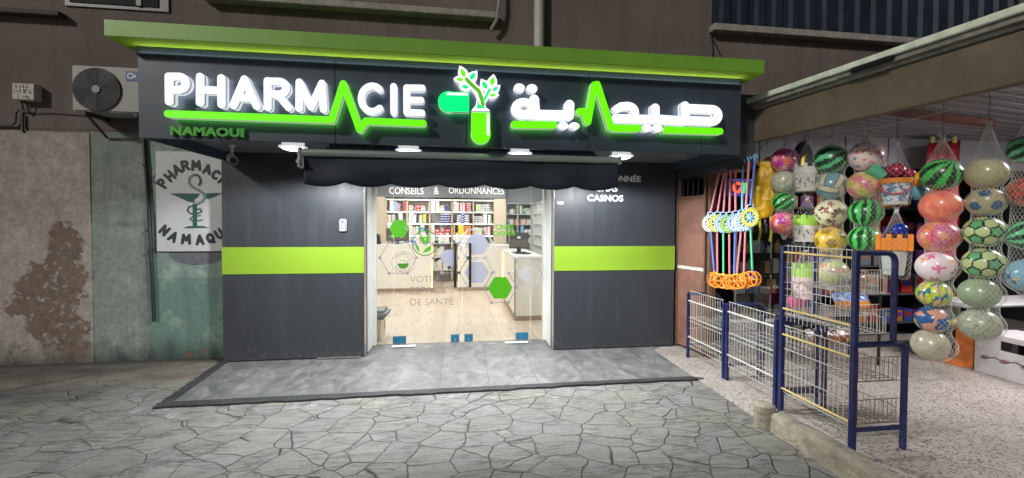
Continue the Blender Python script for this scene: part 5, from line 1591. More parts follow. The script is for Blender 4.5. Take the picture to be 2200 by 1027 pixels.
flat_shape('lit_letter', stroke(lpt([(1626, 394), (1634, 394), (1630, 403), (1636, 412), (1626, 412), (1626, 394)]), 0.011), 4.742, 0.006, LO, lb, step=0.005)
b = MB()
for k in range(22):
    for q_ in ((1566 + k * 4.4, 418), (1566 + k * 4.4, 387) if k % 3 else (1567, 390 + k)):
        x, z = lz(*q_); b.ball((x, 4.742, z), 0.006, 6, 4)
b.build('blue_light_dots', LBL, lb)

# red cloth poster hung with yellow clips behind the nets
a, c = at(1993, 308, Y=4.55), at(2066, 300, Y=4.55)
rp = thing('red_banner', 'long red sheet hung with yellow clips behind the ball nets', 'banner', (a.x, 4.55, 0.9))
b = MB(); n = 16
vs = [(a.x + (c.x - a.x) * i / n, 4.55 + 0.015 * math.sin(i * 1.3) + 0.01 * math.sin(j), a.z + (c.z - a.z) * i / n - j * 0.2) for j in range(9) for i in range(n + 1)]
b.add(vs, [(j * (n + 1) + i, j * (n + 1) + i + 1, (j + 1) * (n + 1) + i + 1, (j + 1) * (n + 1) + i) for j in range(8) for i in range(n)])
o_ = b.build('sheet', mat('red_cloth', (0.30, 0.010, 0.018), 0.5, var=0.15), rp, smooth=True)
md = o_.modifiers.new('t', 'SOLIDIFY'); md.thickness = 0.004
for px in (2004, 2052):
    q_ = at(px, 300, Y=4.53); MB().box(q_.x - 0.025, q_.x + 0.025, 4.52, 4.55, q_.z - 0.04, q_.z + 0.04).build('clip', mat('yellow_clip', (0.75, 0.68, 0.25), 0.4), rp, bevel=0.008)

# boxes and table on the right
M_OR = mat('orange_printed_card', (0.62, 0.17, 0.03), 0.5, var=0.35, scale=14)
a, c = at(2010, 776, Z=0.012), at(2089, 793, Z=0.012)
ob = thing('open_box', 'orange open cardboard box on the terrazzo behind the left ball net', 'box', (a.x, a.y, 0.012))
ex = (Vector(c) - Vector(a)); ex.z = 0; Lx = ex.length; ex.normalize(); ey = Vector((-ex.y, ex.x, 0))
if ey.x < 0: ey = -ey
def obox(org, s0, s1, t0, t1, z0, z1, b):
    vs = [tuple(Vector((org.x, org.y, 0)) + ex * s + ey * t + Vector((0, 0, z))) for z in (z0, z1) for t in (t0, t1) for s in (s0, s1)]
    return b.add(vs, [(0, 2, 3, 1), (4, 5, 7, 6), (0, 1, 5, 4), (2, 6, 7, 3), (0, 4, 6, 2), (1, 3, 7, 5)])
obox(a, -0.08, 0.16, 0, 0.01, 0.013, 0.09, MB()).build('front_flap', M_OR, ob)
obox(a, 0.16, Lx, 0, 0.012, 0.013, 0.46, MB()).build('front_panel', M_OR, ob)
obox(a, -0.1, Lx, 0.4, 0.41, 0.013, 0.46, MB()).build('back_panel', M_OR, ob)
obox(a, -0.1, Lx, 0.012, 0.4, 0.46, 0.475, MB()).build('top_panel', mat('green_printed_card', (0.12, 0.33, 0.05), 0.5, var=0.4, scale=9), ob)
obox(a, -0.1, 0.158, 0.3, 0.31, 0.1, 0.45, MB()).build('dark_inside', M_BLK, ob)
b = MB()
for k in range(4): b.ball(tuple(Vector((a.x, a.y, 0.50)) + ex * (0.05 + 0.1 * k) + ey * 0.05), (0.07, 0.04, 0.05), 10, 6)
b.build('paper_filling', mat('yellow_tissue', (0.55, 0.42, 0.07), 0.6), ob, smooth=True)
a2, c2 = at(2093, 795, Z=0.012), at(2230, 836, Z=0.012)
ex = (Vector(c2) - Vector(a2)); ex.z = 0; Lx = ex.length; ex.normalize(); ey = Vector((-ex.y, ex.x, 0))
if ey.x < 0: ey = -ey
wb = thing('white_carton', 'large white carton with a brown chain print and a torn hole on the terrazzo', 'box', (a2.x, a2.y, 0.012))
M_CARD = mat('white_card', (0.55, 0.53, 0.55), 0.55, var=0.08, scale=5)
for s0, s1, z0, z1 in ((0, 0.22, 0.013, 0.44), (0.22, 1.3, 0.013, 0.30), (0.22, 1.3, 0.40, 0.44), (1.3, Lx + 1.2, 0.013, 0.44)):
    obox(a2, s0, s1, 0, 0.012, z0, z1, MB()).build('front_panel', M_CARD, wb)
obox(a2, 0, 0.012, 0.013, 0.6, 0.013, 0.44, MB()).build('side_panel', M_CARD, wb)
obox(a2, 0.02, Lx + 1.2, 0.5, 0.6, 0.013, 0.44, MB()).build('dark_inside', M_BLK, wb)
obox(a2, 0, Lx + 1.2, 0.013, 0.49, 0.442, 0.452, MB()).build('top_panel', M_CARD, wb)
b = MB()
for k in range(9):
    s = 0.1 + k * 0.17
    o3 = Vector((a2.x, a2.y, 0.19 + 0.006 * math.sin(k))) + ex * s - ey * 0.004
    b.ball(tuple(o3), (0.035, 0.035, 0.018), 10, 6); b.tube([o3 + ex * 0.03, o3 + ex * 0.085 + Vector((0, 0, 0.02)), o3 + ex * 0.14], 0.006, 5)
b.build('chain_print', mat('brown_print', (0.16, 0.07, 0.07), 0.6), wb)
ta = thing('plastic_table', 'white plastic table behind the right ball net', 'table', (6.1, 4.0, 0.012))
M_PT = mat('white_plastic', (0.60, 0.60, 0.60), 0.4, var=0.06)
t0 = at(2045, 652, Y=3.9)
MB().box(t0.x + 0.12, t0.x + 1.8, 3.85, 4.3, t0.z - 0.05, t0.z).build('table_top', M_PT, ta, bevel=0.02)
for x, y in ((t0.x + 0.5, 3.92), (t0.x + 0.5, 4.2), (t0.x + 1.7, 3.92), (t0.x + 1.7, 4.2)):
    MB().box(x, x + 0.06, y, y + 0.06, 0.014, t0.z - 0.051).build('leg', M_PT, ta, bevel=0.01)

# ================================================================== WIRE RACKS
M_NAVY = mat('navy_painted_steel', (0.011, 0.015, 0.078), 0.45, var=0.6, scale=14, bump=0.05)
M_WIRE = mat('white_coated_wire', (0.48, 0.47, 0.44), 0.5, var=0.15, scale=12)
M_RWIRE = mat('rusty_wire', (0.14, 0.105, 0.085), 0.7, var=0.4, scale=20)
M_YEL = mat('yellowed_rail', (0.56, 0.44, 0.17), 0.55, var=0.2, scale=10)
def sqt(b, p, q, w=0.016):
    """square tube between two points"""
    b.tube([p, q], w * 1.25, 4)
def rounded(pts, r, n=5):
    out = [Vector(pts[0])]
    for i in range(1, len(pts) - 1):
        a, b_, c = Vector(pts[i - 1]), Vector(pts[i]), Vector(pts[i + 1])
        u, v = (a - b_).normalized(), (c - b_).normalized()
        for k in range(n + 1):
            t = k / n
            p0, p1 = b_ + u * r, b_ + v * r
            out.append((p0 * (1 - t) + b_ * t) * (1 - t) + (b_ * (1 - t) + p1 * t) * t)
    out.append(Vector(pts[-1]))
    return out
XR0 = 2.735
def grid_x(b, x, ya, yb, z0, z1, pitch, r=0.0026):
    y = ya
    while y < yb + 1e-6: b.tube([(x, y, z0), (x, y, z1)], r, 4, False); y += pitch
def rack(name, label, ya, yb, tall, wire, rail, rails):
    t = thing(name, label, 'rack', (XR0, (ya + yb) / 2, 0.012), 'blue framed wire racks along the curb')
    z0 = 0.013
    dep = 0.40
    h = 0.79
    for y in (ya, yb):
        b = MB()
        if tall:
            b.tube([(XR0, y, z0), (XR0, y, 1.425)], 0.023, 4)
            b.tube(rounded([(XR0, y, 1.41), (XR0 + 0.31, y, 1.41), (XR0 + 0.31, y, 0.775)], 0.07), 0.020, 8)
            b.tube(rounded([(XR0, y, 0.77), (XR0 + dep + 0.01, y, 0.77), (XR0 + dep + 0.01, y, z0)], 0.06), 0.021, 8)
        else:
            b.tube([(XR0, y, z0), (XR0, y, h)], 0.021, 4)
            b.tube(rounded([(XR0, y, h - 0.012), (XR0 + dep, y, h - 0.012), (XR0 + dep, y, z0)], 0.09), 0.019, 8)
        b.tube([(XR0, y, 0.17), (XR0 + dep, y, 0.17)], 0.016, 4)
        b.build('end_frame', M_NAVY, t)
    y0, y1 = ya - 0.02 if ya > yb else ya + 0.02, yb
    lo_, hi_ = min(ya, yb) + 0.03, max(ya, yb) - 0.03
    # street side wire panel
    b = MB()
    ztop = 1.44 if tall else h + 0.03
    if tall:
        grid_x(b, XR0, lo_, hi_, 0.80, ztop, 0.040, 0.0022); grid_x(b, XR0, lo_, hi_, 0.18, 0.755, 0.040, 0.0020)
        hz = (0.19, 0.36, 0.56, 0.755, 0.86, 1.07, 1.25, 1.43)
    else:
        grid_x(b, XR0, lo_, hi_, 0.16, ztop, 0.042, 0.0022)
        hz = (0.16, 0.46, 0.50, ztop)
    for z in hz: b.tube([(XR0 + 0.004, lo_ - 0.01, z), (XR0 + 0.004, hi_ + 0.01, z)], 0.0032, 5, False)
    b.build('wire_panel', wire, t)
    for z in rails: MB().tube([(XR0 - 0.006, lo_ - 0.02, z), (XR0 - 0.006, hi_ + 0.02, z)], 0.0085, 6).build('rail', rail, t)
    # wire shelves with a front lip
    levels = [(0.20, dep), (0.50, dep)] + ([(0.84, 0.30), (1.12, 0.30)] if tall else [])
    for z, d in levels:
        b = MB()
        y = lo_
        while y < hi_ + 1e-6:
            b.tube([(XR0 + 0.006, y, z), (XR0 + d - 0.03, y, z), (XR0 + d - 0.03, y, z + 0.11)], 0.0019, 4, False); y += 0.045
        for x in np.linspace(XR0 + 0.02, XR0 + d - 0.03, 4): b.tube([(x, lo_, z + 0.004), (x, hi_, z + 0.004)], 0.0026, 5, False)
        b.tube([(XR0 + d - 0.03, lo_, z + 0.11), (XR0 + d - 0.03, hi_, z + 0.11)], 0.003, 5, False)
        # short end fences
        for y in (lo_ - 0.012, hi_ + 0.012):
            for x in np.linspace(XR0 + 0.02, XR0 + d - 0.03, 11): b.tube([(x, y, z), (x, y, z + 0.17)], 0.0020, 4, False)
            for zz in (z, z + 0.17): b.tube([(XR0, y, zz), (XR0 + d, y, zz)], 0.0032, 5, False)
        b.build('wire_shelf', wire if z > 0.6 or not tall else M_RWIRE, t)
    return t
rack('wire_rack', 'low blue and white wire rack nearest to the brown steel door', 4.565, 3.90, False, M_WIRE, M_WIRE, (0.70, 0.27))
rack('wire_rack', 'low blue and white wire rack in the middle of the row', 3.85, 3.20, False, M_WIRE, M_WIRE, (0.72, 0.28))
rack('wire_rack', 'tall stepped navy wire rack with yellowed rails nearest the camera', 3.14, 2.50, True, M_WIRE, M_YEL, (1.375, 0.90, 0.68, 0.22))
# dark shelf rack deeper in, with snack bags
dr = thing('snack_rack', 'dark wire snack rack standing behind the tall navy rack', 'rack', (4.2, 3.9, 0.012))
rx0, rx1, ry0, ry1 = 3.95, 4.75, 4.05, 4.4
for x in (rx0, rx1):
    for y in (ry0, ry1): MB().tube([(x, y, 0.013), (x, y, 1.36)], 0.015, 4).build('post', M_BLK, dr)
for z in (0.25, 0.62, 0.95):
    b = MB()
    for x in np.linspace(rx0, rx1, 18): b.tube([(x, ry1, z), (x, ry0, z - 0.03), (x, ry0, z + 0.09)], 0.003, 4, False)
    for y in np.linspace(ry0, ry1, 5): b.tube([(rx0, y, z - 0.03 * (ry1 - y) / 0.35), (rx1, y, z - 0.03 * (ry1 - y) / 0.35)], 0.003, 4, False)
    b.tube([(rx0, ry0, z + 0.09), (rx1, ry0, z + 0.09)], 0.004, 5, False)
    b.build('wire_shelf', M_WIRE if z > 0.3 else M_RWIRE, dr)
def snack(x, y, z, w_, h_, m1, label, tilt=0.5):
    b = MB(); n = 10
    vs, fs = [], []
    for side in (1, -1):
        for j in range(n + 1):
            for i in range(n + 1):
                u, v = i / n, j / n
                bul = (math.sin(PI * u) * math.sin(PI * v)) ** 0.6 * 0.035 * side + 0.004 * math.sin(9 * u + 5 * v)
                vs.append((x + (u - 0.5) * w_, y - bul * 1.0 + v * h_ * math.sin(tilt), z + v * h_ * math.cos(tilt)))
        o_ = (n + 1) * (n + 1) * (0 if side > 0 else 1)
        for j in range(n):
            for i in range(n):
                a_ = o_ + j * (n + 1) + i; fs.append((a_, a_ + 1, a_ + n + 2, a_ + n + 1))
    b.add(vs, fs)
    finish(b.build('snack_bag', m1, smooth=True), label, 'snack bag', 'snack bags on the dark rack')
def print_mat(name, a, c, d, sc=9):
    nb = NB(name, 0.25)
    f = nb.noise(nb.tc, sc, 4, 0.6, 0.6)
    z = nb.sep(nb.tc)[2]
    k = nb.math('GREATER_THAN', nb.math('ADD', nb.math('MULTIPLY', z, 7.0), nb.math('MULTIPLY', f, 0.9)), 1.0)
    c1 = nb.mix(nb.ramp(f, [(0.45, 0.0), (0.55, 1.0)]), a, c)
    c2 = nb.mix(nb.ramp(f, [(0.42, 0.0), (0.6, 1.0)]), d, (0.75, 0.72, 0.7))
    return nb.out(nb.mix(k, c1, c2))
SB1 = print_mat('blue_orange_print', (0.55, 0.22, 0.04), (0.35, 0.12, 0.03), (0.04, 0.16, 0.55))
SB2 = print_mat('brown_gold_print', (0.12, 0.03, 0.02), (0.5, 0.25, 0.05), (0.06, 0.02, 0.02), 14)
for i in range(3): snack(4.34 + i * 0.15, 4.10, 0.655, 0.17, 0.20, SB1, ['leftmost', 'middle', 'rightmost'][i] + ' blue and orange snack bag on the dark rack')
for i in range(4): snack(4.08 + i * 0.19, 4.12, 0.985, 0.2, 0.14, SB2, ORD[i] + ' brown and gold snack bag from the left, upper level of the dark rack', 0.7)
for i in range(3): snack(4.05 + i * 0.2, 4.12, 0.27, 0.2, 0.17, SB2, ORD[i] + ' brown snack bag from the left, bottom level of the dark rack', 0.6)

# dark stock shelves deeper in the toy shop
random.seed(33)
TG = [('red', (0.30, 0.02, 0.02)), ('purple', (0.14, 0.03, 0.20)), ('blue', (0.02, 0.06, 0.25)), ('black', (0.012, 0.012, 0.014)), ('brown', (0.10, 0.05, 0.03)), ('green', (0.03, 0.16, 0.05)), ('grey', (0.15, 0.15, 0.16)), ('orange', (0.40, 0.13, 0.02))]
for sx0, sx1, sy, nm_ in ((4.35, 5.35, 4.98, 'left'), (5.5, 6.7, 4.98, 'right')):
    t = thing('stock_shelf', f'{nm_} dark stock shelf full of toy boxes deep behind the ball nets', 'shelf', ((sx0 + sx1) / 2, sy, 0.012))
    MB().box(sx0, sx1, sy + 0.36, sy + 0.38, 0.013, 2.2).build('back_panel', M_BLK, t)
    for x in (sx0, sx1): MB().box(x - 0.015, x + 0.015, sy, sy + 0.359, 0.013, 2.2).build('side_panel', M_DARK, t)
    for z in (0.25, 0.65, 1.05, 1.45, 1.85): MB().box(sx0 + 0.016, sx1 - 0.016, sy + 0.001, sy + 0.358, z - 0.02, z).build('shelf_board', mat('dark_grey_board', (0.06, 0.06, 0.062), 0.6), t)
    for zi, z in enumerate((0.25, 0.65, 1.05, 1.45, 1.85)):
        x = sx0 + 0.04; k = 0
        while x < sx1 - 0.2:
            cn, cc = random.choice(TG)
            w_, h_ = random.uniform(0.10, 0.2), random.uniform(0.14, 0.30)
            q_ = MB().box(x, x + w_, sy + 0.04, sy + 0.25, z + 0.001, z + h_)
            q_.mat(1).box(x + w_ * 0.15, x + w_ * 0.85, sy + 0.036, sy + 0.0395, z + h_ * 0.45, z + h_ * 0.85)
            q_ = q_.build('toy_box', [mat('toy_pack_' + cn, cc, 0.4), mat('toy_pack_' + random.choice(TG)[0], random.choice(TG)[1], 0.4)], bevel=0.003)
            finish(q_, f'{cn} toy box, {ORD[k]} from left, {ORD[zi]} board up on the {nm_} stock shelf', 'toy box', 'toy boxes on the stock shelves')
            x += w_ + random.uniform(0.01, 0.05); k += 1

# ================================================================== HANGING TOYS
VC = vcol_mat('printed_ball_vinyl', 0.32)
def nz(d, f, seed=0):
    rs = np.random.RandomState(seed)
    v = np.zeros(len(d)); a = 1.0
    for o_ in range(4):
        for _ in range(4):
            k = rs.normal(size=3) * f
            v += a * np.sin(d @ k + rs.uniform(0, 6.28))
        f *= 1.9; a *= 0.55
    return v / 4
PHI = (1 + 5 ** .5) / 2
ICO = np.array([(0, s1, s2 * PHI) for s1 in (1, -1) for s2 in (1, -1)] + [(s1, s2 * PHI, 0) for s1 in (1, -1) for s2 in (1, -1)] + [(s2 * PHI, 0, s1) for s1 in (1, -1) for s2 in (1, -1)], float)
ICO /= np.linalg.norm(ICO, axis=1)[:, None]
DOD = np.array([(a, b_, c) for a in (1, -1) for b_ in (1, -1) for c in (1, -1)] + [(a / PHI, 0, b_ * PHI) for a in (1, -1) for b_ in (1, -1)] + [(b_ * PHI, a / PHI, 0) for a in (1, -1) for b_ in (1, -1)] + [(0, b_ * PHI, a / PHI) for a in (1, -1) for b_ in (1, -1)], float)
DOD /= np.linalg.norm(DOD, axis=1)[:, None]
def tang(c):
    a = np.array([0, 0, 1.]) if abs(c[2]) < 0.9 else np.array([1., 0, 0])
    u = np.cross(a, c); u /= np.linalg.norm(u)
    return u, np.cross(c, u)
def star_f(d, c, R_, rot=0.0, inner=0.42):
    """signed star function around direction c: < 0 inside"""
    u, v = tang(c)
    x, y, z = d @ u, d @ v, d @ c
    r = np.hypot(x, y); t = (np.arctan2(y, x) + rot) % (2 * PI / 5)
    t = np.minimum(t, 2 * PI / 5 - t)
    p = np.array([R_, 0]); q = np.array([R_ * inner * math.cos(PI / 5), R_ * inner * math.sin(PI / 5)])
    e = q - p; n_ = np.array([e[1], -e[0]]) / np.hypot(*e)
    f = (r * np.cos(t) - p[0]) * n_[0] + (r * np.sin(t) - p[1]) * n_[1]
    if (0 - p[0]) * n_[0] + (0 - p[1]) * n_[1] > 0: f = -f
    return np.where(z > 0.1, f, 1.0)
def paint(out, mask, col): out[mask] = col
def p_melon(d, dark=(0.008, 0.045, 0.016), light=(0.06, 0.55, 0.10), n=10, seed=1):
    lon = np.arctan2(d[:, 1], d[:, 0])
    w_ = nz(d, 3.2, seed) * 0.55 + nz(d, 11, seed + 5) * 0.25
    s = np.sin(n * lon + w_ * 1.6)
    o_ = np.empty((len(d), 3)); o_[:] = dark
    paint(o_, s > 0.05 + 0.35 * nz(d, 8, seed + 2), light)
    paint(o_, (s > 0.05) & (nz(d, 26, seed + 9) > 0.75), dark)
    return o_
def p_star(d, c1=(0.62, 0.05, 0.48), c2=(0.90, 0.22, 0.09), c3=(0.85, 0.12, 0.32), sc=(0.95, 0.42, 0.42), edge=(0.12, 0.02, 0.14), seed=0):
    o_ = np.empty((len(d), 3))
    ds = d @ ICO.T
    k = np.argsort(-ds, axis=1)
    cs = [np.array(c1), np.array(c2), np.array(c3)]
    idx = (k[:, 0] + k[:, 1]) % 3
    for q in range(3): o_[idx == q] = cs[q]
    gap = np.take_along_axis(ds, k[:, :1], 1)[:, 0] - np.take_along_axis(ds, k[:, 1:2], 1)[:, 0]
    o_[gap < 0.02] = edge
    for i, c in enumerate(ICO):
        f = star_f(d, c, 0.46, i)
        o_[np.abs(f) < 0.016] = edge
        o_[f < -0.016] = sc
    return o_
def p_soccer(d, pent=(0.12, 0.42, 0.18), hexc=(0.46, 0.56, 0.24), edge=(0.012, 0.02, 0.012), lw=0.036, seed=0, mixv=0.12):
    C = np.vstack([ICO, DOD]); s = d @ C.T
    s[:, :12] -= 0.012
    k = np.argsort(-s, axis=1)
    o_ = np.empty((len(d), 3))
    o_[:] = hexc
    o_[k[:, 0] < 12] = pent
    if mixv:
        rs = np.random.RandomState(seed); f = 1 + mixv * rs.uniform(-1, 1, 32); o_ *= f[k[:, 0]][:, None]
    if edge is not None:
        gap = np.take_along_axis(s, k[:, :1], 1)[:, 0] - np.take_along_axis(s, k[:, 1:2], 1)[:, 0]
        o_[gap < lw] = edge
    return o_
def p_pent(d, base=(0.42, 0.38, 0.23), pc=(0.05, 0.12, 0.22), size=0.945):
    o_ = p_soccer(d, pc, base, None, mixv=0)
    n_ = nz(d, 4, 3)
    o_ *= (1 + 0.08 * n_)[:, None]
    m = (d @ ICO.T).max(1) < size
    o_[m] = np.array(base) * (1 + 0.08 * n_[m])[:, None]
    return o_
def p_print(d, base=(0.72, 0.62, 0.58), cols=((0.12, 0.25, 0.55), (0.75, 0.2, 0.3), (0.8, 0.35, 0.15)), n=60, size=0.13, stars=True, seed=0):
    rs = np.random.RandomState(seed)
    o_ = np.empty((len(d), 3)); o_[:] = base
    for i in range(n):
        c = rs.normal(size=3); c /= np.linalg.norm(c)
        r = size * rs.uniform(0.6, 1.3)
        if stars: m = star_f(d, c, r, rs.uniform(0, 6)) < 0
        else:
            u, v = tang(c); x, y = d @ u, d @ v
            m = (np.hypot(x, y) < r * (0.75 + 0.35 * np.sin(4 * np.arctan2(y, x) + i) + 0.2 * np.sin(7 * np.arctan2(y, x)))) & (d @ c > 0)
        o_[m] = cols[i % len(cols)]
    return o_
def p_marble(d, a=(0.90, 0.12, 0.13), b_=(1.0, 0.33, 0.17), f=7, seed=4, k=1.6):
    t = np.clip(0.5 + k * 0.5 * nz(d, f, seed), 0, 1)[:, None]
    return np.array(a) * (1 - t) + np.array(b_) * t
def p_seam(d, base=(0.40, 0.40, 0.26), n=3, f=5):
    o_ = p_marble(d, [q * 0.86 for q in base], [min(1, q * 1.12) for q in base], f, 8, 1.0)
    w_ = np.abs(d[:, 2] * n + 0.25 * nz(d, 2.5, 3)) % 1
    o_[w_ < 0.035] *= 0.72
    return o_
def p_volley(d, a=(0.62, 0.58, 0.44), b_=(0.16, 0.34, 0.42), e=(0.03, 0.035, 0.04)):
    ax = np.argmax(np.abs(d), axis=1)
    r_ = np.arange(len(d))
    m = d[r_, ax]
    p = d[r_, (ax + 1) % 3] / np.abs(m)
    q = d[r_, (ax + 2) % 3] / np.abs(m)
    o_ = np.empty((len(d), 3)); o_[:] = a
    o_[np.abs(p) < 0.36] = b_
    o_[(np.abs(np.abs(p) - 0.36) < 0.035) | (np.maximum(np.abs(p), np.abs(q)) > 0.955)] = e
    return o_
def p_tri(d, cols=((0.58, 0.68, 0.05), (0.03, 0.18, 0.28), (0.75, 0.48, 0.28), (0.50, 0.62, 0.05))):
    lat = np.arcsin(np.clip(d[:, 2], -1, 1)) / PI * 6
    lon = np.arctan2(d[:, 1], d[:, 0]) / PI * 6
    r_ = np.floor(lat); u = lon + 0.5 * (r_ % 2); fu = u % 1; fv = lat % 1
    up = fv < 1 - np.abs(2 * fu - 1)
    i = (np.floor(u) * 2 + up + r_ * 3).astype(int) % 4
    o_ = np.array(cols)[i]
    e = np.abs(fv - (1 - np.abs(2 * fu - 1))) < 0.06
    o_[e] = (0.05, 0.1, 0.08)
    return o_
def p_swirl(d):
    f = nz(d, 2.2, 6)
    o_ = np.empty((len(d), 3)); o_[:] = (0.025, 0.10, 0.30)
    o_[f > 0.35] = (0.55, 0.48, 0.12)
    o_[(f > 0.30) & (f <= 0.35)] = (0.6, 0.6, 0.58)
    o_[f < -0.38] = (0.62, 0.30, 0.22)
    o_[(f < -0.30) & (f >= -0.38)] = (0.02, 0.02, 0.03)
    return o_
def p_clear(d, base=(0.5, 0.52, 0.42)):
    o_ = p_marble(d, base, [q * 1.15 for q in base], 4, 2)
    for i, c in enumerate(ICO):
        f = star_f(d, c, 0.5, i * 1.3)
        o_[np.abs(f) < 0.018] = (0.16, 0.19, 0.16)
    return o_
BALLM = {}
def ball_mesh(key, fn, n=120, m=84):
    if key in BALLM: return BALLM[key]
    b = MB().ball((0, 0, 0), 1.0, n, m)
    me = bpy.data.meshes.new('toy_ball')
    me.from_pydata(b.v, [], b.f)
    d = np.array(b.v); d /= np.linalg.norm(d, axis=1)[:, None]
    c = np.ones((len(d), 4), np.float32); c[:, :3] = np.clip(fn(d), 0, 1)
    at_ = me.color_attributes.new('Col', 'FLOAT_COLOR', 'POINT')
    at_.data.foreach_set('color', c.ravel())
    me.materials.append(VC)
    me.polygons.foreach_set('use_smooth', [True] * len(me.polygons))
    BALLM[key] = me
    return me
M_NET = mat('white_net_cord', (0.62, 0.62, 0.60), 0.6)
M_HOOK = mat('hook_wire', (0.2, 0.2, 0.2), 0.4, 0.6)
def net(loc, prof, label, cords=22, r=0.0008, pitch=0.024, ztop=None):
    """diamond net round a radius profile [(z, r)...] from top to bottom"""
    t = thing('net_bag', label, 'net bag', (loc.x, loc.y, prof[-1][0]), 'white net bags of balls under the canopy')
    zs_ = np.arange(prof[0][0], prof[-1][0], -pitch)
    pz_, pr_ = [p[0] for p in prof][::-1], [p[1] for p in prof][::-1]
    rr = np.interp(zs_, pz_, pr_)
    b = MB()
    P = lambda i, j: Vector((loc.x + rr[i] * math.cos(2 * PI * (j + 0.5 * (i % 2)) / cords), loc.y + rr[i] * math.sin(2 * PI * (j + 0.5 * (i % 2)) / cords), zs_[i]))
    for i in range(len(zs_) - 1):
        for j in range(cords):
            a = P(i, j)
            for s in ((0, 1) if i % 2 else (0, -1)):
                b.tube([a, P(i + 1, j + s)], r, 3, False)
    b.build('netting', M_NET, t)
    b = MB()
    for k in range(9):
        a = 2 * PI * k / 9
        b.tube([(loc.x, loc.y, prof[0][0] - 0.02), (loc.x + 0.02 * math.cos(a), loc.y + 0.02 * math.sin(a), prof[0][0] + 0.02), (loc.x + 0.035 * math.cos(a + .4), loc.y + 0.03 * math.sin(a), prof[0][0] + 0.02 + 0.015 * (k % 3))], 0.0025, 3, False)
    b.tube([(loc.x - .012, loc.y, prof[0][0] - 0.03), (loc.x + .012, loc.y, prof[0][0])], 0.014, 8)
    b.build('knot', M_NET, t)
    b = MB(); zt = ztop or 2.775
    b.tube([(loc.x + 0.02, loc.y, prof[0][0] - 0.005), (loc.x + 0.022, loc.y, prof[0][0] + 0.015), (loc.x, loc.y, prof[0][0] + 0.03), (loc.x, loc.y, zt)], 0.0022, 5)
    b.build('hook', M_HOOK, t)
    return t
NLINE = lambda px: None
def on_line(px):
    """where the line the toys hang from (parallel to the beam) passes this direction"""
    d = ray(px, 483)
    k = d.x / d.y
    Y = 5.076 / (k + 0.381)
    return Vector((k * Y, Y, 0))
def z_at(py, p, px):
    d = ray(px, py)
    return EYE + d.z * math.hypot(p.x, p.y) / math.hypot(d.x, d.y)
def ball_net(px, ytop, balls, where, bottom=0.06, z_over=None):
    """balls: (px, py, half height in px, pattern key, fn, label, (rx, ry, rz))"""
    p = on_line(px)
    zt = z_at(ytop, p, px)
    prof = [(zt, 0.008)]
    lo_ = None
    for (bx, by, hh, key, fn, lab, rot) in balls:
        q = on_line(px)
        z = z_at(by, p, bx)
        dd_ = ray(bx, by); rho = math.hypot(p.x, p.y)
        q = Vector((dd_.x, dd_.y, 0)).normalized() * rho
        dist = Vector((q.x, q.y, z - EYE)).length
        ph = math.atan2(abs(bx - CXP), FPX)
        r = hh / FPX * dist * math.cos(ph) * 1.01
        o_ = bpy.data.objects.new('toy_ball', ball_mesh(key, fn))
        COL.objects.link(o_)
        o_.location = (q.x, q.y, z); o_.scale = (r, r, r * 0.985); o_.rotation_euler = [R(a) for a in rot]
        finish(o_, (lab + ' ' + where), 'ball', 'inflatable balls hanging in nets')
        if prof[-1][0] - (z + r) > 0.05 and len(prof) > 1: pass
        for t in (0.75, 0.25, -0.25, -0.75):
            prof.append((z + r * t, max(0.03, r * math.sqrt(1 - t * t) + 0.005)))
        lo_ = (z - r)
    prof.append((lo_ - 0.01, 0.03)); prof.append((lo_ - bottom, 0.012))
    prof.sort(key=lambda q: -q[0])
    return net(p, prof, 'white net ' + where.replace('in the', 'bag:', 1) if False else where_label[where])
where_label = {}
def BN(px, ytop, where, netlab, balls, **k):
    where_label[where] = netlab
    return ball_net(px, ytop, balls, where, **k)
ml = lambda d: p_melon(d)
ml2 = lambda d: p_melon(d, (0.008, 0.045, 0.025), (0.13, 0.60, 0.28), 9, 4)
st1 = lambda d: p_star(d)
clr = lambda d: p_clear(d)
VW = lambda n_: 'in the ' + n_
BN(1685, 306, 'in the short net beside the yellow vest', 'short white net with four balls beside the yellow vest', [
    (1684, 344, 24.5, 'st1', st1, 'magenta and orange star ball, topmost', (80, 10, 40)), (1683, 391, 23.5, 'clr', clr, 'pale clear ball with star outlines, second', (10, 60, 20)),
    (1684, 434, 22, 'ml', ml, 'green watermelon ball, third', (50, 20, 30)), (1682, 479, 23.5, 'st1b', st1, 'magenta and orange star ball, lowest', (40, 60, 90))])
BN(1786, 288, 'in the net left of the stars net', 'white net with watermelon, volleyball and yellow balls', [
    (1785, 343, 30.5, 'ml2', ml2, 'pale striped watermelon ball, topmost', (65, 0, 30)), (1785, 399, 28.5, 'vol', lambda d: p_volley(d), 'cream and blue volleyball pattern ball', (20, 35, 50)),
    (1784, 457, 28.5, 'prn', lambda d: p_print(d, (0.70, 0.68, 0.45), ((0.03, 0.03, 0.03), (0.12, 0.08, 0.04), (0.45, 0.1, 0.08)), 60, 0.22, False, 5), 'cream ball with black brush marks', (0, 0, 0)),
    (1784, 516, 28.5, 'yel', lambda d: p_pent(d, (0.62, 0.42, 0.03), (0.28, 0.17, 0.02), 0.935), 'yellow ball with brown pentagons', (30, 20, 0)),
    (1790, 585, 28, 'mix', lambda d: p_print(d, (0.36, 0.42, 0.20), ((0.1, 0.3, 0.45), (0.6, 0.5, 0.15), (0.5, 0.25, 0.2)), 40, 0.3, False, 8), 'pale blue and yellow patched ball, lowest', (0, 0, 0))])
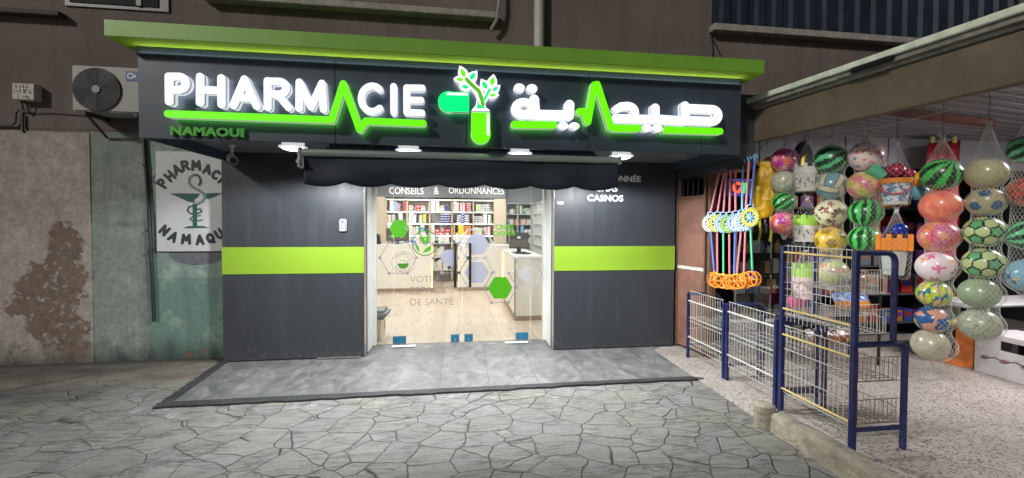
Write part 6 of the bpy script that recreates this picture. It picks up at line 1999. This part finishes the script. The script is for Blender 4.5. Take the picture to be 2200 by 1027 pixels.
BN(1860, 292, 'in the net above the navy rack', 'white net with stars and two watermelon balls above the tall navy rack', [
    (1860, 336, 31, 'prs', lambda d: p_print(d, (0.85, 0.70, 0.68), ((0.12, 0.25, 0.5), (0.72, 0.16, 0.28), (0.8, 0.3, 0.14)), 80, 0.19, True, 2), 'white ball printed with small stars, topmost', (0, 0, 0)),
    (1855, 398, 29.5, 'st2', lambda d: p_star(d, (0.62, 0.62, 0.12), (0.75, 0.35, 0.18), (0.72, 0.25, 0.30), (0.75, 0.58, 0.25), (0.45, 0.15, 0.25)), 'yellow and peach star ball', (75, 0, 50)),
    (1858, 457, 29.5, 'ml', ml, 'green watermelon ball, third', (0, 8, 10)), (1856, 513, 28, 'ml', ml, 'green watermelon ball, lowest', (0, -8, 70))])
BN(2020, 297, 'in the long net before the red sheet', 'long white net with seven balls in front of the red sheet', [
    (2022, 375, 33.5, 'ml3', lambda d: p_melon(d, n=8, seed=12), 'dark watermelon ball, topmost', (40, -30, 20)), (2019, 443, 33.5, 'mar', lambda d: p_marble(d), 'coral marbled ball', (0, 0, 0)),
    (2015, 508, 33, 'st3', lambda d: p_star(d, (0.72, 0.14, 0.16), (0.78, 0.26, 0.10), (0.70, 0.20, 0.36), (0.82, 0.36, 0.22), (0.28, 0.04, 0.16)), 'orange and pink star ball', (60, 20, 80)),
    (2010, 573, 32.5, 'sea', lambda d: p_print(d, (0.82, 0.70, 0.74), ((0.1, 0.25, 0.6), (0.7, 0.16, 0.35), (0.75, 0.35, 0.2), (0.6, 0.2, 0.35)), 16, 0.34, False, 3), 'white ball with sea animal prints', (0, 0, 30)),
    (2006, 631, 28.5, 'tri', lambda d: p_tri(d), 'yellow, green and navy triangle ball', (15, 10, 0)), (2002, 686, 28, 'swi', p_swirl, 'dark blue ball with yellow and pink patches', (0, 0, 60)),
    (1998, 740, 31, 'cr1', lambda d: p_seam(d, (0.42, 0.40, 0.30), 2), 'plain cream ball, lowest', (70, 20, 0))])
BN(2118, 266, 'in the long net nearest the white table', 'long white net with six pale balls nearest the white table', [
    (2118, 373, 33, 'cr2', lambda d: p_seam(d, (0.44, 0.41, 0.25), 4, 9), 'sand coloured ringed ball, topmost', (10, 15, 0)), (2117, 434, 30.5, 'pen', lambda d: p_pent(d), 'sand coloured ball with blue pentagons', (25, 10, 15)),
    (2114, 498, 32.5, 'soc', lambda d: p_soccer(d), 'pale green football pattern ball, upper', (0, 0, 10)), (2112, 566, 32.5, 'soc', lambda d: p_soccer(d), 'pale green football pattern ball, lower', (20, 30, 75)),
    (2103, 630, 32, 'cr3', lambda d: p_seam(d, (0.30, 0.38, 0.25), 2, 3), 'plain pale green ball', (60, 0, 0)), (2104, 697, 33, 'clr2', lambda d: p_clear(d, (0.36, 0.39, 0.30)), 'pale ball with grey star outlines, lowest', (20, 10, 40))])
BN(2206, 255, 'in the rightmost net', 'white net with red and watermelon balls at the right edge of the picture', [
    (2206, 321, 30, 'ml2', ml2, 'pale watermelon ball, topmost', (60, 20, 0)), (2212, 412, 33, 'rsc', lambda d: p_soccer(d, (0.5, 0.08, 0.06), (0.55, 0.11, 0.08), (0.03, 0.01, 0.01), 0.02), 'red ball with black football lines', (0, 20, 0)),
    (2212, 505, 34, 'ml2', ml2, 'pale watermelon ball, third', (70, -30, 50)), (2212, 592, 36, 'cyn', lambda d: p_print(d, (0.22, 0.42, 0.55), ((0.03, 0.10, 0.2), (0.1, 0.22, 0.3), (0.5, 0.45, 0.3)), 26, 0.26, False, 13), 'sky blue printed ball, lowest', (0, 0, 0))])
# two small balls behind the nets
for px, py, hh, col, lab in ((1972, 386, 15, (0.75, 0.45, 0.04), 'small plain yellow ball hanging behind the long net'), (1972, 413, 15, (0.14, 0.42, 0.52), 'small plain light blue ball hanging behind the long net')):
    p = on_line(px) * 1.03
    o_ = MB().ball((p.x, p.y, z_at(py, p, px)), 0.07, 24, 16).build('toy_ball', mat('ball_%s' % lab.split()[2], col, 0.25), smooth=True)
    finish(o_, lab, 'ball', 'inflatable balls hanging in nets')

# ---------------- castle pails and beach buckets in nets
def lerp_net(px, ytop, ybot, halfw, lab, pts=None):
    p = on_line(px)
    prof = [(z_at(ytop, p, px), 0.006)]
    for f, wv in (pts or ((0.35, 0.8), (0.55, 1.0), (0.95, 0.95), (1.0, 0.3))):
        prof.append((z_at(ytop + (ybot - ytop) * f, p, px), halfw * wv))
    return net(p, prof, lab, 13, 0.0006, 0.026)
def castle(px, ytop, ybot, hw, colw, colt, lab, spade=None):
    p = on_line(px); zt, zb = z_at(ytop, p, px), z_at(ybot, p, px)
    t = thing('castle_bucket', lab, 'toy bucket', (p.x, p.y, zb), 'sand castle buckets hanging in nets')
    n = 8
    H_ = zt - zb; zc = zb + H_ * 0.62
    b = MB()
    ringv = []
    for (r, z) in ((hw * 0.86, zb), (hw, zc)):
        for k in range(32):
            a = 2 * PI * k / 32; rr = r * (1.06 if (k // 4) % 2 else 0.97)
            ringv.append((p.x + rr * math.cos(a), p.y + rr * math.sin(a), z))
    b.add(ringv, [(k, (k + 1) % 32, 32 + (k + 1) % 32, 32 + k) for k in range(32)] + [tuple(range(31, -1, -1))])
    b.build('pail', colw, t)
    b = MB()
    for k in range(32):
        a0, a1 = 2 * PI * k / 32, 2 * PI * (k + 1) / 32
        hh = zc + H_ * (0.38 if (k // 2) % 2 else 0.24)
        rr = hw * (1.08 if (k // 4) % 2 else 1.0)
        vs = [(p.x + r_ * math.cos(a), p.y + r_ * math.sin(a), z) for z in (zc, hh) for r_ in (rr * 0.93, rr) for a in (a0, a1)]
        b.add(vs, [(0, 2, 3, 1), (4, 5, 7, 6), (0, 1, 5, 4), (2, 6, 7, 3), (0, 4, 6, 2), (1, 3, 7, 5)])
    b.build('battlement', colt, t)
    b = MB()
    random.seed(int(px))
    for k in range(46):
        a = random.uniform(0, 2 * PI); z = zb + random.uniform(0.1, 0.55) * H_; rr = hw * (0.86 + 0.14 * (z - zb) / (zc - zb)) * 1.05
        b.ball((p.x + rr * math.cos(a), p.y + rr * math.sin(a), z), (0.008, 0.008, random.uniform(.006, .013)), 6, 4)
    b.build('brick_print', mat('dark_print', (0.16, 0.16, 0.14), 0.5), t)
    return t, p, zt
M_PW = mat('white_toy_plastic', (0.62, 0.61, 0.58), 0.35); M_PG = mat('lime_toy_plastic', (0.30, 0.55, 0.06), 0.35); M_PO = mat('orange_toy_plastic', (0.78, 0.26, 0.03), 0.35)
M_PYE = mat('yellow_toy_plastic', (0.78, 0.58, 0.06), 0.35); M_PPK = mat('pale_pink_toy_plastic', (0.65, 0.48, 0.47), 0.4)
t, p, z = castle(1733, 352, 411, 0.115, M_PW, M_PW, 'white castle bucket in the net right of the star balls, topmost')
b = MB(); b.tube([(p.x - 0.10, p.y - 0.04, z - 0.03), (p.x - 0.09, p.y - 0.04, z + 0.05), (p.x - 0.05, p.y - 0.04, z + 0.09)], 0.018, 8)
finish(b.build('toy_shovel', M_PYE, smooth=True), 'yellow curved toy shovel sticking out of the topmost white castle bucket', 'toy shovel')
lerp_net(1733, 303, 420, 0.125, 'clear net bag round the topmost white castle bucket')
castle(1733, 462, 519, 0.115, M_PW, M_PG, 'white castle bucket with lime battlements below the topmost white one')
lerp_net(1733, 425, 530, 0.125, 'clear net bag round the lime topped castle bucket')
castle(1733, 565, 640, 0.12, M_PPK, M_PG, 'pale pink castle bucket with lime top behind the tall navy rack')
lerp_net(1733, 535, 650, 0.13, 'clear net bag round the pale pink castle bucket')
# beach bucket with print
p = on_line(1922); zt, zb = z_at(384, p, 1922), z_at(440, p, 1922)
bk = thing('beach_bucket', 'white printed beach bucket with orange rim in the net of beach toys', 'toy bucket', (p.x, p.y, zb))
def bucket_print():
    nb = NB('blue_sea_print', 0.35)
    f = nb.noise(nb.tc, 11, 4, 0.6, 1.0)
    return nb.out(nb.ramp(f, [(0.42, (0.72, 0.72, 0.72)), (0.47, (0.15, 0.35, 0.55)), (0.55, (0.05, 0.12, 0.3)), (0.58, (0.7, 0.7, 0.7))]))
MB().lathe([(0.0, zb), (0.080, zb), (0.086, zb + 0.03)], (p.x, p.y, 0), 32).build('base', M_PW, bk, smooth=True)
MB().lathe([(0.086, zb + 0.03), (0.100, zt - 0.045)], (p.x, p.y, 0), 32).build('printed_wall', bucket_print(), bk, smooth=True)
MB().lathe([(0.100, zt - 0.045), (0.108, zt - 0.043), (0.111, zt), (0.100, zt), (0.085, zb + 0.05)], (p.x, p.y, 0), 32).build('rim', M_PO, bk, smooth=True)
dv = Vector((p.x, p.y, 0)).normalized(); rt = Vector((dv.y, -dv.x, 0))
MB().tube([p + rt * (0.115 * math.cos(a)) - dv * 0.108 + Vector((0, 0, zt - 0.03 - 0.11 * math.sin(a))) for a in np.linspace(0, PI, 14)], 0.006, 6).build('handle', mat('red_toy_plastic', (0.6, 0.03, 0.05), 0.35), bk, smooth=True)
for dx, dz, r, col, lab in ((0.0, 0.07, 0.07, (0.30, 0.012, 0.05), 'dark red plastic ball on top of the beach bucket'), (0.085, 0.04, 0.042, (0.30, 0.02, 0.06), 'small dark red plastic ball at the right of the beach bucket rim')):
    q = p + rt * dx
    o_ = MB().ball((q.x, q.y, zt + dz), r, 24, 16).build('toy_ball', mat('dark_red_ball', col, 0.25), smooth=True); finish(o_, lab, 'ball')
q = p - rt * 0.075
o_ = MB().lathe([(0.045, 0), (0.06, 0.13), (0.055, 0.13), (0.04, 0.01)], (0, 0, 0), 20, Matrix.Translation((q.x, q.y, zt + 0.02)) @ Matrix.Rotation(R(50), 4, rt.cross(Vector((0, 0, 1)))) ).build('toy_cup', mat('green_toy_plastic', (0.10, 0.42, 0.25), 0.35), smooth=True)
finish(o_, 'green plastic cup lying tilted on the beach bucket', 'toy cup')
lerp_net(1922, 306, 448, 0.12, 'white net bag round the printed beach bucket', ((0.3, 0.55), (0.5, 0.95), (0.62, 1.03), (0.95, 0.8), (1.0, 0.25)))
# orange sand mould set below it
zt, zb = z_at(503, p, 1925), z_at(538, p, 1925)
cm = thing('sand_mould_set', 'orange castle sand mould over a clear box in the lower net', 'sand toy', (p.x, p.y, zb))
b = MB()
for sx in np.linspace(-0.105, 0.105, 7):
    for k, hgt in ((0, 1.0),):
        q = p + rt * sx
        hh = zt if int(round((sx + 0.105) / 0.035)) % 2 == 0 else zt - 0.035
        vs = [tuple(q + rt * (0.0185 * a) + dv * (0.09 * c) + Vector((0, 0, z))) for z in (zb, hh) for c in (-1, 1) for a in (-1, 1)]
        b.add(vs, [(0, 2, 3, 1), (4, 5, 7, 6), (0, 1, 5, 4), (2, 6, 7, 3), (0, 4, 6, 2), (1, 3, 7, 5)])
b.build('mould', M_PO, cm, bevel=0.005)
z2_ = z_at(600, p, 1925)
b = MB().lathe([(0.07, z2_ + 0.04), (0.092, zb - 0.005)], (p.x, p.y, 0), 24)
b.build('clear_box', mat('milky_plastic', (0.48, 0.52, 0.50), 0.3), cm, smooth=True)
q = p + rt * 0.01
o_ = MB().ball((q.x, q.y - 0.03, zt + 0.04), 0.058, 24, 16).build('toy_ball', mat('cobalt_ball', (0.01, 0.03, 0.30), 0.25), smooth=True)
finish(o_, 'cobalt blue plastic ball on the orange sand mould', 'ball')
lerp_net(1925, 450, 606, 0.115, 'clear net bag round the orange sand mould set', ((0.3, 0.6), (0.42, 1.0), (0.95, 0.85), (1.0, 0.3)))

# yellow inflatable vest
p = on_line(1645) * 1.0
vt = thing('yellow_vest', 'puffy yellow inflatable swim vest hanging left of the star balls', 'swim vest', (p.x, p.y, z_at(478, p, 1650)))
M_VEST = mat('yellow_vinyl', (0.62, 0.38, 0.015), 0.4, var=0.12, scale=8, bump=0.3, bscale=22)
dv = Vector((p.x, p.y, 0)).normalized(); rt = Vector((dv.y, -dv.x, 0))
Mv = Matrix.Translation(p) @ Matrix(((rt.x, dv.x, 0, 0), (rt.y, dv.y, 0, 0), (0, 0, 1, 0), (0, 0, 0, 1)))
b = MB()
zc = lambda y: z_at(y, p, 1650)
hh_ = lambda y0, y1: (zc(y0) - zc(y1)) / 2
for x, y0, y1, rx, ry in ((0.03, 336, 376, 0.075, 0.05), (-0.03, 356, 420, 0.085, 0.06), (0.05, 350, 415, 0.06, 0.055), (-0.07, 385, 458, 0.075, 0.06), (0.02, 395, 462, 0.07, 0.06), (0.075, 395, 455, 0.05, 0.05), (-0.02, 430, 470, 0.11, 0.05),
                          (0.0, 345, 358, 0.09, 0.045), (-0.06, 404, 416, 0.085, 0.068), (0.03, 424, 436, 0.09, 0.068), (-0.05, 446, 456, 0.09, 0.064)):
    b.ball((x - 0.01, 0, zc((y0 + y1) / 2)), (rx, ry, hh_(y0, y1)), 18, 12, Mv)
v_ = b.build('vest_body', M_VEST, vt, smooth=True)
rm = v_.modifiers.new('r', 'REMESH'); rm.mode = 'VOXEL'; rm.voxel_size = 0.011; rm.use_smooth_shade = True
b = MB()
for sx in (-0.06, 0.045): b.tube([Mv @ Vector((sx, -0.07, zc(465))), Mv @ Vector((sx + 0.01, -0.06, zc(500))), Mv @ Vector((sx - 0.005, -0.05, zc(518)))], 0.013, 6)
b.build('strap', mat('yellow_green_strap', (0.45, 0.45, 0.03), 0.5), vt)
MB().tube([Mv @ Vector((0, 0, zc(330))), Mv @ Vector((0, 0, 2.78))], 0.003, 5).build('cord', M_HOOK, vt)
# dark jacket-like bag behind
p2 = on_line(1722) * 1.08
o_ = MB().ball((p2.x, p2.y, z_at(340, p2, 1722)), (0.12, 0.05, 0.19), 16, 10).build('dark_bag', mat('dark_navy_cloth', (0.02, 0.025, 0.045), 0.7), smooth=True)
finish(o_, 'dark navy cloth bag hanging behind the topmost castle bucket', 'bag')

# push toys: handle, stick, spinning disc, lower stick, fork and orange wheel
M_ST = {'pink': mat('pink_tube', (0.68, 0.22, 0.27), 0.35), 'blue': mat('blue_tube', (0.12, 0.20, 0.62), 0.35), 'green': mat('green_tube', (0.10, 0.55, 0.28), 0.35), 'sky': mat('sky_blue_plastic', (0.20, 0.45, 0.75), 0.35)}
M_DC = {'white': M_PW, 'olive': mat('olive_yellow_plastic', (0.50, 0.46, 0.06), 0.35), 'blue': mat('pale_blue_plastic', (0.28, 0.42, 0.72), 0.35), 'lime': mat('leaf_green_plastic', (0.22, 0.40, 0.05), 0.35), 'yellow': mat('gold_plastic', (0.60, 0.50, 0.05), 0.35)}
def push_toy(px_top, py_top, px_d, py_d, px_b, py_b, up, disc_c, low, lab, k, hand='sky'):
    s = k / 8
    rho = 5.35 - 0.45 * s
    P = lambda px, py, dr=0.0: at(px, py, rho=rho + dr)
    T_, Dk, Bt = P(px_top, py_top), P(px_d, py_d), P(px_b, py_b, 0.02)
    t = thing('push_toy', lab, 'push toy', (Bt.x, Bt.y, Bt.z - 0.09), 'push toys hanging from the cord')
    dv = Vector((Dk.x, Dk.y, 0)).normalized(); rt = Vector((dv.y, -dv.x, 0))
    a = P(px_top, py_top + 12)
    MB().tube([T_ + rt * 0.02 + Vector((0, 0, -.03)), T_ + rt * 0.012, T_ + Vector((0, 0, .012)), T_ - rt * 0.014, a], 0.0085, 8).build('handle', M_ST[hand], t, smooth=True)
    MB().tube([a, Dk + Vector((0, 0, 0.125))], 0.0115, 10).build('upper_stick', M_ST[up], t, smooth=True)
    MB().tube([Dk + rt * 0.035 + Vector((0, 0, .08)), Dk + rt * 0.025 + Vector((0, 0, .125)), Dk + Vector((0, 0, .14)), Dk - rt * 0.025 + Vector((0, 0, .125)), Dk - rt * 0.035 + Vector((0, 0, .08))], 0.0075, 8).build('disc_fork', M_ST['sky'], t, smooth=True)
    yaw_ = math.atan2(rt.y, rt.x) - R(34)
    Md = Matrix.Translation(Dk) @ Matrix.Rotation(yaw_, 4, 'Z') @ Matrix.Rotation(PI / 2, 4, 'X')
    b = MB()
    b.lathe([(0.064, -0.012), (0.100, -0.014), (0.106, 0), (0.100, 0.014), (0.064, 0.012), (0.060, 0), (0.064, -0.012)], (0, 0, 0), 36, Md)
    dk = b.build('spinning_disc', M_DC[disc_c], t, smooth=True)
    b = MB()
    for q in range(20):
        an = 2 * PI * q / 20
        M2 = Md @ Matrix.Rotation(an, 4, 'Z')
        b.box(0.082, 0.102, -0.004, 0.004, -0.0165, 0.0165, M2)
    b.build('slots', mat('slot_navy', (0.02, 0.025, 0.06), 0.5), dk)
    b = MB()
    for q in range(8):
        M2 = Md @ Matrix.Rotation(2 * PI * q / 8, 4, 'Z')
        b.box(0.012, 0.061, -0.006, 0.006, -0.004, 0.004, M2)
    b.lathe([(0.02, -0.012), (0.02, 0.012)], (0, 0, 0), 14, Md)
    b.build('spokes', M_DC['white'] if disc_c != 'yellow' else M_ST['sky'], dk)
    F = Bt + Vector((0, 0, 0.10))
    MB().tube([Dk + dv * 0.03 + Vector((0, 0, -0.02)), F], 0.0105, 10).build('lower_stick', M_ST[low], t, smooth=True)
    MB().tube([Bt + rt * 0.022, Bt + rt * 0.028 + Vector((0, 0, .06)), F + Vector((0, 0, -0.005)), Bt - rt * 0.028 + Vector((0, 0, .06)), Bt - rt * 0.022], 0.0065, 7).build('fork', M_PYE if k != 7 else M_ST['blue'], t, smooth=True)
    Mw = Matrix.Translation(Bt) @ Matrix.Rotation(yaw_ + R(20 * (k % 3) - 20), 4, 'Z') @ Matrix.Rotation(PI / 2, 4, 'X')
    b = MB()
    for zz in (-0.03, 0.03):
        b.tube([Mw @ Vector((0.075 * math.cos(an), 0.075 * math.sin(an), zz)) for an in np.linspace(0, 2 * PI, 29)[:-1]], 0.009, 7, closed=True)
        for q in range(6): b.tube([Mw @ Vector((0, 0, zz)), Mw @ Vector((0.07 * math.cos(q * PI / 3), 0.07 * math.sin(q * PI / 3), zz))], 0.006, 5)
    for q in range(12): b.tube([Mw @ Vector((0.075 * math.cos(q * PI / 6), 0.075 * math.sin(q * PI / 6), -.03)), Mw @ Vector((0.075 * math.cos(q * PI / 6), 0.075 * math.sin(q * PI / 6), .03))], 0.006, 5)
    w = b.build('wheel', M_PO, t, smooth=True)
    b = MB(); b.ball(tuple(Bt - dv * 0.015), 0.016, 10, 8); b.build('hub', M_PW, w, smooth=True)
PT = [(1546, 358, 1526, 480, 1534, 600, 'pink', 'white', 'blue', 'push toy with white disc, leftmost in the row'),
      (1556, 354, 1541, 480, 1541, 603, 'pink', 'olive', 'pink', 'push toy with olive disc and pink lower stick'),
      (1561, 352, 1554, 481, 1554, 604, 'pink', 'blue', 'green', 'push toy with pale blue disc and green lower stick'),
      (1570, 350, 1567, 481, 1567, 606, 'pink', 'lime', 'pink', 'push toy with leaf green disc'),
      (1580, 350, 1580, 479, 1577, 606, 'pink', 'blue', 'blue', 'push toy with pale blue disc and blue lower stick'),
      (1596, 344, 1594, 477, 1583, 605, 'sky', 'white', 'pink', 'push toy with white disc and sky blue upper stick'),
      (1609, 336, 1602, 476, 1598, 604, 'pink', 'blue', 'pink', 'push toy with pale blue disc just left of the yellow one'),
      (1622, 334, 1612, 467, 1616, 599, 'blue', 'yellow', 'green', 'push toy with large yellow disc, rightmost and frontmost')]
for k, q in enumerate(PT): push_toy(*q, k)
b = MB()
pts = [at(1500, 352, rho=5.5), at(1530, 351, rho=5.4), at(1560, 350, rho=5.3), at(1585, 346, rho=5.1), at(1608, 335, rho=5.0), at(1630, 322, rho=4.95), at(1650, 302, rho=4.9)]
b.tube(pts, 0.006, 6)
for i in range(40):
    f = i / 40 * (len(pts) - 1); a = pts[int(f)].lerp(pts[int(f) + 1], f % 1)
    b.tube([a, a + Vector((random.uniform(-.012, .012), random.uniform(-.012, .012), random.uniform(-.02, .02)))], 0.003, 4)
finish(b.build('tinsel_garland', mat('dark_tinsel', (0.03, 0.06, 0.06), 0.5)), 'dark fuzzy cord from which the push toys hang', 'cord')
# thin wire the nets hang from
b = MB(); p0, p1 = on_line(1640), on_line(2300)
b.tube([Vector((p0.x, p0.y, 2.62)), Vector(((p0.x + p1.x) / 2, (p0.y + p1.y) / 2, 2.50)), Vector((p1.x, p1.y, 2.62))], 0.004, 5)
finish(b.build('hanging_wire', M_WIRE), 'thin pale wire under the canopy from which the ball nets hang', 'wire')
